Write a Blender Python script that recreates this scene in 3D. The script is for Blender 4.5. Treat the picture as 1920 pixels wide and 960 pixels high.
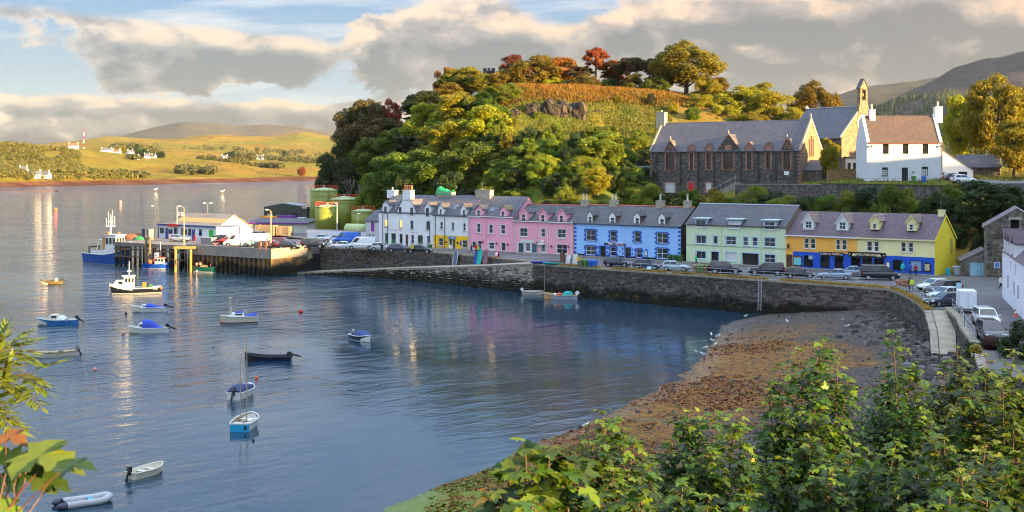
import bpy,bmesh,math,random
import numpy as np
from mathutils import Vector,Matrix
random.seed(7)
for _o in list(bpy.data.objects):bpy.data.objects.remove(_o)
SC=bpy.context.scene
COL=SC.collection
R=math.radians
# --- camera
F,YH,H=2300.0,310.0,19.5
cam=bpy.data.objects.new('camera',bpy.data.cameras.new('camera'))
cam.data.sensor_width=36.0
cam.data.lens=36.0*F/1920.0
cam.data.shift_y=-(480.0-YH)/1920.0
cam.data.clip_start=0.3
cam.data.clip_end=40000.0
cam.location=(0,0,H)
cam.rotation_euler=(R(90),0,0)
cam.data.dof.use_dof=True;cam.data.dof.focus_distance=150.0;cam.data.dof.aperture_fstop=6.5
COL.objects.link(cam);SC.camera=cam
# --- light
SUN_AZ=R(125.0)
SUN_EL=R(10.0)
sd=Vector((math.sin(SUN_AZ)*math.cos(SUN_EL),math.cos(SUN_AZ)*math.cos(SUN_EL),math.sin(SUN_EL)))
sun=bpy.data.objects.new('sun',bpy.data.lights.new('sun','SUN'))
sun.data.energy=5.0
sun.data.angle=R(0.6)
sun.data.color=(1.0,0.68,0.29)
sun.rotation_euler=sd.to_track_quat('Z','Y').to_euler()
sun.location=(200,-50,120)
COL.objects.link(sun)
SC.view_settings.view_transform='Standard'
SC.view_settings.look='None'
SC.view_settings.gamma=1.0
SC.view_settings.use_curve_mapping=False
SC.view_settings.exposure=2.25
SC.render.engine='CYCLES'
SC.cycles.max_bounces=4
SC.cycles.diffuse_bounces=2
SC.cycles.glossy_bounces=2
SC.cycles.transmission_bounces=3
SC.cycles.transparent_max_bounces=6
SC.cycles.use_adaptive_sampling=True;SC.cycles.adaptive_threshold=.025
SC.cycles.caustics_reflective=False
SC.cycles.caustics_refractive=False
SC.cycles.sample_clamp_indirect=6.0
SC.cycles.filter_width=1.1
try:
 SC.cycles.use_denoising=True
 SC.cycles.denoiser='OPENIMAGEDENOISE'
except Exception:pass
# --- world: sky with clouds
class NT:
 """tiny node-graph helper"""
 def __init__(s,tree):s.t=tree
 def n(s,typ,**kw):
  nd=s.t.nodes.new(typ)
  for k,v in kw.items():setattr(nd,k,v)
  return nd
 def link(s,a,b):s.t.links.new(a,b)
 def put(s,sock,v):
  if isinstance(v,bpy.types.NodeSocket):s.link(v,sock)
  elif v is not None:
   if isinstance(v,tuple)and len(v)==3 and sock.type=='RGBA':v=v+(1.0,)
   sock.default_value=v
 def m(s,op,a,b=None,c=None,clamp=False):
  nd=s.n('ShaderNodeMath',operation=op,use_clamp=clamp)
  s.put(nd.inputs[0],a);s.put(nd.inputs[1],b);s.put(nd.inputs[2],c)
  return nd.outputs[0]
 def vm(s,op,a,b=None,out=0):
  nd=s.n('ShaderNodeVectorMath',operation=op)
  s.put(nd.inputs[0],a);s.put(nd.inputs[1],b)
  return nd.outputs[out]
 def xyz(s,x,y,z):
  nd=s.n('ShaderNodeCombineXYZ')
  s.put(nd.inputs[0],x);s.put(nd.inputs[1],y);s.put(nd.inputs[2],z)
  return nd.outputs[0]
 def sep(s,v):
  nd=s.n('ShaderNodeSeparateXYZ');s.put(nd.inputs[0],v);return nd.outputs
 def noise(s,vec,scale,detail=4,rough=.55,dist=0.0,dim='3D'):
  nd=s.n('ShaderNodeTexNoise',noise_dimensions=dim)
  s.put(nd.inputs['Vector'],vec);nd.inputs['Scale'].default_value=scale
  nd.inputs['Detail'].default_value=detail;nd.inputs['Roughness'].default_value=rough
  nd.inputs['Distortion'].default_value=dist
  return nd.outputs['Fac']
 def ramp(s,fac,stops,interp='LINEAR'):
  nd=s.n('ShaderNodeValToRGB');nd.color_ramp.interpolation=interp
  e=nd.color_ramp.elements
  while len(e)<len(stops):e.new(0.5)
  for i,(p,c)in enumerate(stops):
   e[i].position=p
   e[i].color=(c,c,c,1)if isinstance(c,(int,float))else tuple(c)+(1,)
  s.put(nd.inputs[0],fac)
  return nd.outputs[0]
 def mix(s,fac,a,b,mode='MIX'):
  nd=s.n('ShaderNodeMix',data_type='RGBA',blend_type=mode)
  s.put(nd.inputs[0],fac);s.put(nd.inputs[6],a);s.put(nd.inputs[7],b)
  return nd.outputs[2]
 def mapr(s,v,a,b,c=0.0,d=1.0,smooth=False):
  nd=s.n('ShaderNodeMapRange',clamp=True)
  if smooth:nd.interpolation_type='SMOOTHSTEP'
  s.put(nd.inputs[0],v)
  for i,q in enumerate((a,b,c,d)):nd.inputs[1+i].default_value=q
  return nd.outputs[0]
W=bpy.data.worlds.new('World');SC.world=W;W.use_nodes=True
W.node_tree.nodes.clear()
W.cycles.sampling_method='NONE'
wn=NT(W.node_tree)
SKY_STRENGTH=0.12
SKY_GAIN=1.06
def build_sky():
 t=wn
 out=t.n('ShaderNodeOutputWorld');bg=t.n('ShaderNodeBackground')
 sky=t.n('ShaderNodeTexSky',sky_type='NISHITA')
 sky.sun_disc=False;sky.sun_elevation=SUN_EL;sky.sun_rotation=SUN_AZ
 sky.altitude=20;sky.air_density=1.0;sky.dust_density=0.6;sky.ozone_density=2.0
 d=t.n('ShaderNodeTexCoord').outputs['Generated']
 x,y,z=t.sep(d)
 zc=t.m('MAXIMUM',z,0.0);az=t.m('ARCTAN2',x,y)
 k=t.m('DIVIDE',1.0,t.m('ADD',zc,0.22))
 p=t.xyz(t.m('MULTIPLY',x,k),t.m('MULTIPLY',y,k),t.m('MULTIPLY',z,3.0))
 wv=t.n('ShaderNodeTexNoise');t.put(wv.inputs['Vector'],p);wv.inputs['Scale'].default_value=1.7;wv.inputs['Detail'].default_value=2
 pw=t.vm('ADD',p,t.vm('MULTIPLY',t.vm('SUBTRACT',wv.outputs['Color'],(.5,.5,.5)),(.55,.75,.3)))
 n1=t.noise(t.vm('ADD',pw,(3.1,7.7,0.0)),1.0,3,.50)
 ds=t.vm('ADD',t.vm('MULTIPLY',d,(1.0,1.0,1.7)),t.vm('MULTIPLY',t.vm('SUBTRACT',wv.outputs['Color'],(.5,.5,.5)),(.05,.05,.05)))
 n2=t.noise(ds,24.0,5,.62)
 nn=t.m('ADD',t.m('MULTIPLY',n1,.62),t.m('MULTIPLY',n2,.38))
 def px(a):return math.atan((a-960)/F)
 def el(b):return math.atan((YH-b)/F)
 blobs=[(330,112,250,44,.34),(480,135,170,34,.26),(840,120,170,62,.36),(745,60,110,56,.22),(700,130,46,62,.26),(930,60,110,60,.24),(1190,66,150,48,.26),(1420,56,170,52,.34),(1640,40,170,50,.32),(1850,70,170,60,.34),(1560,96,60,26,-.14),(1760,104,90,22,-.14),(1500,128,260,34,.20),(150,205,240,20,.34),(430,222,260,22,.30),(90,244,200,16,.22),(640,215,90,20,.18),(60,48,200,16,.16),(1760,150,300,50,.22),(300,262,400,14,.20),(1420,190,260,40,.20),(1800,215,320,50,.26),(560,24,130,34,-.30),(640,60,40,60,-.22),(640,160,70,40,-.22),(60,130,120,40,-.28),(450,176,260,14,-.26),(1060,30,90,34,-.22),(330,26,160,22,-.18),(1320,110,60,40,-.16)]
 tot=None;lift=None
 wob=t.m('MULTIPLY',t.m('SUBTRACT',n2,.5),.095);wob2=t.m('MULTIPLY',t.m('SUBTRACT',n1,.5),.035)
 q0=t.xyz(t.m('ADD',az,wob),t.m('ADD',z,t.m('ADD',t.m('MULTIPLY',wob,.3),wob2)),0.0)
 for(bx,by,rx,ry,amp)in blobs:
  sx,sy=F/rx*.8944,F/ry*.8944
  q=t.n('ShaderNodeVectorMath',operation='MULTIPLY_ADD');t.put(q.inputs[0],q0)
  q.inputs[1].default_value=(sx,sy,0);q.inputs[2].default_value=(-px(bx)*sx,-math.sin(el(by))*sy,0);q=q.outputs[0]
  g=t.m('POWER',.36788,t.vm('DOT_PRODUCT',q,q,1))
  tot=t.m('MULTIPLY',g,amp)if tot is None else t.m('MULTIPLY_ADD',g,amp,tot)
  if amp>.2:lift=t.m('MULTIPLY',g,t.vm('DOT_PRODUCT',q,(-.25*amp,amp,0.0),1))if lift is None else t.m('MULTIPLY_ADD',g,t.vm('DOT_PRODUCT',q,(-.25*amp,amp,0.0),1),lift)
 dens=t.m('ADD',nn,t.m('MULTIPLY',tot,.78))
 dens=t.m('SUBTRACT',dens,t.mapr(z,.13,.40,0,.085))
 cover=t.mapr(dens,.495,.61,0,1,True)
 thick=t.mapr(dens,.52,1.02)
 b0=t.noise(ds,13.0,5,.58);b1=t.noise(t.vm('ADD',ds,(.012,0.0,.020)),13.0,5,.58)
 lit=t.m('ADD',t.m('MULTIPLY',t.m('SUBTRACT',b0,b1),2.8),t.m('MULTIPLY',lift,1.7))
 warm=t.mapr(az,-.45,.42)
 rim=t.mix(warm,(1.75,1.30,.90),(1.75,1.10,.62))
 mid=t.mix(warm,(.88,.73,.68),(.98,.72,.54))
 core=t.mix(warm,(.27,.235,.28),(.38,.28,.25))
 det=t.m('SUBTRACT',t.m('ADD',thick,t.m('MULTIPLY',t.m('SUBTRACT',n2,.5),.9)),lit)
 cc=t.mix(t.mapr(det,-.16,.26),rim,mid)
 cc=t.mix(t.mapr(det,.14,.74),cc,core)
 st=t.noise(t.xyz(t.m('MULTIPLY',x,t.m('MULTIPLY',k,.7)),t.m('MULTIPLY',y,t.m('MULTIPLY',k,2.0)),4.0),2.4,4,.60)
 blue=t.mix(t.mapr(z,.01,.13),(1.10,1.20,1.25),(.33,.58,.95))
 blue=t.mix(t.m('MULTIPLY',t.mapr(warm,.35,.95),t.mapr(z,.10,.0)),blue,(1.45,1.12,.86))
 base=t.mix(t.mapr(st,.46,.70,0,.8),blue,(1.70,1.55,1.45))
 full=t.mix(t.m('MULTIPLY',cover,.97),base,cc)
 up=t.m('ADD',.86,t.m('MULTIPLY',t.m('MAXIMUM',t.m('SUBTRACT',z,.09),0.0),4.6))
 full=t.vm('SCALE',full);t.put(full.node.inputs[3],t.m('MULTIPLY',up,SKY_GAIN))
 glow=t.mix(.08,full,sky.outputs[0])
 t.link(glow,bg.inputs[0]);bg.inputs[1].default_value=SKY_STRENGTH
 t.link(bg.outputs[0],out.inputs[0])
 return bg
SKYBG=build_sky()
# --- measuring the photograph
def W3(px,py,Y):return Vector(((px-960)*Y/F,Y,H-(py-YH)*Y/F))
def PG(px,py,z=0.0):
 Y=F*(H-z)/(py-YH)
 return Vector(((px-960)*Y/F,Y,z))
def zpix(py,Y):return H-(py-YH)*Y/F
class Frame:
 """a vertical plane: u runs to the right along it, n points back, away from the viewer"""
 def __init__(s,x,y,ang):
  s.x,s.y,s.a=x,y,R(ang)
  s.ux,s.uy=math.cos(s.a),-math.sin(s.a)
  s.nx,s.ny=math.sin(s.a),math.cos(s.a)
 def s(s,px,d=0.0):
  k=(px-960)/F
  return(k*(s.y+d*s.ny)-(s.x+d*s.nx))/(s.ux-k*s.uy)
 def sz(s,px,py,d=0.0):
  q=s.s(px,d)
  return q,zpix(py,s.y+q*s.uy+d*s.ny)
 def w(s,q,d=0.0,z=0.0):return Vector((s.x+q*s.ux+d*s.nx,s.y+q*s.uy+d*s.ny,z))
 def at(s,px):
  p=s.w(s.s(px));return Frame(p.x,p.y,math.degrees(s.a))
  # --- objects
def link(o,parent=None):
 COL.objects.link(o)
 if parent is not None:o.parent=parent
 return o
def tag(o,label=None,cat=None,group=None,kind=None):
 if label:o['label']=label
 if cat:o['category']=cat
 if group:o['group']=group
 if kind:o['kind']=kind
 return o
def thing(name,label,cat,loc=(0,0,0),rz=0.0,group=None):
 o=bpy.data.objects.new(name,None);o.empty_display_size=.3
 link(o);o.location=loc;o.rotation_euler=(0,0,rz)
 return tag(o,label,cat,group)
def copy_tree(o,parent=None):
 c=o.copy();COL.objects.link(c);c.parent=parent
 for ch in list(o.children):copy_tree(ch,c)
 return c
class MB:
 """collects faces, then links them as one mesh object"""
 def __init__(s,mat=None):
  s.v,s.f,s.mi,s.sm,s.mats=[],[],[],[],[]
  s.cur=0;s.M=None;s.smooth=False
  if mat:s.mat(mat)
 def mat(s,m):
  if m not in s.mats:s.mats.append(m)
  s.cur=s.mats.index(m);return s
 def add(s,vs,fs):
  b=len(s.v)
  if s.M is not None:vs=[s.M@Vector(q)for q in vs]
  s.v.extend(tuple(q)for q in vs)
  for f in fs:
   s.f.append(tuple(i+b for i in f));s.mi.append(s.cur);s.sm.append(s.smooth)
  return s
 def quad(s,a,b,c,d):return s.add([a,b,c,d],[(0,1,2,3)])
 def poly(s,pts):return s.add(pts,[tuple(range(len(pts)))])
 def box(s,x0,x1,y0,y1,z0,z1):
  return s.add([(x0,y0,z0),(x1,y0,z0),(x1,y1,z0),(x0,y1,z0),(x0,y0,z1),(x1,y0,z1),(x1,y1,z1),(x0,y1,z1)],[(3,2,1,0),(4,5,6,7),(0,1,5,4),(1,2,6,5),(2,3,7,6),(3,0,4,7)])
 def hexa(s,b,t):
  return s.add(list(b)+list(t),[(3,2,1,0),(4,5,6,7),(0,1,5,4),(1,2,6,5),(2,3,7,6),(3,0,4,7)])
 def slab(s,pts,th):
  """polygon thickened against its normal"""
  p=[Vector(q)for q in pts]
  n=(p[1]-p[0]).cross(p[2]-p[0]).normalized()*-th
  k=len(p)
  return s.add(p+[q+n for q in p],[tuple(range(k)),tuple(range(2*k-1,k-1,-1))]+[((i+1)%k,i,i+k,(i+1)%k+k)for i in range(k)])
 def prism(s,poly,z0,z1):
  k=len(poly)
  return s.add([(q[0],q[1],z0)for q in poly]+[(q[0],q[1],z1)for q in poly],[tuple(range(k-1,-1,-1)),tuple(range(k,2*k))]+[(i,(i+1)%k,(i+1)%k+k,i+k)for i in range(k)])
 def tube(s,p0,p1,r0,r1=None,n=8,cap=True):
  p0,p1=Vector(p0),Vector(p1);r1=r0 if r1 is None else r1
  z=(p1-p0)
  if z.length<1e-6:return s
  z.normalize();x=z.orthogonal().normalized();y=z.cross(x)
  vs=[]
  for p,r in((p0,r0),(p1,r1)):
   for i in range(n):
    a=2*math.pi*i/n
    vs.append(p+x*(math.cos(a)*r)+y*(math.sin(a)*r))
  fs=[(i,(i+1)%n,(i+1)%n+n,i+n)for i in range(n)]
  if cap:fs+=[tuple(range(n-1,-1,-1)),tuple(range(n,2*n))]
  return s.add(vs,fs)
 def path(s,pts,r,n=6):
  rr=r if isinstance(r,(list,tuple))else[r]*len(pts)
  for i in range(len(pts)-1):s.tube(pts[i],pts[i+1],rr[i],rr[i+1],n)
  return s
 def sweep(s,pts,r,n=8):
  """one continuous tube through the points"""
  P=[Vector(q)for q in pts];secs=[];up=Vector((0,0,1));rr=r if isinstance(r,(list,tuple))else[r]*len(P)
  for i,q in enumerate(P):
   d=(P[min(i+1,len(P)-1)]-P[max(i-1,0)]).normalized();x=d.cross(up)
   x=x.normalized()if x.length>.05 else Vector((1,0,0));y=x.cross(d)
   secs.append([q+x*(rr[i]*math.cos(2*math.pi*j/n))+y*(rr[i]*math.sin(2*math.pi*j/n))for j in range(n)])
  return s.loft(secs)
 def lathe(s,prof,n=16,cx=0.0,cy=0.0):
  """profile of (radius, z) turned about a vertical axis"""
  vs=[];k=len(prof)
  for r,z in prof:
   for i in range(n):
    a=2*math.pi*i/n
    vs.append((cx+r*math.cos(a),cy+r*math.sin(a),z))
  fs=[(j*n+i,j*n+(i+1)%n,(j+1)*n+(i+1)%n,(j+1)*n+i)for j in range(k-1)for i in range(n)]
  if prof[0][0]>1e-4:fs.append(tuple(range(n-1,-1,-1)))
  if prof[-1][0]>1e-4:fs.append(tuple((k-1)*n+i for i in range(n)))
  return s.add(vs,fs)
 def loft(s,secs,cap=True,closed=True):
  k=len(secs[0]);vs=[q for sec in secs for q in sec]
  m=k if closed else k-1
  fs=[(j*k+i,j*k+(i+1)%k,(j+1)*k+(i+1)%k,(j+1)*k+i)for j in range(len(secs)-1)for i in range(m)]
  if cap and closed:
   fs+=[tuple(range(k-1,-1,-1)),tuple((len(secs)-1)*k+i for i in range(k))]
  return s.add(vs,fs)
 def ball(s,c,rx,ry=None,rz=None,n=10,m=6):
  ry=rx if ry is None else ry;rz=rx if rz is None else rz
  vs=[(c[0],c[1],c[2]-rz)]
  for j in range(1,m):
   t=-math.pi/2+math.pi*j/m
   for i in range(n):
    a=2*math.pi*i/n
    vs.append((c[0]+rx*math.cos(t)*math.cos(a),c[1]+ry*math.cos(t)*math.sin(a),c[2]+rz*math.sin(t)))
  vs.append((c[0],c[1],c[2]+rz));top=len(vs)-1
  fs=[(0,1+(i+1)%n,1+i)for i in range(n)]
  for j in range(m-2):
   for i in range(n):
    a=1+j*n+i;b=1+j*n+(i+1)%n
    fs.append((a,b,b+n,a+n))
  l=1+(m-2)*n
  fs+=[(l+i,l+(i+1)%n,top)for i in range(n)]
  return s.add(vs,fs)
 def mesh(s,name):
  me=bpy.data.meshes.new(name)
  me.from_pydata(s.v,[],s.f)
  for m in s.mats:me.materials.append(m)
  me.polygons.foreach_set('material_index',s.mi)
  me.polygons.foreach_set('use_smooth',s.sm)
  me.update()
  return me
 def obj(s,name,parent=None,loc=None):
  o=bpy.data.objects.new(name,s.mesh(name))
  link(o,parent)
  if loc is not None:o.location=loc
  return o
def text_mesh(txt,size,mat,depth=.02,bold=0.0,sx=1.0):
 cu=bpy.data.curves.new('lettering','FONT')
 cu.body=txt;cu.size=size;cu.extrude=depth;cu.align_x='CENTER';cu.align_y='CENTER';cu.offset=bold
 cu.resolution_u=3
 tmp=bpy.data.objects.new('lettering',cu);COL.objects.link(tmp)
 dg=bpy.context.evaluated_depsgraph_get()
 me=bpy.data.meshes.new_from_object(tmp.evaluated_get(dg))
 bpy.data.objects.remove(tmp);bpy.data.curves.remove(cu)
 me.materials.clear();me.materials.append(mat);me.name='lettering'
 return me
def lettering(txt,size,mat,parent,loc,rx=90,rz=0,width=None,bold=0.0):
 """flat raised letters; width squeezes the line to a given length"""
 me=text_mesh(txt,size,mat,bold=bold)
 o=bpy.data.objects.new('lettering',me);link(o,parent)
 o.location=loc;o.rotation_euler=(R(rx),0,R(rz))
 if width:
  xs=[v.co.x for v in me.vertices];w=max(xs)-min(xs)
  for v in me.vertices:v.co.x*=width/w
 return o
 # --- materials
MATS={}
def new_mat(name):
 m=bpy.data.materials.new(name);m.use_nodes=True
 m.node_tree.nodes.clear();t=NT(m.node_tree)
 out=t.n('ShaderNodeOutputMaterial');b=t.n('ShaderNodeBsdfPrincipled')
 t.link(b.outputs[0],out.inputs[0])
 return m,t,b,out
def col(c):return tuple(c)+(1.0,)if len(c)==3 else c
def bump(t,b,h,strength=.3,dist=.05):
 nd=t.n('ShaderNodeBump');nd.inputs['Strength'].default_value=strength;nd.inputs['Distance'].default_value=dist
 t.link(h,nd.inputs['Height']);t.link(nd.outputs[0],b.inputs['Normal'])
def objc(t):return t.n('ShaderNodeTexCoord').outputs['Object']
def posn(t):return t.n('ShaderNodeNewGeometry').outputs['Position']
def paint(name,c,rough=.5,var=.12,scale=3.0,metal=0.0,spec=.5,bmp=0.0,bscale=30.0,dirt=0.0,coat=0.0):
 if name in MATS:return MATS[name]
 m,t,b,out=new_mat(name)
 v=objc(t);n=t.noise(v,scale,5,.6)
 lo=tuple(q*(1-var)for q in c);hi=tuple(min(1,q*(1+var))for q in c)
 cc=t.mix(t.mapr(n,.3,.7),col(lo),col(hi))
 if dirt:
  st=t.noise(t.vm('MULTIPLY',v,(2.2,2.2,.35)),1.6,6,.65)
  cc=t.mix(t.mapr(st,.52,.78,0,dirt),cc,(.10,.09,.075))
 t.link(cc,b.inputs['Base Color'])
 b.inputs['Roughness'].default_value=rough;b.inputs['Metallic'].default_value=metal
 b.inputs['Specular IOR Level'].default_value=spec
 if coat:b.inputs['Coat Weight'].default_value=coat;b.inputs['Coat Roughness'].default_value=.06
 if bmp:bump(t,b,t.noise(v,bscale,4,.6),bmp,.03)
 MATS[name]=m;return m
def render_wall(name,c,dirt=.25,var=.07):
 """harled and painted wall: faint roller patches, rain streaks, fine grit"""
 if name in MATS:return MATS[name]
 m,t,b,out=new_mat(name);v=objc(t)
 n=t.noise(v,.55,5,.6)
 cc=t.mix(t.mapr(n,.3,.7),col(tuple(q*(1-var)for q in c)),col(tuple(min(1,q*(1+var))for q in c)))
 st=t.noise(t.vm('MULTIPLY',v,(3.2,3.2,.22)),1.0,6,.7)
 cc=t.mix(t.mapr(st,.55,.85,0,dirt),cc,(.20,.19,.17))
 g=t.noise(v,2.6,4,.7)
 cc=t.mix(t.mapr(g,.60,.80,0,dirt*.8),cc,(.33,.32,.29))
 t.link(cc,b.inputs['Base Color']);b.inputs['Roughness'].default_value=.85
 b.inputs['Specular IOR Level'].default_value=.25
 bump(t,b,t.noise(v,22,3,.7),.35,.02)
 MATS[name]=m;return m
def slate(name,c,warm=(.16,.12,.10),amt=.35,lich=.25):
 if name in MATS:return MATS[name]
 m,t,b,out=new_mat(name);v=objc(t)
 x,y,z=t.sep(v)
 bv=t.xyz(t.m('ADD',x,t.m('MULTIPLY',y,.001)),t.m('MULTIPLY',z,1.25),0.0)
 br=t.n('ShaderNodeTexBrick');t.put(br.inputs['Vector'],bv)
 br.offset=.5;br.inputs['Scale'].default_value=1.0
 br.inputs['Brick Width'].default_value=.32;br.inputs['Row Height'].default_value=.24
 br.inputs['Mortar Size'].default_value=.012;br.inputs['Bias'].default_value=-.2
 br.inputs['Color1'].default_value=col(tuple(q*1.25 for q in c));br.inputs['Color2'].default_value=col(tuple(q*.72 for q in c))
 br.inputs['Mortar'].default_value=col(tuple(q*.35 for q in c))
 n=t.noise(v,.7,6,.65)
 cc=t.mix(t.mapr(n,.45,.75,0,amt),br.outputs[0],col(warm))
 n2=t.noise(t.vm('MULTIPLY',v,(1,1,.5)),5.5,5,.7)
 cc=t.mix(t.mapr(n2,.62,.80,0,lich),cc,(.36,.35,.31))
 t.link(cc,b.inputs['Base Color']);b.inputs['Roughness'].default_value=.62
 bump(t,b,t.m('ADD',t.m('MULTIPLY',br.outputs['Fac'],-1.0),t.m('MULTIPLY',t.noise(v,9,3,.6),.6)),.5,.03)
 MATS[name]=m;return m
def rubble(name,cols,mortar,scale=2.2,flat=1.9,edge=.055,weed=None,mortar_amt=1.0):
 """irregular stone: cells of varied colour with recessed joints"""
 if name in MATS:return MATS[name]
 m,t,b,out=new_mat(name);v=objc(t)
 vv=t.vm('MULTIPLY',v,(1,1,flat))
 w=t.n('ShaderNodeTexNoise');t.put(w.inputs['Vector'],v);w.inputs['Scale'].default_value=2.0
 vv=t.vm('ADD',vv,t.vm('MULTIPLY',t.vm('SUBTRACT',w.outputs['Color'],(.5,.5,.5)),(.35,.35,.35)))
 vo=t.n('ShaderNodeTexVoronoi',feature='F1');t.put(vo.inputs['Vector'],vv);vo.inputs['Scale'].default_value=scale
 ve=t.n('ShaderNodeTexVoronoi',feature='DISTANCE_TO_EDGE');t.put(ve.inputs['Vector'],vv);ve.inputs['Scale'].default_value=scale
 r=t.sep(vo.outputs['Color'])[0]
 k=len(cols)
 cc=t.ramp(r,[(i/k,c)for i,c in enumerate(cols)],'CONSTANT')
 cc=t.mix(t.mapr(t.noise(v,7,5,.65),.3,.75,0,.55),cc,(.05,.045,.04))
 e=t.mapr(ve.outputs['Distance'],edge*.4,edge)
 cc=t.mix(t.m('MULTIPLY',t.m('SUBTRACT',1.0,e),mortar_amt),cc,col(mortar))
 if weed:cc=weed(t,cc)
 t.link(cc,b.inputs['Base Color']);b.inputs['Roughness'].default_value=.9
 b.inputs['Specular IOR Level'].default_value=.25
 bump(t,b,t.m('ADD',e,t.m('MULTIPLY',t.noise(v,11,4,.65),.5)),.7,.06)
 MATS[name]=m;return m
def foliage(name,c1,c2,c3=None,trans=.35,rough=.55):
 """leaves: each leaf its own tint, each tree a shift of it"""
 if name in MATS:return MATS[name]
 m,t,b,out=new_mat(name)
 g=t.n('ShaderNodeNewGeometry');oi=t.n('ShaderNodeObjectInfo')
 r=g.outputs['Random Per Island']
 cc=t.mix(r,col(c1),col(c2))
 if c3:cc=t.mix(t.mapr(t.noise(posn(t),.22,3,.6),.45,.68,0,.8),cc,col(c3))
 hs=t.n('ShaderNodeHueSaturation')
 t.put(hs.inputs['Hue'],t.mapr(oi.outputs['Random'],0,1,.475,.525))
 t.put(hs.inputs['Value'],t.mapr(oi.outputs['Random'],0,1,.80,1.2))
 t.link(cc,hs.inputs['Color'])
 t.link(hs.outputs[0],b.inputs['Base Color']);b.inputs['Roughness'].default_value=rough
 b.inputs['Specular IOR Level'].default_value=.3
 tr=t.n('ShaderNodeBsdfTranslucent');t.link(t.mix(1.0,hs.outputs[0],(1.0,1.0,.62),'MULTIPLY'),tr.inputs[0])
 ms=t.n('ShaderNodeMixShader');ms.inputs[0].default_value=trans
 t.link(b.outputs[0],ms.inputs[1]);t.link(tr.outputs[0],ms.inputs[2]);t.link(ms.outputs[0],out.inputs[0])
 MATS[name]=m;return m
def glass(name='window_glass',c=(.025,.032,.04),rough=.06):
 if name in MATS:return MATS[name]
 m,t,b,out=new_mat(name)
 oi=t.n('ShaderNodeObjectInfo')
 f=t.mapr(oi.outputs['Random'],.0,1.0,.5,2.2)
 v=t.vm('SCALE',col(c)[:3]);t.put(v.node.inputs[3],f)
 t.link(v,b.inputs['Base Color']);b.inputs['Roughness'].default_value=rough
 b.inputs['Specular IOR Level'].default_value=.6
 MATS[name]=m;return m
WHITE=paint('white_paint',(.78,.78,.76),.45,.05)
OFFW=paint('off_white_paint',(.70,.68,.60),.5,.06)
BLACK=paint('black_paint',(.012,.012,.014),.4,.1)
DARK=paint('dark_interior',(.006,.006,.007),.8,.1)
GREY=paint('grey_metal',(.30,.31,.32),.45,.1,metal=.6)
STEEL=paint('galvanised_steel',(.52,.54,.55),.4,.1,metal=.8)
GLASS=glass()
CURTAIN=paint('net_curtain',(.62,.62,.60),.35,.12,6)
TIMBER=paint('weathered_timber',(.16,.12,.085),.85,.35,5,bmp=.4,bscale=12)
RUST=paint('rusty_steel',(.17,.085,.045),.85,.45,3,bmp=.3,bscale=14)
RED=paint('red_paint',(.62,.03,.02),.4,.1)
CONC=paint('concrete',(.25,.225,.19),.88,.18,.9,bmp=.35,bscale=9,dirt=.35)
SANDST=paint('pale_stone',(.42,.36,.27),.88,.22,2.5,bmp=.5,bscale=8,dirt=.3)
TYRE=paint('tyre_rubber',(.02,.02,.021),.8,.1)
RIM=paint('alloy_wheel',(.52,.53,.55),.32,.08,metal=.8)
# == SETTING
QZ=4.5
ROW=Frame(-23.8,230.0,37.9)
_rng=np.random.default_rng(5)
def rbf(pts,smooth=0.0):
 P=np.array([p[:2]for p in pts],float);z=np.array([p[2]for p in pts],float);n=len(P)
 D=np.linalg.norm(P[:,None]-P[None],axis=2)+np.eye(n)*smooth
 A=np.zeros((n+3,n+3));A[:n,:n]=D;A[:n,n]=1;A[:n,n+1:]=P;A[n,:n]=1;A[n+1:,:n]=P.T
 w=np.linalg.solve(A,np.concatenate([z,np.zeros(3)]))
 def f(x,y):
  x=np.asarray(x,float);y=np.asarray(y,float)
  q=np.stack([x.ravel(),y.ravel()],1);out=np.empty(len(q))
  for i in range(0,len(q),4000):
   s=q[i:i+4000]
   out[i:i+4000]=np.linalg.norm(s[:,None]-P[None],axis=2)@w[:n]+w[n]+s@w[n+1:]
  return out.reshape(x.shape)
 return f
class VNoise:
 def __init__(s,seed):
  s.g=np.random.default_rng(seed).random((64,64))
 def __call__(s,x,y):
  x=np.asarray(x,float);y=np.asarray(y,float)
  xi=np.floor(x).astype(int);yi=np.floor(y).astype(int);fx=x-xi;fy=y-yi
  fx=fx*fx*(3-2*fx);fy=fy*fy*(3-2*fy)
  g=lambda a,b:s.g[a%64,b%64]
  return(g(xi,yi)*(1-fx)+g(xi+1,yi)*fx)*(1-fy)+(g(xi,yi+1)*(1-fx)+g(xi+1,yi+1)*fx)*fy-.5
VN=VNoise(3)
def fbm(x,y,o=4):
 r=0;a=1.0
 for i in range(o):r=r+a*VN(x*2**i+17.3*i,y*2**i+5.1*i);a*=.5
 return r
def grid_mesh(name,X,Y,Z,mat,smooth=True,kind='structure'):
 ny,nx=X.shape
 v=np.stack([X.ravel(),Y.ravel(),Z.ravel()],1)
 i=np.arange(ny*nx).reshape(ny,nx)
 f=np.stack([i[:-1,:-1].ravel(),i[:-1,1:].ravel(),i[1:,1:].ravel(),i[1:,:-1].ravel()],1)
 me=bpy.data.meshes.new(name);me.from_pydata(v.tolist(),[],f.tolist())
 me.materials.append(mat);me.polygons.foreach_set('use_smooth',[smooth]*len(me.polygons));me.update()
 o=bpy.data.objects.new(name,me);link(o);o['kind']=kind
 return o
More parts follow.
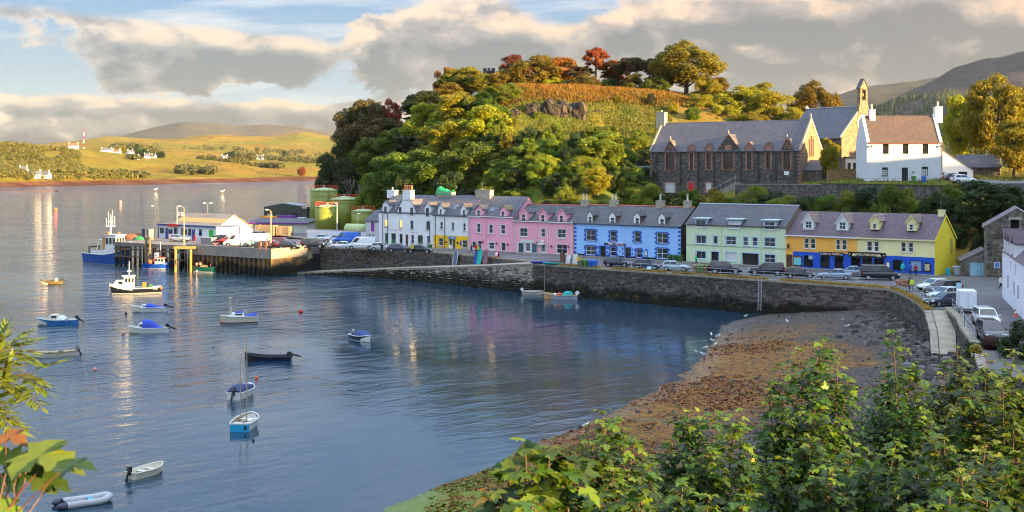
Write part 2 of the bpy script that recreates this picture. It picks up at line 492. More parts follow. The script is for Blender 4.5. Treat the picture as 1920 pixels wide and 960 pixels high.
 # ---------------------------------------------------------------- water
def water_material():
 m,t,b,out=new_mat('sea_water');p=posn(t)
 x,y,z=t.sep(p)
 pr=t.xyz(t.m('ADD',t.m('MULTIPLY',x,.80),t.m('MULTIPLY',y,.35)),t.m('SUBTRACT',t.m('MULTIPLY',y,.55),t.m('MULTIPLY',x,.45)),0.0)
 n1=t.noise(t.vm('MULTIPLY',pr,(.40,1.0,1.0)),.70,3,.45,.5)
 n2=t.noise(t.vm('MULTIPLY',pr,(.6,1.0,1.0)),2.3,4,.6,.3)
 n3=t.noise(t.vm('MULTIPLY',pr,(.5,1.0,1.0)),.16,3,.5)
 calm=t.mapr(t.noise(t.vm('MULTIPLY',p,(.6,1.2,1.0)),.028,4,.6),.38,.64,.45,1.0,True)
 shel=t.mapr(t.m('ADD',x,t.m('MULTIPLY',t.noise(p,.03,3,.6),40.0)),-22,8,1.0,.16,True)
 calm=t.m('MULTIPLY',t.m('MULTIPLY',calm,shel),t.mapr(y,130,420,1.0,2.0))
 h=t.m('ADD',t.m('ADD',t.m('MULTIPLY',n1,1.0),t.m('MULTIPLY',n2,.35)),t.m('MULTIPLY',n3,1.6))
 bp=t.n('ShaderNodeBump');bp.inputs['Distance'].default_value=1.05
 t.link(t.m('MULTIPLY',calm,.48),bp.inputs['Strength']);t.link(h,bp.inputs['Height'])
 t.link(bp.outputs[0],b.inputs['Normal'])
 c=t.mix(t.mapr(t.noise(p,.02,3,.5),.35,.65),(.011,.034,.056),(.018,.045,.066))
 t.link(c,b.inputs['Base Color'])
 b.inputs['Roughness'].default_value=.05;b.inputs['IOR'].default_value=1.33
 b.inputs['Specular IOR Level'].default_value=.5
 return m
g=MB(water_material());g.quad((-6000,30,0),(6000,30,0),(6000,9000,0),(-6000,9000,0))
tag(g.obj('water'),kind='structure')
# ---------------------------------------------------------------- quay edge lines (world metres)
E_CORNER=PG(1668,541,QZ)
E_SLIPTOP=PG(1000,494,QZ)
SLIP_OUT=[E_SLIPTOP.xy,Vector((-5.1,195.8)),Vector((-18.4,209.6)),Vector((-39.5,221.0))]
SLIP_Z=[4.5,3.45,1.9,0.12]
SLIP_IN=[Vector((3.9,191.4)),Vector((-2.2,200.6)),Vector((-15.0,215.0)),Vector((-36.8,226.6))]
PIER_C=PG(509,470,QZ).xy
PIER_L=PG(238,455,QZ).xy
pn=Vector((.614,.789))
def v3(p,z):return Vector((p.x,p.y,z))
# ---------------------------------------------------------------- hill behind the harbour
hc=[]
for q in np.linspace(-6,106,9):
 for d,z in((-14,3.2),(2,3.2),(9.5,4.6),(14,7.0)):
  p=ROW.w(q,d);hc.append((p.x,p.y,z))
def hp(px,Y,z=None,py=None):
 hc.append(((px-960)*Y/F,Y,zpix(py,Y)if z is None else z))
for px in(1180,1240,1300,1370):hp(px,238,13.2)
for px,Y,z in((1400,222,13.2),(1470,214,13.2),(1530,204,13.0),(1620,193,12.6),(1700,191,12.4),(1780,190,12.0)):hp(px,Y,z)
for px,Y,z in((1385,233,16.2),(1450,228,16.3),(1500,222,16.4),(1560,212,16.6),(1620,205,16.9),(1700,203,16.7),(1770,201,16.5),(1830,203,16.6),(1900,205,16.8),(1560,235,17.2),(1640,240,17.6),(1720,235,17.4),(1800,232,17.2),(1900,232,17.5),(1980,235,18.0)):hp(px,Y,z)
for px,Y,z in((1240,255,17),(1320,250,18),(1420,248,19),(1500,250,20),(1560,262,21),(1650,270,20),(1400,275,28),(1500,285,26)):hp(px,Y,z)
for px,Y,py in((1090,232,352),(1100,246,312),(1110,258,280),(1000,246,320),(960,262,262),(1050,268,256),(1150,266,256),(1200,258,262),(980,275,243),(1050,276,242),(1130,277,240),(1200,274,236),(980,280,200),(1050,281,196),(1130,282,198),(1210,282,205),(950,287,178),(1020,289,172),(1100,290,172),(1200,290,176),(1290,288,186),(1340,284,205)):hp(px,Y,None,py)
for px,Y,z in((940,310,38.5),(1050,315,38.5),(1150,315,38),(1250,312,37.5),(1330,305,35),(950,350,40),(1150,350,39),(1300,345,37),(1450,330,30),(1600,320,22),(1000,430,20),(1300,430,18)):hp(px,Y,z)
for px,Y,z in((900,250,15),(900,270,24),(900,290,33),(860,300,34),(850,250,10),(820,270,16),(800,290,23),(830,320,34),(780,310,24),(760,270,9),(720,280,8),(740,300,15),(700,310,12),(670,290,5),(650,310,6),(620,320,4),(600,335,1.0),(570,345,-2),(700,340,18),(640,350,4),(600,380,-3),(700,400,4),(800,380,22),(860,430,10)):hp(px,Y,z)
hc+=[(-30,262,3.2),(-45,265,3.2),(-45,300,3.2),(-70,300,3.2),(-80,340,-3),(-110,300,-4),(-90,250,-4),(-60,230,-3),(-30,215,-3),(-120,430,-6),(58,150,3.4),(68,158,3.4),(60,135,3.4),(52,118,3.6),(74,168,4.0),(80,178,8.0),(86,188,12.0),(72,130,4.2),(64,108,5.0),(60,90,6.0),(50,75,6.5),(78,150,5.5)]
for y_,z_ in((186,20),(171,28.5),(155,31),(140,36),(118,36),(102,34),(88,27),(76,24),(64,25),(54,37),(40,39),(20,39),(0,37),(-58,35),(-90,34)):  # unseen bank beyond the right edge, heights shaped to shade row and boats
 hc+=[(110,y_,z_),(138,y_,z_+4),(180,y_,z_+6),(240,y_,z_+4),(84 if y_<150 else 94,y_,15+max(0,60-y_)*.03)]
hc+=[(70,75,14),(70,40,15),(66,0,18),(62,-60,18),(110,205,18.5),(130,215,20),(165,200,22),(240,210,24),(120,240,19),(160,280,18),(240,300,20),(240,420,18),(160,420,16),(100,300,19)]
hill_f=rbf(hc,-0.0)
def hz(x,y):
 z=hill_f(x,y)
 x=np.asarray(x,float);y=np.asarray(y,float)
 return z+fbm(x*.11,y*.11,3)*np.clip((z-6)*.12,0,1.0)*1.1
def hzs(x,y):return float(hz(np.array([x]),np.array([y]))[0])
def hill_material():
 m,t,b,out=new_mat('hill_grass');p=posn(t)
 g=t.n('ShaderNodeNewGeometry');nz=t.sep(g.outputs['Normal'])[2]
 n=t.noise(p,.085,5,.6);n2=t.noise(p,.9,5,.65);n3=t.noise(p,.03,3,.5)
 c=t.mix(t.mapr(n,.40,.62),(.10,.14,.016),(.24,.20,.026))
 c=t.mix(t.mapr(n3,.50,.66,0,.8),c,(.27,.14,.030))
 c=t.mix(t.mapr(n2,.40,.75,0,.6),c,(.035,.052,.010))
 rock=t.mix(t.mapr(t.noise(p,1.4,6,.7),.35,.7),(.030,.026,.024),(.16,.135,.115))
 c=t.mix(t.mapr(t.m('ADD',nz,t.m('MULTIPLY',t.m('SUBTRACT',n2,.5),.25)),.70,.56),c,rock)
 t.link(c,b.inputs['Base Color']);b.inputs['Roughness'].default_value=.95;b.inputs['Specular IOR Level'].default_value=.1
 bump(t,b,t.m('ADD',n2,t.m('MULTIPLY',t.noise(p,4.5,4,.7),.5)),.9,.35)
 return m
HILLMAT=hill_material()
gx,gy=np.meshgrid(np.linspace(-125,245,186),np.linspace(-92,440,267))
hill=grid_mesh('hill',gx,gy,hz(gx,gy),HILLMAT)
bm_=bmesh.new();bm_.from_mesh(hill.data)
kill=[]
for f_ in bm_.faces:
 c_=f_.calc_center_median();d_=(c_.x-ROW.x)*ROW.nx+(c_.y-ROW.y)*ROW.ny
 if(d_<3 and c_.x<57)or(c_.y<56 and c_.x<60):kill.append(f_)
bmesh.ops.delete(bm_,geom=kill,context='FACES');bm_.to_mesh(hill.data);bm_.free()
# ---------------------------------------------------------------- beach, sea bed and the bank below the viewpoint
bc=[]
for px,py in((1412,594),(1372,602),(1345,622),(1330,650),(1290,690),(1200,742),(1100,792),(1000,832),(880,892),(790,922),(700,962)):
 p=PG(px,py,0);bc.append((p.x,p.y,0.0))
 bc.append((p.x-4.5,p.y-1.5,-.42));bc.append((p.x-14,p.y-4,-1.6))
 bc.append((p.x+4.5,p.y+.5,.36))
for px,py,Y in((1450,588,159),(1500,586,156.6),(1580,583,152.8),(1655,580,149.6)):bc.append(((px-960)*Y/F,Y,zpix(py,Y)))
bc+=[(46,146,1.9),(45,137,1.8),(42,127,1.7),(40,118,1.6),(37.5,111,1.7),(36,104,1.8),(33,92,2.0),(50,137,1.9),(50,118,2.0),(44,105,2.2),(40,92,2.5),(30,130,1.1),(38,140,1.4),(34,120,1.3),(28,105,1.2),(20,90,1.2),(28,85,1.9),(14,75,1.4),(24,70,3.0),(34,72,4.5),(8,66,.9),(2,60,.3),(12,58,2.2),(-4,62,-.4),(-10,66,-1.4),(22,52,5.0),(36,52,7.5),(52,60,9),(52,40,12),(34,36,10.5),(20,36,7.5),(8,40,4.0),(0,44,1.5),(-8,48,-.5),(-30,50,-2.5),(-30,70,-3),(24,22,13.0),(40,20,15.5),(12,24,10.2),(4,26,7.5),(-4,28,5.5),(-14,30,3),(-30,32,0),(14,12,14.6),(6,13,13.8),(0,13,13.4),(-8,14,12.6),(-20,16,10),(0,3,17.6),(8,4,17.6),(-8,4,17.4),(20,4,17.8),(-20,4,16.5),(40,4,18.5),(0,-12,18),(30,-12,19),(-30,-12,17),(60,10,19),(60,-10,20),(-60,40,-4),(-60,90,-4),(-20,120,-3),(0,150,-3),(20,160,-2),(60,80,6.5),(56,100,4.4),(60,120,3.0)]
beach_f=rbf(bc)
def bz(x,y):
 z=beach_f(x,y)
 return z+fbm(np.asarray(x)*.35,np.asarray(y)*.35,3)*np.clip(.10+z*.03,.06,.5)
def bzs(x,y):return float(bz(np.array([x]),np.array([y]))[0])
def beach_material():
 m,t,b,out=new_mat('shingle_beach');p=posn(t);x,y,z=t.sep(p)
 peb=t.n('ShaderNodeTexVoronoi');t.put(peb.inputs['Vector'],p);peb.inputs['Scale'].default_value=3.4
 pr=t.sep(peb.outputs['Color'])[0]
 base=t.mix(pr,(.030,.023,.018),(.100,.078,.060))
 base=t.mix(t.mapr(t.noise(p,.25,4,.6),.4,.65,0,.8),base,(.065,.045,.033))
 wn_=t.noise(t.vm('MULTIPLY',p,(1,.8,1)),.16,6,.68,.6)
 wf=t.noise(p,1.7,5,.7)
 dist=t.m('SUBTRACT',y,t.m('MULTIPLY',x,.55))
 zone=t.mapr(z,.15,1.5,1.0,.0)
 weed=t.mix(t.mapr(wf,.35,.7),(.070,.030,.006),(.34,.145,.012))
 k=t.mapr(t.m('ADD',t.m('ADD',t.m('MULTIPLY',wn_,.75),t.m('MULTIPLY',wf,.35)),t.m('MULTIPLY',zone,.34)),.60,.72)
 near=t.mapr(y,148,128)
 c=t.mix(t.m('MULTIPLY',k,near),base,weed)
 dk=t.mapr(t.m('ADD',t.m('ADD',wn_,t.m('MULTIPLY',t.m('SUBTRACT',x,40),.028)),t.m('MULTIPLY',t.m('SUBTRACT',z,1.7),.35)),.56,.68)
 c=t.mix(dk,c,t.mix(pr,(.010,.008,.007),(.075,.055,.045)))
 gr=t.mapr(t.m('SUBTRACT',t.noise(p,.5,5,.65),t.m('MULTIPLY',t.m('SUBTRACT',y,76),.03)),.52,.64)
 c=t.mix(t.m('MULTIPLY',t.m('MULTIPLY',gr,t.mapr(y,84,74)),t.mapr(x,12,2)),c,(.13,.17,.012))
 c=t.mix(t.mapr(z,2.6,4.2),c,(.022,.026,.010))
 c=t.mix(t.mapr(z,.03,-.10,0,.75),c,(.020,.022,.018))
 t.link(c,b.inputs['Base Color'])
 t.put(b.inputs['Roughness'],t.mapr(z,.02,.35,.25,.9));b.inputs['Specular IOR Level'].default_value=.35
 bump(t,b,t.m('ADD',t.m('MULTIPLY',peb.outputs['Distance'],-.8),t.m('MULTIPLY',wf,t.m('MULTIPLY',k,.8))),.9,.10)
 return m
gx,gy=np.meshgrid(np.linspace(-62,62,156),np.linspace(-14,166,226))
beach=grid_mesh('beach',gx,gy,bz(gx,gy),beach_material())
# ---------------------------------------------------------------- quay and yard surface
ASPH=None
def asphalt_material():
 m,t,b,out=new_mat('worn_asphalt');p=posn(t)
 n=t.noise(p,.16,5,.6);n2=t.noise(p,2.2,5,.7)
 c=t.mix(t.mapr(n,.35,.65),(.085,.078,.078),(.15,.137,.13))
 c=t.mix(t.mapr(n2,.45,.75,0,.5),c,(.055,.05,.05))
 vo=t.n('ShaderNodeTexVoronoi',feature='DISTANCE_TO_EDGE');t.put(vo.inputs['Vector'],p);vo.inputs['Scale'].default_value=.09
 c=t.mix(t.mapr(vo.outputs['Distance'],.012,.004,0,.7),c,(.03,.03,.03))
 t.link(c,b.inputs['Base Color']);t.put(b.inputs['Roughness'],t.mapr(n,.3,.7,.65,.92))
 bump(t,b,t.noise(p,30,3,.7),.25,.02)
 return m
ASPH=asphalt_material()
rp=lambda q,d:ROW.w(q,d).xy
QUAY=[E_CORNER.xy,E_SLIPTOP.xy,SLIP_IN[0],SLIP_IN[1],SLIP_IN[2],SLIP_IN[3],Vector((-38.6,224.4)),PIER_C,PIER_C+Vector((-1.2,.85))*10.5,PIER_C+Vector((-1.2,.85))*10.5+pn*26,Vector((-70,296)),Vector((-62,332)),Vector((-44,322)),Vector((-34,290)),Vector((-20,254)),rp(0,12),rp(103,12),rp(112,6),Vector((78.5,168)),Vector((76,150)),Vector((66,112)),Vector((57,90)),Vector((44,78)),Vector((36,84)),Vector((34.7,90)),Vector((39.3,104)),Vector((41.5,112.5)),Vector((43.7,119.5)),Vector((45.3,127.6)),Vector((42.95,127.6)),Vector((44.3,133.5)),Vector((45.1,139)),Vector((45.7,144))]
qm=MB(ASPH);qm.poly([(p.x,p.y,QZ)for p in QUAY])
quay=qm.obj('quay_road');tag(quay,kind='structure')
bm_=bmesh.new();bm_.from_mesh(quay.data);bmesh.ops.triangulate(bm_,faces=bm_.faces[:]);bm_.normal_update()
for f_ in bm_.faces:
 if f_.normal.z<0:f_.normal_flip()
bm_.to_mesh(quay.data);bm_.free()
qs=MB(rubble('quay_side_rubble',[(.06,.05,.045),(.10,.085,.07),(.14,.115,.095)],(.03,.025,.02),scale=2.4));nq=len(QUAY)
for i in range(nq):
 a_,b_=QUAY[i],QUAY[(i+1)%nq];qs.quad((a_.x,a_.y,-2),(b_.x,b_.y,-2),(b_.x,b_.y,QZ-.004),(a_.x,a_.y,QZ-.004))
tag(qs.obj('quay_side'),kind='structure')
# ---------------------------------------------------------------- stone walls built block by block
def tide(t,cc,top=1.7,wob=1.1):
 p=posn(t);z=t.sep(p)[2]
 n=t.noise(t.vm('MULTIPLY',p,(1,1,.6)),.35,5,.6);n2=t.noise(p,1.9,4,.7)
 lim=t.m('ADD',top,t.m('MULTIPLY',t.m('SUBTRACT',n,.5),wob*3))
 k=t.mapr(t.m('SUBTRACT',lim,z),-.35,.25)
 wd=t.mix(t.mapr(n2,.42,.68),(.008,.007,.005),(.030,.024,.009))
 wd=t.mix(t.mapr(t.noise(p,.55,4,.65),.60,.72),wd,(.085,.095,.012))
 return t.mix(k,cc,wd)
def block_material(name,ca,cb,weedy=True,orange=False):
 m,t,b,out=new_mat(name);p=posn(t)
 g=t.n('ShaderNodeNewGeometry');oi=t.n('ShaderNodeObjectInfo')
 r=t.m('FRACT',t.m('ADD',g.outputs['Random Per Island'],t.m('MULTIPLY',oi.outputs['Random'],7.3)))
 c=t.mix(r,col(ca),col(cb))
 c=t.mix(t.mapr(t.noise(p,4.0,5,.7),.35,.7,0,.65),c,(.035,.028,.024))
 c=t.mix(t.mapr(t.noise(p,.45,4,.6),.58,.74,0,.55),c,(.10,.095,.03))
 c=t.mix(t.mapr(t.noise(p,1.1,4,.6),.64,.74,0,.6),c,(.46,.40,.33))
 if orange:c=t.mix(t.mapr(t.noise(p,.5,4,.6),.50,.62,0,.8),c,(.30,.17,.03))
 if weedy:c=tide(t,c)
 t.link(c,b.inputs['Base Color']);b.inputs['Roughness'].default_value=.85;b.inputs['Specular IOR Level'].default_value=.3
 bump(t,b,t.noise(p,9,5,.7),.8,.05)
 return m
BLK=block_material('quay_stone',(.075,.062,.056),(.24,.20,.175))
BLK2=block_material('rough_wall_stone',(.13,.105,.075),(.33,.27,.20),orange=True)
BLKDRY=block_material('dry_wall_stone',(.07,.062,.055),(.21,.19,.165),weedy=False)
MORT=paint('dark_joint',(.022,.019,.016),.95,.2)
COPE=paint('coping_stone_face',(.30,.25,.18),.9,.25,1.2,bmp=.5,bscale=10,dirt=.4)
def unit_blocks(mat,n=6,seed=1):
 rnd=random.Random(seed);out=[]
 for _ in range(n):
  g=MB(mat);j=lambda s:rnd.uniform(-s,s)
  f=[(-.5+j(.03),-.5+j(.12),-.5+j(.05)),(.5+j(.03),-.5+j(.12),-.5+j(.05)),(.5+j(.03),-.5+j(.12),.5+j(.05)),(-.5+j(.03),-.5+j(.12),.5+j(.05))]
  k=[(-.5,.5,-.5),(.5,.5,-.5),(.5,.5,.5),(-.5,.5,.5)]
  g.add(f+k,[(0,1,2,3),(0,4,5,1),(1,5,6,2),(2,6,7,3),(3,7,4,0)])
  out.append(g.mesh('stone_block'))
 return out
def stone_wall(name,label,pts,zb,zt,mat,ch=.31,ll=(.38,.95),indiv=0,batter=.04,cope=True,thick=.9,seed=1,category='quay wall',cope_mat=None):
 """pts run so that the visible face lies on the right-hand side when walking from first to last"""
 rnd=random.Random(seed)
 root=thing(name,label,category,(pts[0].x,pts[0].y,0))
 org=Vector((pts[0].x,pts[0].y,0))
 core=MB(MORT);many=MB(mat);units=unit_blocks(mat,6,seed);cand=[];copes=[]
 L=[0.0]
 for a,b in zip(pts,pts[1:]):L.append(L[-1]+(b-a).length)
 def at(q):
  for i in range(len(pts)-1):
   if q<=L[i+1]or i==len(pts)-2:
    f=(q-L[i])/max(1e-6,L[i+1]-L[i]);d=(pts[i+1]-pts[i]).normalized()
    return pts[i].lerp(pts[i+1],f),d,zb[i]+(zb[i+1]-zb[i])*f,zt[i]+(zt[i+1]-zt[i])*f
 for i in range(len(pts)-1):
  d=(pts[i+1]-pts[i]).normalized();nrm=Vector((d.y,-d.x))
  a,b=pts[i]-org.xy,pts[i+1]-org.xy
  ia,ib=a-nrm*thick,b-nrm*thick
  a,b=a-nrm*.10,b-nrm*.10
  core.hexa([(a.x,a.y,zb[i]-.6),(b.x,b.y,zb[i+1]-.6),(ib.x,ib.y,zb[i+1]-.6),(ia.x,ia.y,zb[i]-.6)],[(a.x,a.y,zt[i]-.03),(b.x,b.y,zt[i+1]-.03),(ib.x,ib.y,zt[i+1]-.03),(ia.x,ia.y,zt[i]-.03)])
 zmin,zmax=min(zb)-.3,max(zt);rows=int((zmax-zmin)/ch)+1
 for r in range(rows):
  q=rnd.uniform(-.4,0);zc=zmax-.3-r*ch-ch/2
  while q<L[-1]:
   w=rnd.uniform(*ll);qm_=min(max(q+w/2,0),L[-1]);p,d,b0,t0=at(qm_)
   if zc+ch*.5<t0+.02 and zc>b0-ch:
    nrm=Vector((d.y,-d.x));pr=rnd.uniform(-.02,.05)-batter*(zc-b0)*.5
    c=Vector((p.x,p.y,0))-org+Vector((nrm.x,nrm.y,0))*(pr-.06);c.z=zc+rnd.uniform(-.012,.012)
    rot=Matrix.Rotation(math.atan2(d.y,d.x),4,'Z')
    Mx=Matrix.Translation(c)@rot@Matrix.Diagonal((w*.955,.22,ch*rnd.uniform(.86,.95),1))
    cand.append(((p.length),Mx,rnd.randrange(6)))
   q+=w
 cand.sort(key=lambda c:c[0])
 for k,(dd,Mx,u)in enumerate(cand):
  if k<indiv:
   o=bpy.data.objects.new('stone_block',units[u]);link(o,root);o.matrix_local=Mx
  else:
   me=units[u];many.M=Mx
   many.add([v.co.copy()for v in me.vertices],[tuple(p.vertices)for p in me.polygons])
 many.M=None
 core.obj('wall_core',root)
 if many.f:tag(many.obj('stonework',root),kind='stuff')
 if cope:
  q=0.0;k=0
  while q<L[-1]-.2:
   w=min(rnd.uniform(1.0,1.7),L[-1]-q);p,d,b0,t0=at(q+w/2);p2,_,_,t2=at(q+w*.9);p1,_,_,t1=at(q+w*.1)
   nrm=Vector((d.y,-d.x));g=MB(cope_mat or COPE)
   e0=p-d*(w/2-.02)-org.xy;e1=p+d*(w/2-.02)-org.xy
   oo=nrm*(.06+rnd.uniform(-.02,.02));ii=nrm*-.62;dz=rnd.uniform(-.015,.02)
   sl=(t2-t1)/1.6
   b_=[(e0.x+oo.x,e0.y+oo.y,t0-.27-sl),(e1.x+oo.x,e1.y+oo.y,t0-.27+sl),(e1.x+ii.x,e1.y+ii.y,t0-.27+sl),(e0.x+ii.x,e0.y+ii.y,t0-.27-sl)]
   g.hexa(b_,[(x,y,z+.285+dz)for x,y,z in b_]);g.obj('coping_stone',root)
   q+=w
 return root
WB=lambda px,py:zpix(py,0)
ec,es=E_CORNER.xy,E_SLIPTOP.xy
beach_end=ec.lerp(es,.38)
stone_wall('quay_wall','long coursed stone harbour wall below the parked cars, dark with weed',[es,es.lerp(ec,.3),es.lerp(ec,.62),es.lerp(ec,.8),ec],[-.6,-.6,-.2,.7,1.7],[QZ]*5,BLK,indiv=200,seed=3,ch=.30)
so=[SLIP_OUT[3],SLIP_OUT[2],SLIP_OUT[1],SLIP_OUT[0]]
stone_wall('slipway_wall','weedy stone outer wall carrying the long slipway down to the water',so,[-.6]*4,[.12,1.9,3.45,4.5],BLK,seed=4,ch=.30)
si=[SLIP_IN[3],SLIP_IN[2],SLIP_IN[1],SLIP_IN[0]]
stone_wall('upper_quay_wall','grey stone retaining wall behind the slipway under the parked van',si,[-.1,1.6,3.2,4.3],[QZ]*4,BLKDRY,seed=5,ch=.28,ll=(.3,.7),category='retaining wall')
stone_wall('rough_quay_wall','patchy orange-lichened stone wall between the harbour steps and the slipway',[Vector((-38.4,224.6)),SLIP_IN[3]],[-.6,-.1],[QZ]*2,BLK2,seed=6,ch=.45,ll=(.4,1.3))
CURVE=[ec,Vector((45.7,144)),Vector((45.1,139)),Vector((44.3,133.5)),Vector((42.9,127.4)),Vector((41.0,120.2)),Vector((38.8,113.4))]
CURVE_T=[4.5,4.5,4.5,4.5,4.45,3.25,2.15]
stone_wall('curved_beach_wall','curved rough stone wall at the head of the beach, bending towards the bushes',CURVE,[1.6,1.7,1.7,1.7,1.6,1.5,1.4],CURVE_T,BLKDRY,seed=8,indiv=160,ch=.28,ll=(.3,.7),thick=.7,category='sea wall')
sl=MB(paint('slip_concrete',(.36,.30,.22),.9,.25,.8,bmp=.4,bscale=7,dirt=.5))
for i in range(3):
 sl.hexa([v3(SLIP_OUT[i],-.8),v3(SLIP_OUT[i+1],-.8),v3(SLIP_IN[i+1],-.8),v3(SLIP_IN[i],-.8)][::-1],[v3(SLIP_OUT[i],SLIP_Z[i]-.02),v3(SLIP_OUT[i+1],SLIP_Z[i+1]-.02),v3(SLIP_IN[i+1],SLIP_Z[i+1]-.02),v3(SLIP_IN[i],SLIP_Z[i]-.02)][::-1])
tag(sl.obj('slipway'),kind='structure')
RAMP_L=[Vector((42.95,127.7)),Vector((41.05,120.2)),Vector((38.85,113.5))]
RAMP_R=[Vector((45.2,127.7)),Vector((43.2,119.4)),Vector((40.9,112.9))]
RAMP_Z=[4.47,3.22,2.13]
rm=MB(paint('ramp_concrete',(.36,.29,.20),.9,.22,.7,bmp=.35,bscale=8,dirt=.3))
for i in range(2):
 rm.hexa([v3(RAMP_L[i],.5),v3(RAMP_L[i+1],.5),v3(RAMP_R[i+1],.5),v3(RAMP_R[i],.5)],[v3(RAMP_L[i],RAMP_Z[i]-.03),v3(RAMP_L[i+1],RAMP_Z[i+1]-.03),v3(RAMP_R[i+1],RAMP_Z[i+1]-.03),v3(RAMP_R[i],RAMP_Z[i]-.03)])
tag(rm.obj('beach_ramp'),kind='structure')
RW=[Vector((45.0,127.2)),Vector((43.3,119.5)),Vector((41.1,112.5)),Vector((38.9,104)),Vector((34.3,90))]
stone_wall('ramp_wall','stone wall along the landward side of the concrete beach ramp',RW,[1.4]*5,[4.76,4.72,4.7,4.66,4.62],BLKDRY,seed=9,indiv=60,ch=.27,ll=(.3,.65),thick=.55,category='retaining wall')
# ---------------------------------------------------------------- far shore, distant hills, mountains
def station_mesh(name,cols,mat,npx,nst,bumpy,pxr):
 pxs=[c[0]for c in cols];k=len(cols[0][1])
 PX=np.linspace(pxr[0],pxr[1],npx);tt=np.linspace(0,k-1,nst)
 Ys=np.array([[s[0]for s in c[1]]for c in cols],float);Ps=np.array([[s[1]for s in c[1]]for c in cols],float)
 def cub(A,x):
  i=np.clip(np.floor(x).astype(int),0,A.shape[-1]-2);f=x-i;f=f*f*(3-2*f)*.5+f*.5
  return A[...,i]*(1-f)+A[...,i+1]*f
 Yt,Pt=cub(Ys,tt),cub(Ps,tt)
 xi=np.interp(PX,pxs,np.arange(len(pxs)))
 Yg,Pg=cub(Yt.T,xi),cub(Pt.T,xi)
 Xg=(PX[None]-960)*Yg/F;Zg=H-(Pg-YH)*Yg/F
 ramp=np.clip(np.linspace(0,k-1,nst)-.4,0,1)[:,None]
 Zg=Zg+fbm(Xg/bumpy[0],Yg/bumpy[0]*.7,5)*bumpy[1]*ramp
 return grid_mesh(name,Xg,Yg,Zg,mat),(Xg,Yg,Zg)
def land_material(name,a,b_,c_,rock,sc=.004):
 m,t,b,out=new_mat(name);p=posn(t);z=t.sep(p)[2]
 v=t.vm('MULTIPLY',p,(1,.45,1))
 n=t.noise(v,sc,5,.6,.4);n2=t.noise(v,sc*6,6,.65)
 cc=t.mix(t.mapr(n,.42,.60),col(a),col(b_))
 cc=t.mix(t.mapr(n2,.48,.66),cc,col(c_))
 vo=t.n('ShaderNodeTexVoronoi');t.put(vo.inputs['Vector'],v);vo.inputs['Scale'].default_value=sc*2.2
 cc=t.mix(.38,cc,t.mix(t.sep(vo.outputs['Color'])[0],col(a),col(b_)))
 cc=t.mix(t.mapr(t.noise(v,sc*13,5,.65),.50,.64,0,.55),cc,col(tuple(q*.45 for q in c_)))
 cc=t.mix(t.mapr(t.noise(p,sc*30,5,.7),.52,.72,0,.8),cc,col(rock))
 if name=='far_moor':
  sh=t.mix(t.mapr(t.noise(p,.03,5,.7),.4,.65),(.10,.035,.018),(.20,.095,.05))
  cc=t.mix(t.mapr(z,5.5,3.6),cc,sh)
 t.link(cc,b.inputs['Base Color']);b.inputs['Roughness'].default_value=.95;b.inputs['Specular IOR Level'].default_value=.05
 bump(t,b,t.noise(p,sc*40,5,.7),1.0,4.0)
 return m
FARC=[(-250,[(1040,354),(1090,343),(1250,316),(1400,290),(1560,266),(1900,272),(3200,282),(4300,280)]),(0,[(1065,352),(1110,342),(1260,316),(1400,291),(1560,268),(1900,276),(3200,284),(4300,279)]),(110,[(1150,349),(1200,340),(1340,318),(1480,294),(1640,276),(2100,281),(3200,280),(4300,268)]),(200,[(1210,347),(1260,338),(1400,320),(1560,300),(1800,284),(2400,281),(3300,271),(4300,257)]),(300,[(1246,346),(1310,337),(1500,321),(1800,303),(2200,291),(2800,283),(3600,273),(4300,264)]),(400,[(1330,343),(1390,336),(1600,322),(1900,308),(2300,298),(3000,284),(3800,268),(4400,253)]),(500,[(1450,341),(1510,335),(1700,322),(2000,310),(2500,300),(3200,285),(3900,268),(4500,258)]),(560,[(1530,339),(1590,334),(1780,322),(2100,311),(2600,300),(3250,286),(3950,268),(4550,249)]),(620,[(1600,338),(1660,334),(1850,324),(2200,312),(2700,302),(3300,290),(4000,272),(4600,255)]),(900,[(1700,338),(1760,334),(1950,324),(2300,312),(2800,302),(3400,290),(4100,276),(4700,262)])]
FARMAT=land_material('far_moor',(.18,.19,.018),(.32,.18,.030),(.22,.13,.024),(.07,.08,.018),.0045)
_,FARG=station_mesh('far_shore',FARC,FARMAT,150,150,(160,13),(-250,900))
DISC=[(px,[(6000,py+32),(6800,py+18),(7600,py+4),(8100,py),(9000,py+12)])for px,py in((-300,292),(-100,284),(0,279),(100,270),(200,256),(290,238),(345,231),(400,234),(455,243),(500,241),(550,244),(600,251),(700,262),(850,280),(1000,296))]
station_mesh('distant_hill',DISC,land_material('distant_moor',(.13,.11,.06),(.15,.11,.06),(.10,.085,.06),(.07,.07,.06),.0012),140,50,(900,60),(-300,1000))
MTB=[(px,[(3600,py+70),(4200,py+40),(4800,py+10),(5200,py),(6000,py+14)])for px,py in((1300,262),(1450,215),(1560,170),(1650,151),(1700,144),(1770,138),(1900,128),(2100,112),(2400,96))]
station_mesh('far_mountain',MTB,land_material('far_mountain_moor',(.10,.085,.05),(.12,.085,.045),(.07,.065,.05),(.05,.05,.045),.0015),110,50,(700,60),(1300,2400))
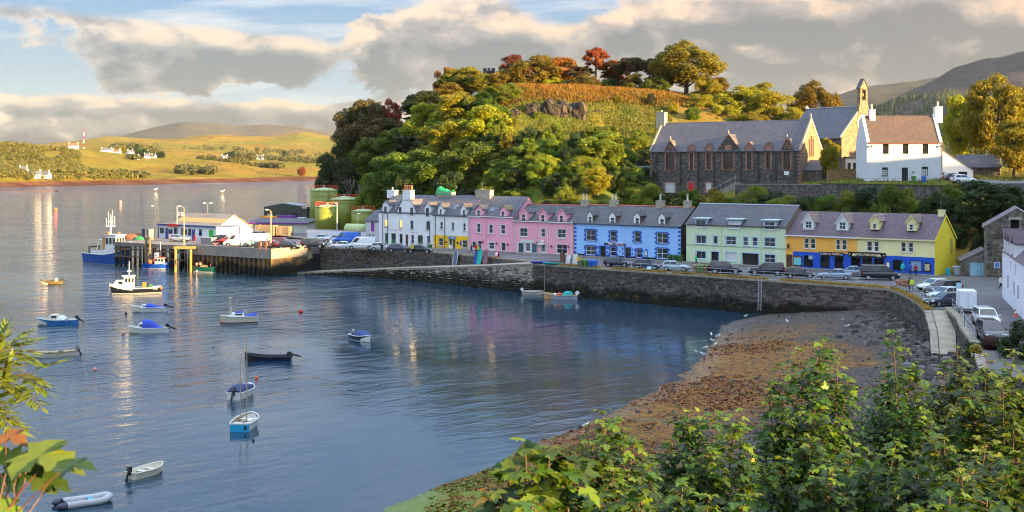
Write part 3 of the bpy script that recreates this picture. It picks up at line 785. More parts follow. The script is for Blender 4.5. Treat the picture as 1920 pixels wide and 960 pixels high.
MTA=[(1350,[(430,341),(800,318),(1300,318),(1900,305),(2500,290),(2900,282),(3500,290)]),(1560,[(430,341),(800,318),(1300,295),(1900,270),(2500,245),(2900,234),(3500,244)]),(1640,[(430,341),(800,318),(1300,284),(1900,250),(2500,218),(2900,204),(3500,214)]),(1720,[(430,341),(800,318),(1300,274),(1900,235),(2500,190),(2900,165),(3500,175)]),(1800,[(430,341),(800,318),(1300,264),(1900,215),(2500,158),(2900,125),(3500,134)]),(1860,[(430,341),(800,318),(1300,258),(1900,204),(2500,140),(2900,108),(3500,118)]),(1920,[(430,341),(800,318),(1300,252),(1900,194),(2500,126),(2900,90),(3500,100)]),(2150,[(430,341),(800,318),(1300,240),(1900,160),(2500,70),(2900,30),(3500,40)]),(2600,[(430,341),(800,318),(1300,220),(1900,110),(2500,0),(2900,-60),(3500,-60)])]  # unseen right-hand columns raised so the ridge shadows the slope in view
_,MTG=station_mesh('wooded_mountain',MTA,land_material('mountain_moor',(.070,.066,.042),(.085,.062,.058),(.055,.055,.038),(.038,.035,.036),.003),150,90,(260,34),(1350,2600))
# == HARBOUR HOUSES
Z1=lambda X,Y:(680+X/6,340+Y/6)
Z2=lambda X,Y:(870+X/6,350+Y/6)
Z3=lambda X,Y:(1070+X/6,360+Y/6)
Z4=lambda X,Y:(1280+X/6,370+Y/6)
Z5=lambda X,Y:(1470+X/6,380+Y/6)
Z6=lambda X,Y:(1630+X/6,380+Y/6)
SLATE_B=slate('blue_slate',(.085,.083,.100))
SLATE_D=slate('dark_slate',(.076,.070,.077),amt=.5)
SLATE_P=slate('purple_slate',(.118,.073,.086),(.13,.08,.08),.45,.30)
TERRA=paint('terracotta',(.55,.20,.08),.8,.25,3)
REDRIDGE=paint('red_ridge_tile',(.50,.10,.05),.8,.3,2)
LEAD=paint('lead_flashing',(.33,.35,.38),.6,.15)
PIPE_D=paint('dark_downpipe',(.05,.055,.07),.5,.1)
PIPE_W=WHITE
class House:
 """front wall with real openings in a facade plane, gables, slated roof and everything fixed to it"""
 def __init__(s,name,label,zf,x0,x1,y_eave,y_ridge,depth,wall,roof,fr=ROW,zbase=QZ,cat='house'):
  s.zf=zf;s.depth=depth;s.zb=zbase
  s.fr=fr.at(zf(x0,0)[0]);s.W=s.fr.s(zf(x1,0)[0])
  xm=(x0+x1)/2
  s.ze=s.loc(xm,y_eave)[1]
  s.zr=s.loc(xm,y_ridge,depth/2)[1]
  s.wall,s.roofm=wall,roof
  s.root=thing(name,label,cat,(s.fr.x,s.fr.y,zbase),-s.fr.a)
  s.slope=(s.zr-s.ze)/(depth/2)
  s.holes=[];s.zones=[]
 def loc(s,X,Y,d=0.0):
  px,py=s.zf(X,Y);q,z=s.fr.sz(px,py,d);return q,z-s.zb
 def rect(s,x0,x1,y0,y1,d=0.0):
  a,zt=s.loc(x0,y0,d);b,zb_=s.loc(x1,y1,d)
  _,zt2=s.loc(x1,y0,d);_,zb2=s.loc(x0,y1,d)
  return a,b,(zb_+zb2)/2,(zt+zt2)/2 if abs(zt-zt2)>1e-9 else zt
 def R4(s,x0,x1,y0,y1,d=0.0):
  """edges given at the centre of the feature"""
  xm=(x0+x1)/2
  a,_=s.loc(x0,y0,d);b,_=s.loc(x1,y0,d);_,zt=s.loc(xm,y0,d);_,zb_=s.loc(xm,y1,d)
  return a,b,zb_,zt
 def sash(s,par,a,b,z0,z1,cols,rows,fm,gl,d,nested=True,fw=.07,bw=.045,curtain=None):
  """window frame with glazing bars and separate panes"""
  g=MB(fm);t=.07
  g.box(a,a+fw,d,d+t,z0,z1);g.box(b-fw,b,d,d+t,z0,z1)
  g.box(a+fw,b-fw,d,d+t,z0,z0+fw*1.2);g.box(a+fw,b-fw,d,d+t,z1-fw,z1)
  ia,ib,j0,j1=a+fw,b-fw,z0+fw*1.2,z1-fw
  for c in range(1,cols):
   x=ia+(ib-ia)*c/cols;g.box(x-bw/2,x+bw/2,d+.012,d+t-.012,j0,j1)
  for r in range(1,rows):
   z=j0+(j1-j0)*r/rows
   for c in range(cols):
    x0=ia+(ib-ia)*c/cols+(bw/2 if c else 0);x1=ia+(ib-ia)*(c+1)/cols-(bw/2 if c<cols-1 else 0)
    g.box(x0,x1,d+.008,d+t-.008,z-bw*.6,z+bw*.6)
  w=g.obj('window',par)
  for c in range(cols):
   for r in range(rows):
    x0=ia+(ib-ia)*c/cols;x1=ia+(ib-ia)*(c+1)/cols
    y0=j0+(j1-j0)*r/rows;y1=j0+(j1-j0)*(r+1)/rows
    p=MB(curtain if curtain and r<rows-(rows>2)else gl);p.box(x0+.005,x1-.005,d+.03,d+.04,y0+.005,y1-.005)
    p.obj('pane',w if nested else par)
  return w
 def win(s,x0,x1,y0,y1,cols=1,rows=2,fm=None,gl=None,sill=True,surround=None,sw=.16,curtain=None,quoin=None,rev=.14):
  a,b,z0,z1=s.R4(x0,x1,y0,y1)
  s.holes.append((a,b,z0,z1,rev))
  w=s.sash(s.root,a+.004,b-.004,z0+.004,z1-.004,cols,rows,fm or WHITE,gl or GLASS,rev-.07,curtain=curtain)
  if sill:
   g=MB(surround or sill if sill is not True else(surround or LEAD));g.box(a-.12,b+.12,-.10,.012,z0-.11,z0-.002);g.obj('sill',w)
  if surround:
   g=MB(surround)
   g.box(a-sw,a-.001,-.035,.01,z0-.002,z1);g.box(b+.001,b+sw,-.035,.01,z0-.002,z1);g.box(a-sw,b+sw,-.035,.01,z1+.001,z1+sw)
   g.obj('surround',w)
   if quoin:s.quoins(w,a-sw,z0,z1,-1,quoin);s.quoins(w,b+sw,z0,z1,1,quoin)
  return w
 def quoins(s,par,x,z0,z1,side,mat,w=.22,step=.52):
  n=max(2,int((z1-z0)/step));h=(z1-z0)/(2*n-1)
  for i in range(n):
   g=MB(mat);z=z0+2*i*h
   g.box(x if side>0 else x-w,x+w if side>0 else x,-.03,.01,z,z+h);g.obj('quoin',par)
 def door(s,x0,x1,y0,y1,leaf,fm=None,gl=None,glazed=0.0,rev=.16,surround=None,sw=.14,bars=0,ground=True):
  a,b,z0,z1=s.R4(x0,x1,y0,y1)
  if ground:z0=.04
  s.holes.append((a,b,z0,z1,rev))
  g=MB(fm or WHITE);fw=.06
  g.box(a+.004,a+fw,rev-.08,rev-.01,z0,z1-.004);g.box(b-fw,b-.004,rev-.08,rev-.01,z0,z1-.004);g.box(a+fw,b-fw,rev-.08,rev-.01,z1-fw,z1-.004)
  lf=MB(leaf);zs=z0+(z1-z0)*(1-glazed)
  lf.box(a+fw,b-fw,rev-.06,rev-.02,z0,zs-.02 if glazed else z1-fw)
  if glazed:
   lf.box(a+fw,a+fw+.09,rev-.06,rev-.02,zs-.02,z1-fw);lf.box(b-fw-.09,b-fw,rev-.06,rev-.02,zs-.02,z1-fw)
   for k in range(bars):
    z=zs+(z1-fw-zs)*(k+1)/(bars+1);lf.box(a+fw+.09,b-fw-.09,rev-.055,rev-.025,z-.02,z+.02)
  else:
   lf.box(a+fw+.10,b-fw-.10,rev-.075,rev-.06,z0+.2,z0+(z1-z0)*.42);lf.box(a+fw+.10,b-fw-.10,rev-.075,rev-.06,z0+(z1-z0)*.50,z1-.25)
  dd=g.obj('door',s.root);lf.obj('door_leaf',dd)
  if glazed:
   p=MB(gl or GLASS);p.box(a+fw+.08,b-fw-.08,rev-.045,rev-.035,zs-.02,z1-fw);p.obj('pane',dd)
  h=MB(STEEL);h.box(b-fw-.16,b-fw-.10,rev-.11,rev-.06,z0+1.0,z0+1.12);h.obj('handle',dd)
  if surround:
   g=MB(surround);g.box(a-sw,a-.001,-.035,.01,0.02,z1);g.box(b+.001,b+sw,-.035,.01,0.02,z1);g.box(a-sw,b+sw,-.035,.01,z1+.001,z1+sw);g.obj('surround',dd)
  return dd
 def dark_opening(s,x0,x1,y0,y1,ground=False,lit=None,rev=.9):
  a,b,z0,z1=s.R4(x0,x1,y0,y1)
  if ground:z0=.03
  s.holes.append((a,b,z0,z1,rev));return a,b,z0,z1
 def build_walls(s,gable_mat=None,left=True,right=True,extra=None):
  W_,D=s.W,s.depth;g=MB(s.wall)
  xs={0.0,W_};zs={0.0,s.ze}
  for a,b,z0,z1,r in s.holes:xs|={max(0,a),min(W_,b)};zs|={max(0,z0),min(s.ze,z1)}
  for a,b,z0,z1,m in s.zones:xs|={max(0,a),min(W_,b)};zs|={max(0,z0),min(s.ze,z1)}
  xs=sorted(xs);zs=sorted(zs)
  for i in range(len(xs)-1):
   for j in range(len(zs)-1):
    cx,cz=(xs[i]+xs[i+1])/2,(zs[j]+zs[j+1])/2
    if any(a<cx<b and z0<cz<z1 for a,b,z0,z1,r in s.holes):continue
    g.mat(s.wall)
    for a,b,z0,z1,m in s.zones:
     if a<=cx<=b and z0<=cz<=z1:g.mat(m)
    g.quad((xs[i],0,zs[j]),(xs[i+1],0,zs[j]),(xs[i+1],0,zs[j+1]),(xs[i],0,zs[j+1]))
  for a,b,z0,z1,r in s.holes:
   cz=(z0+z1)/2;cx=(a+b)/2;g.mat(s.wall)
   for a2,b2,y0,y1,m in s.zones:
    if a2<=cx<=b2 and y0<=cz<=y1:g.mat(m)
   g.quad((a,0,z0),(a,r,z0),(a,r,z1),(a,0,z1));g.quad((b,r,z0),(b,0,z0),(b,0,z1),(b,r,z1))
   g.quad((a,0,z0),(b,0,z0),(b,r,z0),(a,r,z0));g.quad((a,r,z1),(b,r,z1),(b,0,z1),(a,0,z1))
   g.mat(DARK);g.quad((a,r,z0),(b,r,z0),(b,r,z1),(a,r,z1))
  gm=gable_mat or s.wall;g.mat(gm)
  if left:g.poly([(0,D,0),(0,0,0),(0,0,s.ze),(0,D/2,s.zr-.1),(0,D,s.ze)])
  if right:g.poly([(W_,0,0),(W_,D,0),(W_,D,s.ze),(W_,D/2,s.zr-.1),(W_,0,s.ze)])
  g.quad((W_,D,0),(0,D,0),(0,D,s.ze),(W_,D,s.ze))
  if extra:extra(g)
  s.wallobj=g.obj('wall',s.root)
 def build_roof(s,over=.18,side=.10,ridge=None,gutter=None,th=.14,skew=None):
  W_,D=s.W,s.depth;k=s.slope;g=MB(s.roofm);e=.02
  x0,x1=-side,W_+side
  if skew is None:skew=0
  g.slab([(x0,-over,s.ze-over*k+e),(x1,-over,s.ze-over*k+e),(x1,D/2,s.zr+e),(x0,D/2,s.zr+e)],th)
  g.slab([(x1,D+over,s.ze-over*k+e),(x0,D+over,s.ze-over*k+e),(x0,D/2+.002,s.zr+e),(x1,D/2+.002,s.zr+e)],th)
  s.roof=g.obj('roof',s.root)
  if ridge:
   n=int(W_/.55)
   for i in range(n):
    r=MB(ridge);a=x0+(x1-x0)*i/n;b=x0+(x1-x0)*(i+.97)/n
    r.add([(a,D/2-.14,s.zr-.02),(a,D/2,s.zr+.11),(a,D/2+.14,s.zr-.02),(b,D/2-.14,s.zr-.02),(b,D/2,s.zr+.11),(b,D/2+.14,s.zr-.02)],[(0,3,4,1),(1,4,5,2),(0,1,2),(5,4,3)]);r.obj('ridge_tile',s.roof)
  if gutter:
   r=MB(gutter);z=s.ze-over*k-.06;r.tube((x0,-over-.05,z),(x1,-over-.05,z),.065,n=6);r.obj('gutter',s.root)
 def roof_z(s,d):return s.ze+s.slope*d
 def pipe(s,X,Y0,Y1=None,mat=None,r=.05):
  q,zt=s.loc(X,Y0);zb_=s.loc(X,Y1)[1]if Y1 else.05
  g=MB(mat or PIPE_D);g.tube((q,-.09,zb_),(q,-.09,zt),r,n=6)
  for z in np.arange(zb_+.5,zt,1.6):g.box(q-.08,q+.08,-.09,.0,z,z+.05)
  g.obj('downpipe',s.root)
 def chimney(s,x0,x1,y0,mat,pots=2,pot_mat=None,dz=.8,d=None,cap=None,pot_h=.5,ybot=None):
  d=s.depth/2 if d is None else d
  a,zt=s.loc(x0,y0,d);b,_=s.loc(x1,y0,d)
  z0=min(s.roof_z(max(0,min(d,s.depth-d)-dz/2)),s.zr)-.35
  g=MB(mat);g.box(a,b,d-dz/2,d+dz/2,z0,zt);g.box(a-.06,b+.06,d-dz/2-.06,d+dz/2+.06,zt,zt+.13)
  c=g.obj('chimney',s.root)
  for i in range(pots):
   x=a+(b-a)*(i+.5)/pots;p=MB(pot_mat or TERRA)
   p.lathe([(.15,zt+.12),(.13,zt+.12+pot_h*.8),(.17,zt+.12+pot_h*.85),(.16,zt+.12+pot_h),(.09,zt+.12+pot_h),(.09,zt+pot_h*.7)],8,x,d);p.obj('chimney_pot',c)
  return c
 def dormer(s,x0,x1,y_bot,y_eave,y_apex,wall,roofm,win=None,cols=1,rows=2,fm=None,d=0.0,trim=None,over=.14,gl=None,barge=None,cheek=None,curtain=None):
  """gabled dormer whose ridge runs back into the main roof"""
  a,b,zb_,ze=s.R4(x0,x1,y_eave,y_bot,d)[0:2]+(s.R4(x0,x1,y_eave,y_bot,d)[2],s.R4(x0,x1,y_eave,y_bot,d)[3])
  _,za=s.loc((x0+x1)/2,y_apex,d);m=(a+b)/2
  k=s.slope;back=lambda z:max(d+.05,(z-s.ze)/k+.05)
  g=MB(wall)
  g.poly([(a,d,zb_),(b,d,zb_),(b,d,ze),(m,d,za),(a,d,ze)])
  g.mat(cheek or wall);g.poly([(a,d,zb_),(a,d,ze),(a,back(ze),ze),(a,max(d,back(zb_)),zb_)]);g.poly([(b,d,zb_),(b,max(d,back(zb_)),zb_),(b,back(ze),ze),(b,d,ze)])
  dm=g.obj('dormer',s.root)
  r=MB(roofm);sl=(za-ze)/(m-a);o=over;zo=ze-o*sl
  ya=d-o
  yb=back(za)+.1;ye=back(zo)+.05
  r.slab([(a-o,ya,zo+.02),(m,ya,za+.02),(m,yb,za+.02),(a-o,ye,zo+.02)][::-1],.09)
  r.slab([(m,ya,za+.02),(b+o,ya,zo+.02),(b+o,ye,zo+.02),(m,yb,za+.02)][::-1],.09)
  r.obj('dormer_roof',dm)
  if barge:
   bg_=MB(barge)
   bg_.slab([(a-o,ya-.03,zo+.05),(m,ya-.03,za+.05),(m,ya-.03,za-.16),(a-o,ya-.03,zo-.16)],-.025)
   bg_.slab([(m,ya-.03,za+.05),(b+o,ya-.03,zo+.05),(b+o,ya-.03,zo-.16),(m,ya-.03,za-.16)],-.025)
   bg_.obj('bargeboard',dm)
  if win:
   p,q,w0,w1=s.R4(*win,d)
   s.sash(dm,p,q,w0,w1,cols,rows,fm or WHITE,gl or GLASS,d-.05,nested=False,curtain=curtain)
   if trim:
    t_=MB(trim);t_.box(p-.1,q+.1,d-.11,d+.01,w0-.12,w0-.003);t_.obj('sill',dm)
  return dm
 def skylight(s,X,Y,w=.7,h=1.0):
  d0=s.depth*.22
  for _ in range(6):
   q,z=s.loc(X,Y,d0);d0=(z-s.ze)/s.slope
  k=s.slope;hyp=math.hypot(1,k);dy,dz_=h/hyp,h*k/hyp
  g=MB(LEAD);up=(-k/hyp*.08,1/hyp*.08)
  pts=[(q-w/2,d0,z),(q+w/2,d0,z),(q+w/2,d0+dy,z+dz_),(q-w/2,d0+dy,z+dz_)]
  g.slab([(x,y+up[0],zz+up[1])for x,y,zz in pts],.12);o=g.obj('skylight',s.root)
  p=MB(glass('sky_glass',(.12,.15,.18),.04));i=.08
  pts=[(q-w/2+i,d0+i*.7,z+i*.7*k),(q+w/2-i,d0+i*.7,z+i*.7*k),(q+w/2-i,d0+dy-i*.7,z+dz_-i*.7*k),(q-w/2+i,d0+dy-i*.7,z+dz_-i*.7*k)]
  p.slab([(x,y+up[0]*1.15,zz+up[1]*1.15)for x,y,zz in pts],.02);p.obj('pane',o)
 def basket(s,X,Y):
  q,z=s.loc(X,Y);g=MB(BLACK);g.tube((q,0,z+.25),(q,-.28,z+.25),.015,n=5)
  o=g.obj('hanging_basket',s.root);b_=MB(paint('basket_flowers',(.30,.05,.05),.8,.7,20));b_.smooth=True;b_.ball((q,-.28,z),.20,n=8,m=5);b_.obj('flowers',o)
WALL_W=render_wall('white_harling',(.80,.80,.79),.26)
WALL_W2=render_wall('white_harling_two',(.81,.80,.77),.26)
YEL=render_wall('yellow_band',(.92,.55,.014),.10)
PINK=render_wall('pink_render',(.92,.40,.50),.13)
PINK2=render_wall('pink_render_two',(.92,.40,.48),.13)
BLUEW=render_wall('sky_blue_render',(.33,.57,.93),.13)
BLUEQ=paint('royal_blue_trim',(.010,.085,.42),.5,.1)
GREENW=render_wall('pale_green_render',(.64,.74,.48),.20)
ORANGE=render_wall('orange_render',(.96,.46,.085),.10)
CREAMY=render_wall('pale_yellow_render',(.86,.77,.38),.12)
YELG=render_wall('bright_yellow_gable',(.95,.72,.05),.10)
SHOPB=paint('shop_blue',(.006,.085,.52),.45,.08,dirt=.08)
PBLUE=paint('pale_blue_trim',(.46,.66,.74),.5,.06)
GREEND=paint('shop_green',(.012,.14,.055),.4,.1)
BROWND=paint('brown_door',(.085,.035,.02),.45,.2)
LIT=None
def lit_material():
 m,t,b,out=new_mat('lamplit_window');b.inputs['Base Color'].default_value=(.3,.16,.05,1)
 b.inputs['Emission Color'].default_value=(1,.48,.10,1);b.inputs['Emission Strength'].default_value=.55;b.inputs['Roughness'].default_value=.1
 return m
LIT=lit_material()
FR=paint('dark_window_frame',(.10,.09,.085),.5,.1)
# ---- low grey store with a purple shutter, left end
st=House('stone_store','low white store with one tall purple shutter beside the white tall house',Z1,33,176,437,318,6.0,render_wall('store_wall',(.62,.60,.58),.3),SLATE_B,fr=Frame(*(ROW.w(0,2.0).xy),37.9))
a,b,z0,z1=st.R4(95,130,458,563);g=MB(paint('purple_paint',(.20,.035,.30),.5,.12));g.box(a,b,-.05,.03,z0,z1);g.obj('shutter',st.root)
st.win(60,82,592,638,1,2);st.win(104,124,594,640,1,2)
st.build_walls();st.build_roof(gutter=PIPE_D)
# ---- white tall house
h=House('white_house','tall white house with central chimney gable and green shop doors',Z1,180,795,348,150,8.5,WALL_W,SLATE_B)
for x0,x1,y0,y1 in((537,570,442,535),(715,755,450,545)):h.win(x0,x1,y0,y1,1,2,FR)
for x0,x1,y0,y1 in((247,277,428,510),(412,443,435,522)):h.win(x0,x1,y0,y1,1,2,FR,gl=LIT)
h.door(252,287,583,700,GREEND,GREEND,glazed=.55);h.door(322,373,585,712,GREEND,GREEND,glazed=.5,bars=1)
h.win(415,448,592,695,1,2,GREEND);h.door(482,512,598,727,BROWND,BROWND);h.win(543,577,600,700,1,2);h.win(620,676,607,700,1,1,GREEND);h.win(720,755,615,705,1,3)
def gable_front(g):
 g.mat(WALL_W)
 for(x0,x1,ya)in((225,305,218),(695,775,235)):pass
 a,_=h.loc(383,350);b,_=h.loc(603,350);c0,zt=h.loc(447,205);c1,_=h.loc(543,205)
 zt=h.loc(495,205)[1]
 g.poly([(a,-.02,h.ze-.05),(b,-.02,h.ze-.05),(c1,-.02,zt),(c0,-.02,zt)])
h.build_walls(extra=gable_front)
h.build_roof(ridge=None,gutter=None)
ga,gb=h.loc(383,350)[0],h.loc(603,350)[0];gt0,gt1=h.loc(447,205)[0],h.loc(543,205)[0];gz=h.loc(495,205)[1]
g=MB(SLATE_B);gm_=(ga+gb)/2
bk=lambda z:(z-h.ze)/h.slope+.1
g.slab([(ga-.1,-.1,h.ze-.05),(gt0,-.1,gz+.05),(gt0,bk(gz),gz+.05),(ga-.1,.1,h.ze-.05)][::-1],.12)
g.slab([(gt1,-.1,gz+.05),(gb+.1,-.1,h.ze-.05),(gb+.1,.1,h.ze-.05),(gt1,bk(gz),gz+.05)][::-1],.12)
g.slab([(gt0,.9,gz+.04),(gt1,.9,gz+.04),(gt1,bk(gz),gz+.04),(gt0,bk(gz),gz+.04)],.12)
g.obj('gable_roof',h.root)
zc=h.loc(495,108)[1];g=MB(WALL_W);g.box(gt0+.05,gt1-.05,-.02,.95,gz-.3,zc);g.box(gt0,gt1,-.07,1.0,zc,zc+.14);ch_=g.obj('chimney',h.root)
for i in range(4):
 x=gt0+.2+(gt1-gt0-.4)*i/3;p=MB(TERRA);p.lathe([(.16,zc+.13),(.14,zc+.85),(.18,zc+.9),(.17,zc+1.0),(.1,zc+1.0),(.1,zc+.8)],8,x,.45);p.obj('chimney_pot',ch_)
for(x0,x1,y0,y1)in((410,437,290,362),(537,568,295,375)):
 a,b,z0,z1=h.R4(x0,x1,y0,y1);w_=h.sash(h.root,a,b,z0,z1,1,2,FR,GLASS,-.06);q=MB(LEAD);q.box(a-.1,b+.1,-.14,-.02,z0-.12,z0);q.obj('sill',w_)
h.dormer(225,290,345,262,218,WALL_W,SLATE_D,(245,270,283,360),fm=FR,trim=LEAD);h.dormer(697,762,355,280,237,WALL_W,SLATE_D,(713,745,300,390),fm=FR,trim=LEAD)
h.chimney(292,380,105,WALL_W,1,GREY,d=4.2,dz=.9)
h.pipe(228,340);h.pipe(283,345);h.pipe(758,440)
for x0,x1,y in((315,450,549),(548,652,577)):
 a,b,z0,z1=h.R4(x0,x1,y-5,y+5);m=MB(paint('faded_red_letters',(.55,.12,.18),.6,.2));n=16 if x1-x0>120 else 11
 for i in range(n):
  if i in(5,9):continue
  x=a+(b-a)*i/n;m.box(x,x+(b-a)/n*.62,-.03,.004,z0+.02,z1-.02-(.05 if i%3 else 0))
 tag(m.obj('faded_lettering',h.root),kind='stuff')
 # ---- white house with yellow ground floor
h=House('yellow_fronted_house','white house with a bright yellow ground floor next to the pink houses',Z1,797,1185,374,154,8.5,WALL_W2,SLATE_B)
for x0,x1,y0,y1 in((870,900,457,540),(1000,1027,463,548),(1128,1158,470,558)):h.win(x0,x1,y0,y1,1,2)
h.win(855,908,638,725,1,2,sill=True);h.win(1120,1178,660,750,1,2)
h.door(966,1008,645,768,WHITE,WHITE,glazed=.6);h.door(1011,1041,650,770,BROWND,WHITE)
zt=h.loc(990,612)[1];h.zones.append((0,h.W,.0,zt,YEL))
h.build_walls();h.build_roof(gutter=PIPE_D)
h.dormer(847,910,376,300,247,WALL_W2,SLATE_D,(865,893,312,380),trim=LEAD);h.dormer(1102,1165,380,305,252,WALL_W2,SLATE_D,(1125,1155,320,393),trim=LEAD)
h.skylight(1030,310)
a,b,z0,z1=h.R4(960,1050,620,648);g=MB(paint('sign_blue',(.05,.22,.42),.4,.1));g.box(a,b,-.08,.002,z0,z1);sg=g.obj('shop_sign',h.root)
m=MB(WHITE)
for i in(0,1,3,4,5,6,7,8):
 x=a+.12+(b-a-.24)*i/9;m.box(x,x+.07,-.095,-.08,z0+.12,z1-.12)
tag(m.obj('faded_lettering',sg),kind='stuff')
a,b,z0,z1=h.R4(1096,1112,668,722);g=MB(BLUEQ);g.box(a,b,-.05,.002,z0,z1);g.obj('menu_board',h.root)
c=h.chimney(862,1022,125,SANDST,0,dz=1.1,d=4.4)
h.pipe(820,372);h.pipe(925,374);h.basket(948,680);h.basket(1075,690)
a,zt=h.loc(850,118,4.4);b,_=h.loc(1022,118,4.4);_,ztop=h.loc(950,62,4.4)
TARP=paint('green_tarpaulin',(.015,.33,.11),.45,.35,2.5,bmp=.6,bscale=3)
tr=random.Random(4);g=MB(TARP);g.smooth=False;nx_,ny_=14,8;vs=[]
for j in range(ny_):
 for i in range(nx_):
  u,v=i/(nx_-1),j/(ny_-1)
  env=math.sin(math.pi*min(1,max(0,v)))**.5
  z=zt-.5+env*((ztop-zt)*(.62+.38*math.sin(u*5.2+.6)+.12*math.sin(u*13))+.5)+tr.uniform(-.06,.06)
  vs.append((a+(b-a)*u+tr.uniform(-.05,.05),3.7+1.4*v,z))
g.add(vs,[(j*nx_+i,j*nx_+i+1,(j+1)*nx_+i+1,(j+1)*nx_+i)for j in range(ny_-1)for i in range(nx_-1)])
tp=g.obj('tarpaulin');tp.matrix_world=Matrix.Translation((h.fr.x,h.fr.y,QZ))@Matrix.Rotation(-h.fr.a,4,'Z');tag(tp,'green tarpaulin wrapped over the chimney of the yellow fronted house','tarpaulin')
# ---- tall pink house
h=House('tall_pink_house','taller pink house with two dormers beside the yellow shopfront',Z2,50,552,328,105,8.8,PINK,SLATE_B)
for x0,x1,y0,y1 in((145,185,415,515),(280,323,425,525),(415,462,430,533)):h.win(x0,x1,y0,y1,1,2,surround=WHITE,sw=.10)
h.door(85,135,618,725,WHITE,WHITE,glazed=.7);h.win(155,198,608,700,1,2,surround=WHITE,sw=.08)
h.door(275,345,628,750,WHITE,WHITE,glazed=.7,bars=1,surround=WHITE);h.win(420,468,628,725,1,1,surround=WHITE,sw=.09)
h.build_walls();h.build_roof(gutter=PIPE_W)
h.dormer(127,213,333,258,207,PINK,SLATE_D,(148,183,262,345),trim=WHITE);h.dormer(403,488,345,262,212,PINK,slate('lichened_slate',(.20,.15,.06),(.35,.20,.03),.8,.3),(420,455,275,362),trim=WHITE)
h.skylight(300,275,.5,.9);h.skylight(330,275,.5,.9);h.chimney(150,312,42,SANDST,0,dz=1.1,d=4.2)
h.pipe(248,325,mat=PINK);h.pipe(57,330,mat=PIPE_W)
for X,Y in((218,622),(375,638),(502,650)):h.basket(X,Y)
# ---- lower pink house
h=House('low_pink_house','lower pink house with three dormers and a pedimented white door',Z2,556,1232,386,200,8.5,PINK2,SLATE_D)
h.win(628,715,465,560,2,2,surround=WHITE,sw=.08,fm=WHITE);h.win(868,912,472,567,1,2,surround=WHITE,sw=.08);h.win(1052,1145,478,577,2,2,surround=WHITE,sw=.08)
h.win(607,672,632,742,1,1,surround=WHITE,sw=.10,gl=glass('shop_glass',(.05,.10,.14)));h.win(758,820,637,747,1,1,surround=WHITE,sw=.10,gl=glass('shop_glass'));h.door(690,746,635,778,WHITE,WHITE,glazed=.75,bars=3,surround=WHITE)
h.door(862,915,655,798,WHITE,WHITE,glazed=.7,bars=3,surround=WHITE,sw=.2);h.win(1042,1160,648,752,2,2,surround=WHITE,sw=.09)
h.build_walls();h.build_roof(gutter=PIPE_W,ridge=REDRIDGE)
for x0,x1,yb,ye,ya,w in((622,720,385,288,233,(650,692,308,390)),(842,936,392,296,238,(868,908,315,398)),(1052,1146,398,304,246,(1075,1118,322,405))):
 h.dormer(x0,x1,yb,ye,ya,PINK2,SLATE_D,w,trim=WHITE,barge=PINK2)
for X in(570,825,945,1215):h.pipe(X,380,mat=PIPE_W)
a,b,z0,z1=h.R4(632,785,598,627);g=MB(OFFW);g.box(a,b,-.07,.002,z0,z1);g.obj('shop_sign',h.root)
a,b,z0,z1=h.R4(842,924,608,652);m_=(a+b)/2;g=MB(WHITE)
g.hexa([(a,-.6,z0),(b,-.6,z0),(b,.0,z0),(a,.0,z0)],[(a,-.6,z0+.1),(b,-.6,z0+.1),(b,.0,z0+.1),(a,.0,z0+.1)])
g.slab([(a-.05,-.62,z0+.1),(m_,-.62,z1),(m_,.0,z1),(a-.05,.0,z0+.1)][::-1],.06);g.slab([(m_,-.62,z1),(b+.05,-.62,z0+.1),(b+.05,.0,z0+.1),(m_,.0,z1)][::-1],.06)
g.poly([(a+.02,-.55,z0+.1),(b-.02,-.55,z0+.1),(m_,-.55,z1-.05)]);g.obj('door_pediment',h.root)
for X,Y in((832,632),(912,632),(990,670),(1183,674)):h.basket(X,Y)
# ---- blue hotel
h=House('blue_hotel','sky blue house with royal blue quoins and four white dormers',Z3,40,1238,361,152,8.8,BLUEW,SLATE_D,cat='hotel')
Q=dict(surround=BLUEQ,sw=.16,quoin=BLUEQ)
h.win(172,280,425,545,2,2,**Q);h.win(445,508,440,555,1,2,**Q);h.win(718,780,447,567,1,2,**Q);h.win(970,1088,460,578,2,2,**Q)
h.win(172,280,607,710,2,2,**Q);h.win(447,508,617,722,1,2,**Q);h.win(740,795,640,740,1,2,**Q);h.win(968,1090,635,750,2,2,**Q)
d_=h.door(330,392,612,752,DARK,BLUEQ,surround=BLUEQ);d2=h.door(607,672,625,768,paint('navy_door',(.01,.015,.06),.4),WHITE,glazed=.8,bars=4,surround=BLUEQ)
for dr,xa,xb,y0,y1 in((d_,312,408,612,740),(d2,588,690,632,755)):
 a,b,z0,z1=h.R4(xa,xb,y0,y1);h.quoins(dr,a+.05,z0,z1,-1,BLUEQ);h.quoins(dr,b-.05,z0,z1,1,BLUEQ)
h.zones.append((0,h.W,0,.42,paint('black_plinth',(.012,.013,.016),.7)))
h.build_walls(gable_mat=rubble('hotel_gable_rubble',[(.10,.085,.07),(.06,.05,.045),(.14,.11,.08)],(.12,.10,.08)))
h.build_roof(gutter=PIPE_D,ridge=REDRIDGE)
h.quoins(h.root,.03,.5,h.ze-.1,1,BLUEQ,.42,.62);h.quoins(h.root,h.W-.03,.5,h.ze-.1,-1,BLUEQ,.42,.62)
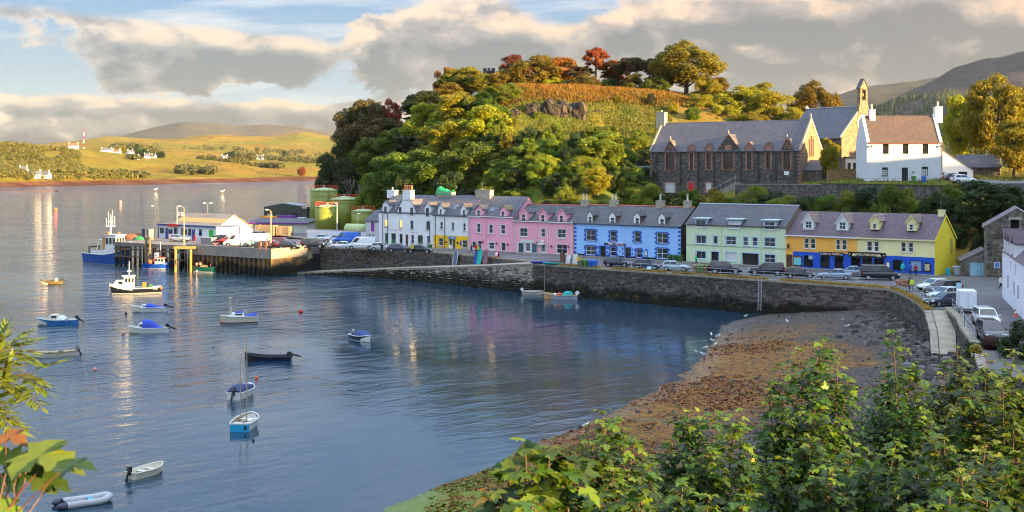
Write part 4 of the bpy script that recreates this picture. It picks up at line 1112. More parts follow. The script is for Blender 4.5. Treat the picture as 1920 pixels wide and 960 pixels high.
for x0,x1,yb,ye,ya,w,rm_ in((187,246,362,262,215,(200,238,275,350),SLATE_D),(434,503,368,268,222,(450,493,285,363),REDRIDGE),(710,780,376,272,226,(728,772,290,370),REDRIDGE),(988,1062,386,284,236,(1006,1052,300,382),SLATE_D)):
 h.dormer(x0,x1,yb,ye,ya,WHITE,SLATE_D,w,trim=BLUEQ,over=.08,d=.22,cheek=slate('brown_slate',(.16,.11,.085),(.2,.1,.05),.5,.2))
POTW=paint('cream_pot',(.62,.57,.45),.8,.15,4)
for x0,x1,y,n in((124,200,98,2),(450,530,98,2),(970,1050,104,1),(1280,1350,106,1)):h.chimney(x0,x1,y,SANDST,n,POTW,dz=.8,pot_h=1.05)
a,b,z0,z1=h.R4(377,617,573,603);g=MB(paint('sign_navy',(.012,.03,.12),.4));g.box(a,b,-.08,.002,z0,z1);g.mat(WHITE);g.box(a-.03,b+.03,-.10,.001,z1,z1+.06);sg=g.obj('hotel_sign',h.root)
lettering('PIER  HOTEL',(z1-z0)*1.05,paint('sign_pink_letters',(.80,.52,.50),.5),sg,((a+b)/2+.25,-.10,(z0+z1)/2),width=(b-a)*.74,bold=.012)
a,b,z0,z1=h.R4(836,868,657,712);m_=(a+b)/2;g=MB(BLUEQ);g.M=Matrix.Translation((m_,-.03,(z0+z1)/2))@Matrix.Rotation(R(90),4,'X')
r_=(b-a)/2;g.prism([(-r_,-.55),(r_,-.55),(r_,.3),(r_*.7,.5),(0,.62),(-r_*.7,.5),(-r_,.3)],-.03,.05);ro=g.obj('notice_board',h.root);g=MB(OFFW);g.box(m_-r_*.7,m_+r_*.7,-.095,-.08,(z0+z1)/2-.42,(z0+z1)/2+.3);g.obj('notice',ro)
a,b,z0,z1=h.R4(537,567,658,672);g=MB(paint('plaque',(.4,.25,.3),.5));g.box(a,b,-.02,.002,z0,z1);g.obj('plaque',h.root)
# ---- pale green house
h=House('green_house','pale green house with flat-roofed wall dormers and a dark garage opening',Z4,40,1160,309,78,9.0,GREENW,SLATE_D)
S_=dict(surround=PBLUE,sw=.15,sill=PBLUE)
h.win(150,262,427,520,2,1,**S_);h.win(345,393,433,527,1,1,**S_);h.win(485,600,440,535,2,2,**S_);h.win(682,735,445,543,1,2,**S_);h.win(785,842,450,548,1,2,**S_);h.win(918,1040,455,555,2,2,**S_)
h.win(150,260,605,692,2,1,**S_);h.win(482,602,620,713,2,2,curtain=CURTAIN,**S_);h.win(920,1040,642,735,2,2,**S_)
h.door(322,405,612,755,DARK,BLACK,surround=PBLUE,sw=.2)
a,b,z0,z1=h.R4(665,855,630,775);h.holes.append((a,b,.04,z1,.5));g=MB(PBLUE);g.box(a-.2,a-.001,-.035,.01,.02,z1);g.box(b+.001,b+.2,-.035,.01,.02,z1);g.box(a-.2,b+.2,-.035,.01,z1+.001,z1+.2);gd=g.obj('garage_surround',h.root)
g=MB(paint('dark_garage_door',(.022,.016,.015),.45,.3));n=4
for i in range(n):g.box(a+(b-a)*i/n+.03,a+(b-a)*(i+1)/n-.03,.40,.46,.05,z1-.05)
g.obj('garage_door',gd)
zc=h.loc(600,556)[1];g=MB(paint('string_course',(.36,.42,.30),.8));g.box(0,h.W,-.05,.002,zc-.05,zc+.05);g.obj('string_course',h.root)
h.build_walls(gable_mat=render_wall('brown_gable',(.34,.22,.12),.4));h.build_roof(gutter=PIPE_D,ridge=LEAD,side=.12)
for x0,x1,yr,w,cu in((137,275,236,(150,265,252,335),None),(510,655,244,(525,645,262,352),CURTAIN),(906,1056,256,(920,1042,275,362),None)):
 a,b,z0,z1=h.R4(x0,x1,yr+8,yr+110);q=(z1-h.ze)/h.slope+.1
 g=MB(PBLUE);g.box(a,b,-.02,q,h.ze-.6,z1);dm=g.obj('dormer',h.root)
 g=MB(paint('dormer_lead_roof',(.42,.52,.48),.5));g.hexa([(a-.3,-.35,z1),(b+.3,-.35,z1),(b+.3,q+.5,z1+.1),(a-.3,q+.5,z1+.1)],[(a-.3,-.35,z1+.13),(b+.3,-.35,z1+.13),(b+.3,q+.5,z1+.23),(a-.3,q+.5,z1+.23)]);g.obj('dormer_roof',dm)
 p,r_,w0,w1=h.R4(*w);h.sash(dm,p,r_,w0,w1,2,2 if x0>200 else 1,WHITE,GLASS,-.07,nested=False,curtain=cu)
 g=MB(WHITE);g.box(p-.1,r_+.1,-.14,-.02,w0-.12,w0);g.obj('sill',dm)
h.pipe(438,305,mat=GREENW);h.pipe(880,315,mat=GREENW)
# ---- orange and yellow house with the blue shopfronts
h=House('shop_house','orange and yellow house with blue shopfronts and four dormers at the corner',lambda X,Y:(X,Y),1473.5,1752.5,443.0,398.5,8.6,ORANGE,SLATE_P)
def T5(x0,x1,y0,y1):a,c=Z5(x0,y0);b,d=Z5(x1,y1);return a,b,c,d
def T6(x0,x1,y0,y1):a,c=Z6(x0,y0);b,d=Z6(x1,y1);return a,b,c,d
for r_,w in((T5,(228,278,403,515)),(T5,(298,352,405,518)),(T5,(587,630,415,530)),(T5,(652,705,418,533))):h.win(*r_(*w),1,2,surround=paint('cream_margin',(.75,.68,.52),.6),sw=.06)
for r_,w in((T5,(935,990,435,545)),(T6,(55,105,437,550)),(T6,(358,410,447,555)),(T6,(440,493,450,560))):h.win(*r_(*w),1,2,surround=OFFW,sw=.06)
xs_,_=h.loc(*Z5(826,400));h.zones.append((xs_,h.W,0,h.ze,CREAMY))
xl_,_=h.loc(*Z5(101,400));_,zs1=h.loc(*Z6(300,600));h.zones.append((xl_,h.W-.001,0,zs1,SHOPB))
h.door(*T5(25,95,583,752),BROWND,BROWND)
SG=glass('shop_dark_glass',(.010,.009,.010),.05)
h.win(*T5(222,325,592,722),1,1,BLACK,SG,sill=False,rev=.18);h.win(*T5(410,515,602,735),1,1,BLACK,SG,sill=False,rev=.18);h.door(*T5(567,670,602,770),BLACK,BLACK,SG,glazed=.8)
h.win(*T5(750,862,612,750),1,1,BLACK,SG,sill=False,rev=.18);h.door(*T5(878,992,615,790),BLACK,BLACK,SG,glazed=.8);h.win(*T6(50,165,628,755),1,1,BLACK,SG,sill=False,rev=.18)
h.win(*T6(262,375,643,765),1,1,BLACK,SG,sill=False,rev=.18);h.win(*T6(462,588,655,775),1,1,BLACK,glass('bright_shop_glass',(.16,.25,.30),.08),sill=False,rev=.12)
h.build_walls(gable_mat=YELG);h.build_roof(ridge=None,over=.25)
for x0,x1,m in((-.1,xs_,WHITE),(xs_,h.W+.1,paint('yellow_fascia',(.82,.72,.36),.5))):
 g=MB(m);g.box(x0,x1,-.30,-.02,h.ze-.34,h.ze-.16);g.obj('fascia',h.root)
for r_,(x0,x1,yb,ye,ya),w,wm,c,rr in((Z5,(213,332,302,208,113),(243,312,207,287),WHITE,2,2),(Z5,(590,722,312,218,122),(623,695,217,300),WHITE,2,2),(Z6,(12,106,302,196,130),(38,80,233,295),CREAMY,1,2),(Z6,(422,522,318,206,137),(448,494,241,310),CREAMY,1,2)):
 a,yb_=r_(x0,yb);b,ye_=r_(x1,ye);_,ya_=r_(x0,ya);w0,w2=r_(w[0],w[2]);w1,w3=r_(w[1],w[3])
 h.dormer(a,b,yb_,ye_,ya_,wm,slate('warm_slate',(.26,.17,.14),(.30,.17,.10),.5,.2),(w0,w1,w2,w3),c,rr,d=.85,barge=wm,over=.18)
c=h.chimney(1630+782/6,1630+846/6,380+90/6,CREAMY,0,dz=.8)
g=MB(paint('gable_door',(.55,.42,.12),.5));gx_=h.W;g.box(gx_+.003,gx_+.05,6.3,7.2,2.6,4.7);g.obj('side_door',h.root)
g=MB(YELG);k=h.slope
for sgn in(0,1):
 y0,y1=(-.25,h.depth/2)if sgn==0 else(h.depth+.25,h.depth/2)
 z0_,z1_=h.ze-.25*k,h.zr
 g.slab([(h.W+.12,y0,z0_+.0),(h.W+.12,y1,z1_),(h.W+.12,y1,z1_-.28),(h.W+.12,y0,z0_-.28)],.05 if sgn==0 else-.05)
g.obj('bargeboard',h.root)
def sign(h,r4,name,m=BLACK,th=.12):
 a,b,z0,z1=h.R4(*r4);g=MB(m);g.box(a,b,-th,.002,z0,z1);return g.obj(name,h.root),(a,b,z0,z1)
GOLD=paint('gold_letters',(.78,.62,.38),.5)
sg,(a,b,z0,z1)=sign(h,T5(400,674,556,600),'shop_sign')
lettering('FISH & CHIPS',.38,paint('pale_pink_letters',(.80,.55,.52),.5),sg,((a+b)/2-.0,-.13,(z0+z1)/2),width=(b-a)*.68,bold=.01)
for x in(a+.30,b-.30):
 e=MB(paint('sign_teal',(.25,.40,.42),.5));e.box(x-.2,x+.2,-.14,-.12,(z0+z1)/2-.12,(z0+z1)/2+.02);e.box(x-.1,x+.1,-.14,-.12,(z0+z1)/2+.02,(z0+z1)/2+.12);e.obj('sign_emblem',sg)
p0,p1=Z5(722,568);p2,p3=Z6(188,626)
sg,(a,b,z0,z1)=sign(h,(p0,p2,(p1+471.5)/2,(p3+480.5)/2),'shop_sign')
lettering('THE LOWER DECK',.40,GOLD,sg,((a+b)/2,-.13,(z0+z1)/2),width=(b-a)*.56,bold=.012)
for x in(a+.95,b-.95):
 e=MB(GOLD);zc=(z0+z1)/2;e.add([(x-.3,-.14,zc-.14),(x+.3,-.14,zc-.14),(x+.22,-.14,zc+.02),(x+.05,-.14,zc+.15),(x-.2,-.14,zc+.12)],[(0,1,2,3,4)]);e.box(x-.32,x+.32,-.14,-.12,zc-.19,zc-.15);e.obj('sign_emblem',sg)
for x in(a+.25,b-.25):
 e=MB(GOLD);e.M=Matrix.Translation((x,-.13,(z0+z1)/2))@Matrix.Rotation(R(90),4,'X');e.lathe([(.09,0),(.09,.02)],8);e.obj('sign_emblem',sg)
fr_,(a,b,z0,z1)=sign(h,T5(106,202,598,712),'map_board',th=.08)
def map_material():
 m,t,b,out=new_mat('printed_map');v=objc(t);n=t.noise(v,2.2,4,.6);n2=t.noise(v,7,3,.6)
 c=t.mix(t.mapr(n,.46,.56),(.06,.50,.66),(.20,.62,.60));c=t.mix(t.mapr(n2,.60,.66),c,(.70,.74,.66));c=t.mix(t.mapr(t.noise(v,3.4,2,.5),.62,.66),c,(.42,.40,.05))
 t.link(c,b.inputs['Base Color']);b.inputs['Roughness'].default_value=.25;return m
g=MB(map_material());g.box(a+.08,b-.08,-.095,-.08,z0+.16,z1-.22);g.obj('map_print',fr_)
for x0_,x1_ in((.12,.22),(.34,.58),(.64,.92)):g=MB(RED);g.box(a+(b-a)*x0_,a+(b-a)*x1_,-.092,-.08,z1-.18,z1-.07);g.obj('faded_word',fr_)
mb_,(a,b,z0,z1)=sign(h,T6(185,238,665,738),'menu_board',th=.06);g=MB(WHITE);g.box(a+.12,b-.12,-.075,-.06,z0+.12,z1-.10);g.obj('menu',mb_)
a,b,z0,z1=h.R4(*T6(610,695,668,778));m_=(a+b)/2;r_=(b-a)/2;zz=(z0+z1)/2;hh=(z1-z0)/2
g=MB(BLACK);g.M=Matrix.Translation((m_,0,zz))@Matrix.Rotation(R(90),4,'X');g.prism([(-r_,-hh),(r_,-hh),(r_,hh*.6),(r_*.6,hh*.75),(0,hh),(-r_*.6,hh*.75),(-r_,hh*.6)],.0,.07);ro=g.obj('price_board',h.root)
for i in range(7):
 g=MB(GOLD);z=z0+.18+(z1-z0)*.68*i/7;w=r_*(.55+.3*((i*37)%5)/5);g.box(m_-w,m_+w,-.085,-.07,z,z+.09);g.obj('faded_lettering',ro)
a,b,z0,z1=h.R4(*T5(275,320,594,638));g=MB(paint('notice_grey',(.45,.52,.58),.5));g.box(a,b,.06,.075,z0,z1);g.obj('notice',h.root)
g=MB(BLACK);q,z=h.loc(*Z5(60,495));g.tube((q,0,z+.4),(q,-.35,z+.5),.03,n=6);g.box(q-.12,q+.12,-.47,-.23,z-.25,z+.4);g.obj('wall_lantern',h.root)
LASTH=h
for px_,py_,d_ in((760,352,4.5),(905,352,4.4),(1100,366,4.4),(1240,372,4.4),(1764,392,4.3)):
 q_=ROW.s(px_,d_);w_=ROW.w(q_,d_,zpix(py_+6,ROW.w(q_,d_).y));ar=thing('roof_aerial','thin television aerial on the chimney at roof column %d'%px_,'aerial',tuple(w_));ar['label']={760:'thin aerial on the white house chimney',905:'thin aerial on the stone chimney of the pink house',1100:'thin aerial on the first blue hotel chimney',1240:'thin aerial on the third blue hotel chimney',1764:'thin aerial on the yellow gable chimney'}[px_]
 g=MB(GREY);g.tube((0,0,-.6),(0,0,1.5),.022,n=4);g.obj('pole',ar);g=MB(GREY);g.tube((-.5,0,1.4),(.5,0,1.4),.015,n=4)
 for k_ in range(5):g.tube((-.4+k_*.2,-.2,1.4),(-.4+k_*.2,.2,1.4),.01,n=3)
 g.obj('antenna',ar)
 # == SCHOOL, CHURCH AND WHITE HOUSE ABOVE THE HARBOUR
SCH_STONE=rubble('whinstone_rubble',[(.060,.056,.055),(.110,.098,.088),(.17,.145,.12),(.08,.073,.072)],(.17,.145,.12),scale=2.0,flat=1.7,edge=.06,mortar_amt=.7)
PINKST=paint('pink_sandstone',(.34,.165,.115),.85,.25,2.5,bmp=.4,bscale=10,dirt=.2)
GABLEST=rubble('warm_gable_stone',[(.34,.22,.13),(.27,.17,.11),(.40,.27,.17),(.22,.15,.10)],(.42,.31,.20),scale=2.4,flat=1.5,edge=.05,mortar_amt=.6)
SLATE_S=slate('school_slate',(.090,.085,.096),(.15,.13,.13),.4,.3)
CREAMST=paint('cream_stone',(.58,.47,.32),.85,.2,3,bmp=.3,bscale=9)
ZS=lambda X,Y:(1180+X/4.1737,140+Y/4.1737)
h=House('stone_school','long dark stone school with pink sandstone window surrounds above the harbour',ZS,165,1338,592,366,9.4,SCH_STONE,SLATE_S,fr=Frame(27.5,243.0,37.9),zbase=13.6,cat='school')
def lancet(x0,x1,y0,y1,cols,label=None):
 w=h.win(x0,x1,y0,y1,cols,2,paint('dark_red_frame',(.16,.02,.015),.5),glass('school_glass',(.010,.010,.011),.05),sill=PINKST,surround=PINKST,sw=.16,quoin=PINKST,rev=.25)
 return w
wins=[(287,354,612,745,2),(474,499,615,742,1),(605,637,612,742,1),(735,814,607,742,2),(922,957,607,740,1),(1072,1103,602,738,1),(1206,1260,590,738,2)]
for w in wins:lancet(*w)
for x0,x1 in((281,355),(601,641)):h.win(x0,x1,846,922,2 if x1-x0>50 else 1,2,WHITE,CURTAIN,sill=PINKST,surround=PINKST,sw=.2,quoin=PINKST)
h.door(463,503,846,928,RED,PINKST,surround=PINKST,sw=.22,ground=True)
def fronts(g):
 pass
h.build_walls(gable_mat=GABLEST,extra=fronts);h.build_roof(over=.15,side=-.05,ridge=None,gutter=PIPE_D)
for x0,x1,yb,ye,ya,big in((275,368,600,598,515,1),(455,517,604,590,545,0),(585,655,600,588,535,0),(688,866,596,594,468,2),(903,975,590,582,527,0),(1053,1122,588,578,527,0),(1190,1279,586,582,500,1)):
 dm=h.dormer(x0,x1,yb+8,ye,ya,SCH_STONE if big else PINKST,SLATE_S,over=.02,d=-.04)
 a,b,z0,z1=h.R4(x0,x1,ye,yb+8);_,za=h.loc((x0+x1)/2,ya);m_=(a+b)/2
 n=5 if big else 3;
 for sgn in(-1,1):
  for i in range(n):
   f=(i+.5)/n;x=m_+sgn*(b-a)/2*(1-f)*1.04;z=z1+(za-z1)*f
   q=MB(PINKST);q.box(x-.16,x+.16,-.16,.16,z-.08,z+.16+(.1 if big else 0));q.obj('skew_stone',dm)
 if big:
  q=MB(CREAMST);q.lathe([(.10,za),(.07,za+.3),(.17,za+.42),(.06,za+.56),(.12,za+.66),(0,za+.85)],6,m_,.05);q.obj('finial',dm)
  if big==2:
   q=MB(PINKST);p,r_,w0,w1=h.R4(750,800,552,592);q.box(p,r_,-.10,.0,w0,w1);q.obj('date_panel',dm)
  else:
   q=MB(PINKST)
   p,r_,w0,w1=h.R4(x0+14,x1-14,ye-50,ye+18);mm=(p+r_)/2
   for sx in(-1,1):q.slab([(mm+sx*(r_-p)/2*.95,-.10,w0),(mm,-.10,w1),(mm,-.10,w1-.22),(mm+sx*(r_-p)/2*.70,-.10,w0)],.06*sx)
   q.obj('tracery',dm)
for X in(217,405,543,668,878,1010,1148,1300):h.pipe(X,600,835 if X>800 else 925,mat=BLACK,r=.06)
h.quoins(h.root,.0,.1,h.ze-.1,1,PINKST,.38,.62);h.quoins(h.root,h.W-.0,.1,h.ze-.1,-1,PINKST,.38,.62)
for xg,m in((h.W,CREAMST),(0.0,CREAMST)):
 n=16
 for sgn in(-1,1):
  for i in range(n):
   f=(i+.5)/n;y=h.depth/2+sgn*(h.depth/2+.1)*(1-f);z=h.ze+(h.zr-h.ze)*f
   q=MB(m);q.box(xg-.22,xg+.12,y-.19,y+.19,z-.22,z+.26);q.obj('skew_stone',h.root)
q=MB(CREAMST);q.lathe([(.12,h.zr),(.08,h.zr+.5),(.2,h.zr+.6),(.06,h.zr+.8),(.1,h.zr+.95),(0,h.zr+1.2)],6,h.W-.05,h.depth/2);q.obj('finial',h.root)
c=h.chimney(222,285,300,SANDST,1,POTW,dz=1.2,d=4.7,pot_h=.4)
for i,hgt in((-1,3.2),(0,3.8),(1,3.2)):
 q=MB(DARK);y=h.depth/2+i*.8;q.box(h.W+.002,h.W+.04,y-.2,y+.2,h.ze-1.2,h.ze-1.2+hgt);q.mat(PINKST)
 q.box(h.W+.002,h.W+.06,y-.3,y-.2,h.ze-1.3,h.ze-1.1+hgt);q.box(h.W+.002,h.W+.06,y+.2,y+.3,h.ze-1.3,h.ze-1.1+hgt);q.obj('window',h.root)
a,b,z0,z1=h.R4(1211,1250,756,785);g=MB(WHITE);g.box(a,b,-.06,.003,z0,z1);g.obj('notice_board',h.root)
SCHOOL=h
p0=SCHOOL.fr.w(SCHOOL.W+.02,1.2)
pr=thing('school_porch','small slate-roofed stone porch against the lit gable of the school','porch',(p0.x,p0.y,16.4),-SCHOOL.fr.a)
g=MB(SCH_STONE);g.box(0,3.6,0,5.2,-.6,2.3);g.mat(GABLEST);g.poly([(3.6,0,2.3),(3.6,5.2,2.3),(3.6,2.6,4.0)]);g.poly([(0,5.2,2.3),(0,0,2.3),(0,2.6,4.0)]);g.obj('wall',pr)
g=MB(SLATE_S);g.slab([(-.02,-.2,2.2),(3.75,-.2,2.2),(3.75,2.6,4.1),(-.02,2.6,4.1)],.1);g.slab([(3.75,5.4,2.2),(-.02,5.4,2.2),(-.02,2.602,4.1),(3.75,2.602,4.1)],.1);g.obj('roof',pr)
g=MB(paint('dark_red_frame',(.16,.02,.015),.5));g.box(.9,2.4,-.03,.01,.9,1.8);w_=g.obj('window',pr);g=MB(GLASS);g.box(1.0,1.6,-.045,-.03,1.0,1.7);g.obj('pane',w_);g=MB(GLASS);g.box(1.7,2.3,-.045,-.03,1.0,1.7);g.obj('pane',w_)
g=MB(DARK);g.box(3.59,3.64,2.0,3.2,-.4,2.0);g.obj('door',pr)
p0=SCHOOL.fr.w(-3.8,1.5)
lb=thing('lilac_block','lilac flat-roofed block against the left end of the school','outbuilding',(p0.x,p0.y,13.2),-SCHOOL.fr.a)
g=MB(render_wall('lilac_render',(.52,.38,.44),.2));g.box(0,3.75,0,6,0,6.0);g.obj('wall',lb);g=MB(LEAD);g.box(-.12,3.78,-.12,6.1,6.0,6.2);g.obj('roof',lb);g=MB(paint('dark_red_door',(.2,.02,.02),.5));g.box(2.9,3.7,-.05,.01,.1,2.2);g.obj('door',lb)
g=MB(CONC)
stp=SCHOOL.fr.w(SCHOOL.fr.s(ZS(668,0)[0]),-1.0)
ss=thing('school_steps','concrete steps with a pale handrail climbing beside the school front','steps',(stp.x,stp.y,13.7),-SCHOOL.fr.a)
for i in range(14):
 g=MB(CONC);g.box(i*.38,6.2,-.7,.8,i*.19,(i+1)*.19);g.obj('step',ss)
g=MB(STEEL);g.tube((-.2,-.7,1.0),(5.4,-.7,3.75),.035,n=6)
for i in range(6):x=i*1.06;g.tube((x,-.7,max(0,x*.5-.2)),(x,-.7,1.1+x*.49),.025,n=5)
g.obj('handrail',ss)
# ---- church
CF=Frame((1530-960)*252/F,252.0,60.0)
ZC=lambda X,Y:(X,Y)
CH_L=15.5;gx0=W3(1578,256,236.5)
cg=Frame(gx0.x,gx0.y,60.0)
ch=thing('church','grey-roofed stone church with a bellcote and round window in its lit gable','church',(cg.x,cg.y,16.8),-cg.a)
zE,zR,dp=gx0.z-16.8,zpix(199,240)-16.8,11.5
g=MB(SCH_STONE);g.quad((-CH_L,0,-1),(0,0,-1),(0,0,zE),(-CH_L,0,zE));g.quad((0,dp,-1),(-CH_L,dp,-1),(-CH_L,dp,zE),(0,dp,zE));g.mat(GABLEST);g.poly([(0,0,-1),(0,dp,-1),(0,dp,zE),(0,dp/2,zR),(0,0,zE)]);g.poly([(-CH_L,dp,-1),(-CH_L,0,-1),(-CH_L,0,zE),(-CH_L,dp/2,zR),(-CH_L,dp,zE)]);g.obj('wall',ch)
k_=(zR-zE)/(dp/2)
g=MB(SLATE_S);g.slab([(-CH_L-.1,-.3,zE-.3*k_),(-.12,-.3,zE-.3*k_),(-.12,dp/2,zR),(-CH_L-.1,dp/2,zR)],.15);g.slab([(-.12,dp+.3,zE-.3*k_),(-CH_L-.1,dp+.3,zE-.3*k_),(-CH_L-.1,dp/2+.002,zR),(-.12,dp/2+.002,zR)],.15);rf=g.obj('roof',ch)
g=MB(LEAD);g.tube((-CH_L,dp/2,zR+.05),(-.4,dp/2,zR+.05),.10,n=6);g.obj('ridge',rf)
g=MB(WHITE);g.lathe([(.25,zR),(.35,zR+.25),(.1,zR+.5),(0,zR+.8)],8,-CH_L,dp/2);g.obj('finial',ch)
for sgn in(-1,1):
 g=MB(CREAMST);y0=dp/2+sgn*dp/2;g.slab([(.10,y0+sgn*.2,zE-.1),(.10,dp/2,zR+.2),(-.22,dp/2,zR+.2),(-.22,y0+sgn*.2,zE-.1)],.18*sgn);g.obj('skew',ch)
ry,rz_=dp/2,zR-3.4
g=MB(CREAMST);M0=Matrix.Translation((.02,ry,rz_))@Matrix.Rotation(R(90),4,'Y');g.M=M0;g.lathe([(1.35,0),(1.35,.12),(1.75,.12),(1.75,0)],24);rw=g.obj('rose_window',ch)
g=MB(GLASS);g.M=M0;g.lathe([(1.4,.02),(1.4,.05)],24);g.obj('pane',rw)
g=MB(PINKST);
for i in range(8):
 a=i*math.pi/4;g.tube((.11,ry,rz_),(.11,ry+1.35*math.cos(a),rz_+1.35*math.sin(a)),.07,n=4)
g.M=M0;g.lathe([(.3,.04),(.3,.14),(.5,.14),(.5,.04)],12);g.obj('tracery',rw)
by=dp/2;bc_=GABLEST;zb0=zR-.5
g=MB(bc_);g.hexa([(-.7,by-1.5,zb0-1.0),(.25,by-1.5,zb0-1.0),(.25,by+1.5,zb0-1.0),(-.7,by+1.5,zb0-1.0)],[(-.6,by-.95,zb0+1.6),(.2,by-.95,zb0+1.6),(.2,by+.95,zb0+1.6),(-.6,by+.95,zb0+1.6)])
for sgn in(-1,1):g.box(-.6,.2,by+sgn*.95-(.0 if sgn<0 else.45),by+sgn*.95+(.45 if sgn<0 else.0),zb0+1.6,zb0+3.9)
g.box(-.6,.2,by-.95,by+.95,zb0+3.7,zb0+4.1);g.poly([(.2,by-1.05,zb0+4.1),(.2,by+1.05,zb0+4.1),(.2,by,zb0+5.7)]);g.poly([(-.6,by+1.05,zb0+4.1),(-.6,by-1.05,zb0+4.1),(-.6,by,zb0+5.7)])
bl=g.obj('bellcote',ch)
g=MB(SLATE_D);g.slab([(-.75,by-1.2,zb0+3.9),(.35,by-1.2,zb0+3.9),(.35,by,zb0+5.85),(-.75,by,zb0+5.85)],.1);g.slab([(.35,by+1.2,zb0+3.9),(-.75,by+1.2,zb0+3.9),(-.75,by+.002,zb0+5.85),(.35,by+.002,zb0+5.85)],.1);g.obj('bellcote_roof',bl)
g=MB(paint('bronze_bell',(.10,.07,.03),.4,metal=.8));g.lathe([(.38,zb0+2.3),(.30,zb0+2.5),(.24,zb0+3.0),(.08,zb0+3.25),(0,zb0+3.25)],10,-.2,by);g.tube((-.2,by,zb0+3.2),(-.2,by,zb0+3.7),.04,n=5);g.obj('bell',bl)
for i in range(4):
 x=-CH_L+2+i*3.6;g=MB(WHITE);g.box(x,x+1.0,-.04,.01,1.0,3.4);w_=g.obj('window',ch);g=MB(GLASS);g.box(x+.1,x+.9,-.055,-.04,1.1,3.3);g.obj('pane',w_)
hp_=cg.w(.2,.6)
ah=thing('church_hall_annex','white lean-to annex below the church gable','annex',(hp_.x,hp_.y,16.9),-cg.a)
g=MB(render_wall('annex_white',(.74,.72,.68),.15));g.box(0,4.6,.2,10.5,-1,4.1);g.obj('wall',ah);g=MB(SLATE_D);g.slab([(-.1,-.1,4.3),(5.0,-.1,4.0),(5.0,10.8,4.0),(-.1,10.8,4.6)],.14);g.obj('roof',ah)
for x in(.6,2.0,3.4):
 g=MB(FR);g.box(x,x+.8,.15,.21,1.6,3.1);w_=g.obj('window',ah);g=MB(GLASS);g.box(x+.08,x+.72,.135,.15,1.68,3.02);g.obj('pane',w_)
 # ---- white house
ZW=lambda X,Y:(1480+X/4.175,130+Y/4.175)
wf=W3(1480+607/4.175,330,206.0)
h=House('white_manse','big white two-storey house with brown slate roof, half in evening sun',ZW,607,1195,567,362,8.0,render_wall('manse_white',(.64,.64,.66),.14),slate('brown_manse_slate',(.085,.054,.036),(.14,.075,.035),.6,.25),fr=Frame(wf.x,wf.y,3.0),zbase=16.5)
for x0,x1 in((732,778),(887,933),(1042,1088)):h.win(x0,x1,578,661,3,4,BLACK,glass('manse_glass',(.012,.012,.013),.08),sill=LEAD)
h.win(727,772,768,833,3,4,BLACK,GLASS,sill=LEAD,curtain=CURTAIN);h.win(1036,1085,762,829,3,4,BLACK,GLASS,sill=LEAD,curtain=CURTAIN);h.door(880,929,769,862,BLACK,BLACK)
h.build_walls();h.build_roof(over=.2,side=-.3,gutter=paint('red_brown_gutter',(.22,.07,.04),.5))
for xg in(0.0,h.W):
 for sgn in(-1,1):
  g=MB(WHITE);y0=h.depth/2+sgn*(h.depth/2+.2);z0_=h.ze-.2*h.slope;x0,x1=(xg-.02,xg+.45)if xg==0 else(xg-.45,xg+.02)
  g.slab([(x0,y0,z0_+.22),(x1,y0,z0_+.22),(x1,h.depth/2,h.zr+.28),(x0,h.depth/2,h.zr+.28)]if sgn<0 else[(x1,y0,z0_+.22),(x0,y0,z0_+.22),(x0,h.depth/2,h.zr+.28),(x1,h.depth/2,h.zr+.28)],.30);g.obj('skew',h.root)
c1=h.chimney(622,664,322,WHITE,1,POTW,dz=1.6,d=4.0,pot_h=.9);c2=h.chimney(1136,1189,300,WHITE,1,POTW,dz=1.6,d=4.0,pot_h=.9)
h.pipe(1194,570,885,mat=paint('brown_pipe',(.25,.10,.06),.5));a,b,z0,z1=h.R4(957,980,798,814);g=MB(GREY);g.box(a,b,-.04,.003,z0,z1);g.obj('plaque',h.root)
for X in(640,1182):
 q,z=h.loc(X,600);g=MB(BLACK);g.tube((q,0,z),(q,-.3,z+.1),.03,n=5);g.box(q-.12,q+.12,-.42,-.2,z-.2,z+.1);g.obj('wall_lantern',h.root)
MANSE=h
lw=W3(1768,330,213)
wg=thing('white_wing','low white wing with a long sloping red-edged roof behind the white house','outbuilding',(lw.x,lw.y,16.5),-R(10))
g=MB(WHITE);g.poly([(0,0,-.5),(5.0,0,-.5),(5.0,0,2.2),(0,0,5.6)]);g.poly([(5.0,0,-.5),(5.0,8,-.5),(5.0,8,2.2),(5.0,0,2.2)]);g.poly([(5.0,8,-.5),(0,8,-.5),(0,8,5.6),(5.0,8,2.2)]);g.quad((0,8,-.5),(0,0,-.5),(0,0,5.6),(0,8,5.6));g.obj('wall',wg)
g=MB(SLATE_D);g.slab([(-.1,-.15,5.75),(5.3,-.15,2.1),(5.3,8.2,2.1),(-.1,8.2,5.75)],.14);g.obj('roof',wg);g=MB(DARK);g.box(2.6,4.0,-.03,.01,.7,1.9);g.obj('window',wg)
bw=W3(1800,300,226)
sh_=thing('slate_shed','low dark slate-roofed shed under the big tree by the upper car park','shed',(bw.x,bw.y,17.2),-R(8))
g=MB(SCH_STONE);g.box(0,7,0,5,-.6,2.0);g.obj('wall',sh_);g=MB(SLATE_D);g.slab([(-.3,-.3,1.9),(7.3,-.3,1.9),(7.3,2.5,4.3),(-.3,2.5,4.3)],.12);g.slab([(7.3,5.3,1.9),(-.3,5.3,1.9),(-.3,2.502,4.3),(7.3,2.502,4.3)],.12);g.obj('roof',sh_)
RUB_R=rubble('terrace_rubble',[(.10,.09,.085),(.17,.15,.135),(.24,.20,.17),(.07,.065,.06)],(.13,.115,.10),scale=2.6,flat=1.6)
